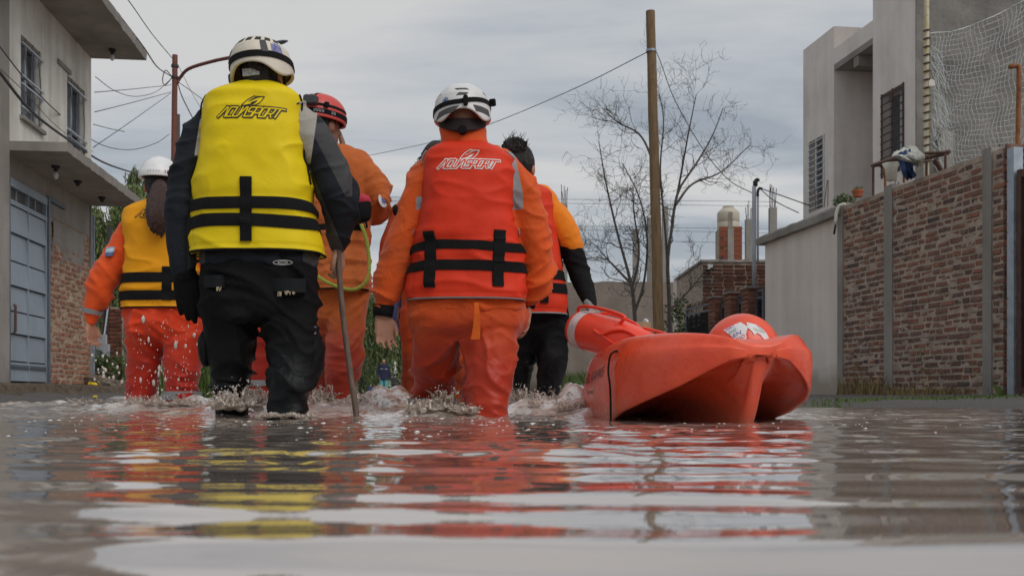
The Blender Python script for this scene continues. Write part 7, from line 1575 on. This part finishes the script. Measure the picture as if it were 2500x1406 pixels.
    mb = MB(); mb.add(np.array(P), Fs); mb.build('lettering', pmat('letter_dark', (.045, .03, .035), .5, .4, 40), hull, False, base)
    P = [B.side(1.30-.62*u/w-.06*v-.006, .123+.020*u/w+v*.060, .0014) for u, v in V]; mb = MB(); mb.add(np.array(P)+np.array([.004, 0, -.003]), Fs); mb.build('lettering_shadow', pmat('letter_pale', (.40, .34, .34), .5), hull, False, base)
    V, Fs = text_polys('KAYAKS'); w = V[:, 0].max(); P = [B.side(1.20-.22*u/w, .080+v*.024, .0018) for u, v in V]; mb = MB(); mb.add(np.array(P), Fs); mb.build('lettering', pmat('letter_dark2', (.16, .03, .025), .5), hull, False, base)
    # torpedo shaped rescue float lying on the deck
    a, b = W(1402, 800, 4.95), W(1668, 872, 4.22); base2 = (a+b)/2; f = empty('rescue_float', base2, 0, 'torpedo shaped orange rescue float with white band lying on the boat', 'rescue float')
    t = np.linspace(0, 1, 40); rad = .092*np.sqrt(np.clip(1-((t-.10)/.10)**2, .02, 1)); rad[t > .10] = .092; rad = np.where(t > .42, .092-(t-.42)**1.2*.11, rad); pts = a+np.outer(t, b-a); mb = MB(); mb.tube(pts-base2, rad, 32)
    mb.build('float_body', M['float'], f, True)
    ax = (b-a)/np.linalg.norm(b-a); mb = MB(); mb.tube(pts[4:8]-base2, rad[4:8]+.0015, 32, caps=False); mb.build('white_band', pmat('band_white', (.60, .52, .52), .5, .25, 18), f, True)
    up = np.array([0, 0, 1.])-ax*ax[2]; up /= np.linalg.norm(up); fr = np.cross(up, ax); fr = fr if fr[1] < 0 else -fr
    on = lambda t_, ang, h: a+(b-a)*t_+(up*math.cos(ang)+fr*math.sin(ang))*(np.interp(t_, t, rad)+h)-base2
    def bar(p, nm, rr=.0085): mb = MB(); mb.tube(p, rr, 8, round_ends=True); mb.build(nm, M['float'], f, True)
    bar(catmull([on(.04, .1, -.01), on(.05, .1, .025), on(.2, .15, .030), on(.38, .2, .032), on(.50, .25, .034)], 20), 'handle'); bar(catmull([on(.50, .25, .034), on(.53, .28, .028), on(.50, .45, .0), on(.49, .6, -.004)], 12), 'handle')
    bar(catmull([on(.36, 1.25, .002), on(.44, 1.35, .005), on(.52, 1.0, .008), on(.60, .8, .008), on(.72, .95, .008), on(.78, 1.3, .004)], 20), 'rope_loop', .007); bar(catmull([on(.44, 1.35, .004), on(.54, 1.6, .004), on(.64, 1.8, .002)], 10), 'rope_loop', .006)
    bar(catmull([on(.1, -.6, .0), on(.25, -.5, .02), on(.45, -.6, .012), on(.55, -.6, .0)], 14), 'handle', .007); bar(catmull([on(.62, -.3, .004), on(.8, -.3, .02), on(.97, -.3, .03)], 12), 'rope_loop', .006)
rescue_boat()
# cardboard box behind the float
c = W(1562, 800, 5.6); c2 = c.copy(); r = empty('cardboard_box', c, R(20), 'crushed cardboard box with white plastic carried behind the orange float', 'box')
mb = MB(); mb.box((-.045, -.04, -.06), (.045, .04, .03)); mb.build('carton', pmat('carton', (.30, .20, .11), .8, .2, 12), r); mb = MB(); mb.ball((.035, 0, .01), (.02, .03, .04), 10, 8); V, N, q = fuse(mb, .006, 1); mesh_obj('plastic_bag', V+N*(.008*noise(V*60))[:, None], q, pmat('bag_white', (.55, .57, .6), .4), r, True)

# ------------------------------------------------------------------ splashes: drops in the air and froth on the surface
M['drop'] = pmat('drop', (.55, .50, .46), .12, .2, 20, spec=.6)
ICO = None
def drops(label, lst, name='water_splash', mat=None):
    bm = bmesh.new(); bmesh.ops.create_icosphere(bm, subdivisions=1, radius=1); V0 = np.array([v.co for v in bm.verts]); F0 = [[v.index for v in f.verts] for f in bm.faces]; bm.free(); mb = MB()
    for p, r, st in lst: mb.add(V0*np.array([r, r, r*st])*(1+.12*rng.normal(size=V0.shape))+p, F0)
    o = mb.build(name, mat or M['drop'], None, True); tag(o, label, kind='stuff'); return o
L = []
for k in range(130):
    x = rng.uniform(325, 490); y = 770+200*rng.random()**.8; L.append((W(x, y, 5.3+rng.uniform(-.15, .15)), rng.choice([.002, .0028, .0036, .0065, .0095], p=[.45, .3, .15, .07, .03]), rng.uniform(1, 2.8)))
for k in range(20): L.append((W(rng.normal(262, 22), rng.normal(895, 20), 5.5), rng.uniform(.004, .009), 1.6))
drops('drops of water flying in front of the amber vest woman', L)
def splash(label, arcs, n, seed, beads):
    # threads and lips of water thrown up from the surface, run together into one ragged sheet, with loose drops round it
    r_ = np.random.default_rng(seed); mb = MB(); Lb = []
    for (x0, x1, y0, hgt, d) in arcs:
        for k in range(n):
            x = r_.uniform(x0, x1); t = np.linspace(0, 1, 8); h = hgt*r_.random()**1.6; run = r_.normal()*18; px = x+run*t; py = y0-h*np.sin(t*math.pi*r_.uniform(.45, .95)); dd = d+r_.normal()*.04+r_.normal()*.06*t
            P = np.array([W(a, b_, c) for a, b_, c in zip(px, py, dd)]); rr = r_.uniform(.0026, .0055)*(1-.55*t)*(1+.4*r_.normal(size=8).clip(-1, 1)); mb.tube(P, np.abs(rr)+.0012, 6)
        for k in range(beads): u = r_.random(); Lb.append((W(r_.uniform(x0-8, x1+8), y0-hgt*1.25*r_.random()**1.3, d+r_.normal()*.07), r_.choice([.0012, .002, .003, .0045], p=[.4, .35, .18, .07]), r_.uniform(.8, 2)))
        for k in range(int(n*.25)): x = r_.uniform(x0-6, x1+6); mb.ball(W(x, y0+r_.normal()*3, d+r_.normal()*.05), (r_.uniform(.010, .026), r_.uniform(.010, .02), r_.uniform(.006, .015)), 8, 6)
    V, N, q = fuse(mb, .0042, 1); o = mesh_obj('water_splash', V+N*(.0022*noise(V*90)+.0015*noise(V*200))[:, None], q, M['splash'], None, True); tag(o, label, kind='stuff'); drops(label.replace('splash', 'loose drops from the splash', 1), Lb)
M['splash'] = pmat('splash', (.66, .58, .50), .14, .5, 60, spec=.8, col2=(.30, .22, .16), coat=.45); M['splash'].node_tree.nodes['Principled BSDF'].inputs['Alpha'].default_value = .62; M['splash'].node_tree.nodes['Principled BSDF'].inputs['Coat IOR'].default_value = 1.8; M['splash'].node_tree.nodes['Principled BSDF'].inputs['Coat Roughness'].default_value = .03
splash('ragged splash round the legs of the yellow vest man', [(525, 572, 990, 40, 3.97), (572, 625, 992, 58, 4.02), (640, 760, 1016, 7, 3.88), (622, 650, 985, 30, 4.4)], 80, 1, 110)
splash('brown frothy splash at the legs of the red vest person', [(1000, 1060, 1000, 28, 4.35), (1060, 1115, 992, 42, 4.40), (1110, 1165, 1004, 16, 4.28)], 75, 2, 90)
splash('curling splash behind the legs of the walker with the bun', [(1290, 1380, 985, 34, 4.75), (1370, 1440, 1000, 22, 4.6), (1255, 1285, 985, 40, 5.0)], 75, 3, 80)
splash('churned splash between the red helmet person and the white helmet', [(880, 940, 985, 24, 4.9), (930, 1000, 985, 30, 5.0), (760, 810, 985, 45, 5.0), (820, 880, 990, 14, 4.9)], 70, 4, 70)
splash('low splash round the legs of the amber vest woman', [(310, 400, 988, 26, 5.5), (400, 490, 988, 18, 5.55), (170, 310, 982, 12, 6.3)], 70, 5, 70)
L = []
for k in range(2000):
    d = rng.uniform(2.2, 4.4)**1.0; px = rng.uniform(-100, 2600); w = .25+.75*math.exp(-((px-1050)/650)**2)
    if rng.random() > w*(.25+.75*sstep(np.array(d), 2.0, 3.6)): continue
    x = (px-CX)*d/F; g = fbm(np.array([[x*2.2, d*4, 2.]]), 3)[0]
    if g < -.05: continue
    h = water_h(np.array([x]), np.array([d]))[0][0]; r_ = rng.choice([.0025, .004, .006, .010], p=[.45, .3, .17, .08]); L.append((np.array([x, d, h]), r_, .35))
drops('white bubbles and froth drifting on the brown water in front of the walkers', L, 'foam_bubbles', pmat('foam_white', (.68, .66, .64), .4, .08, 30))
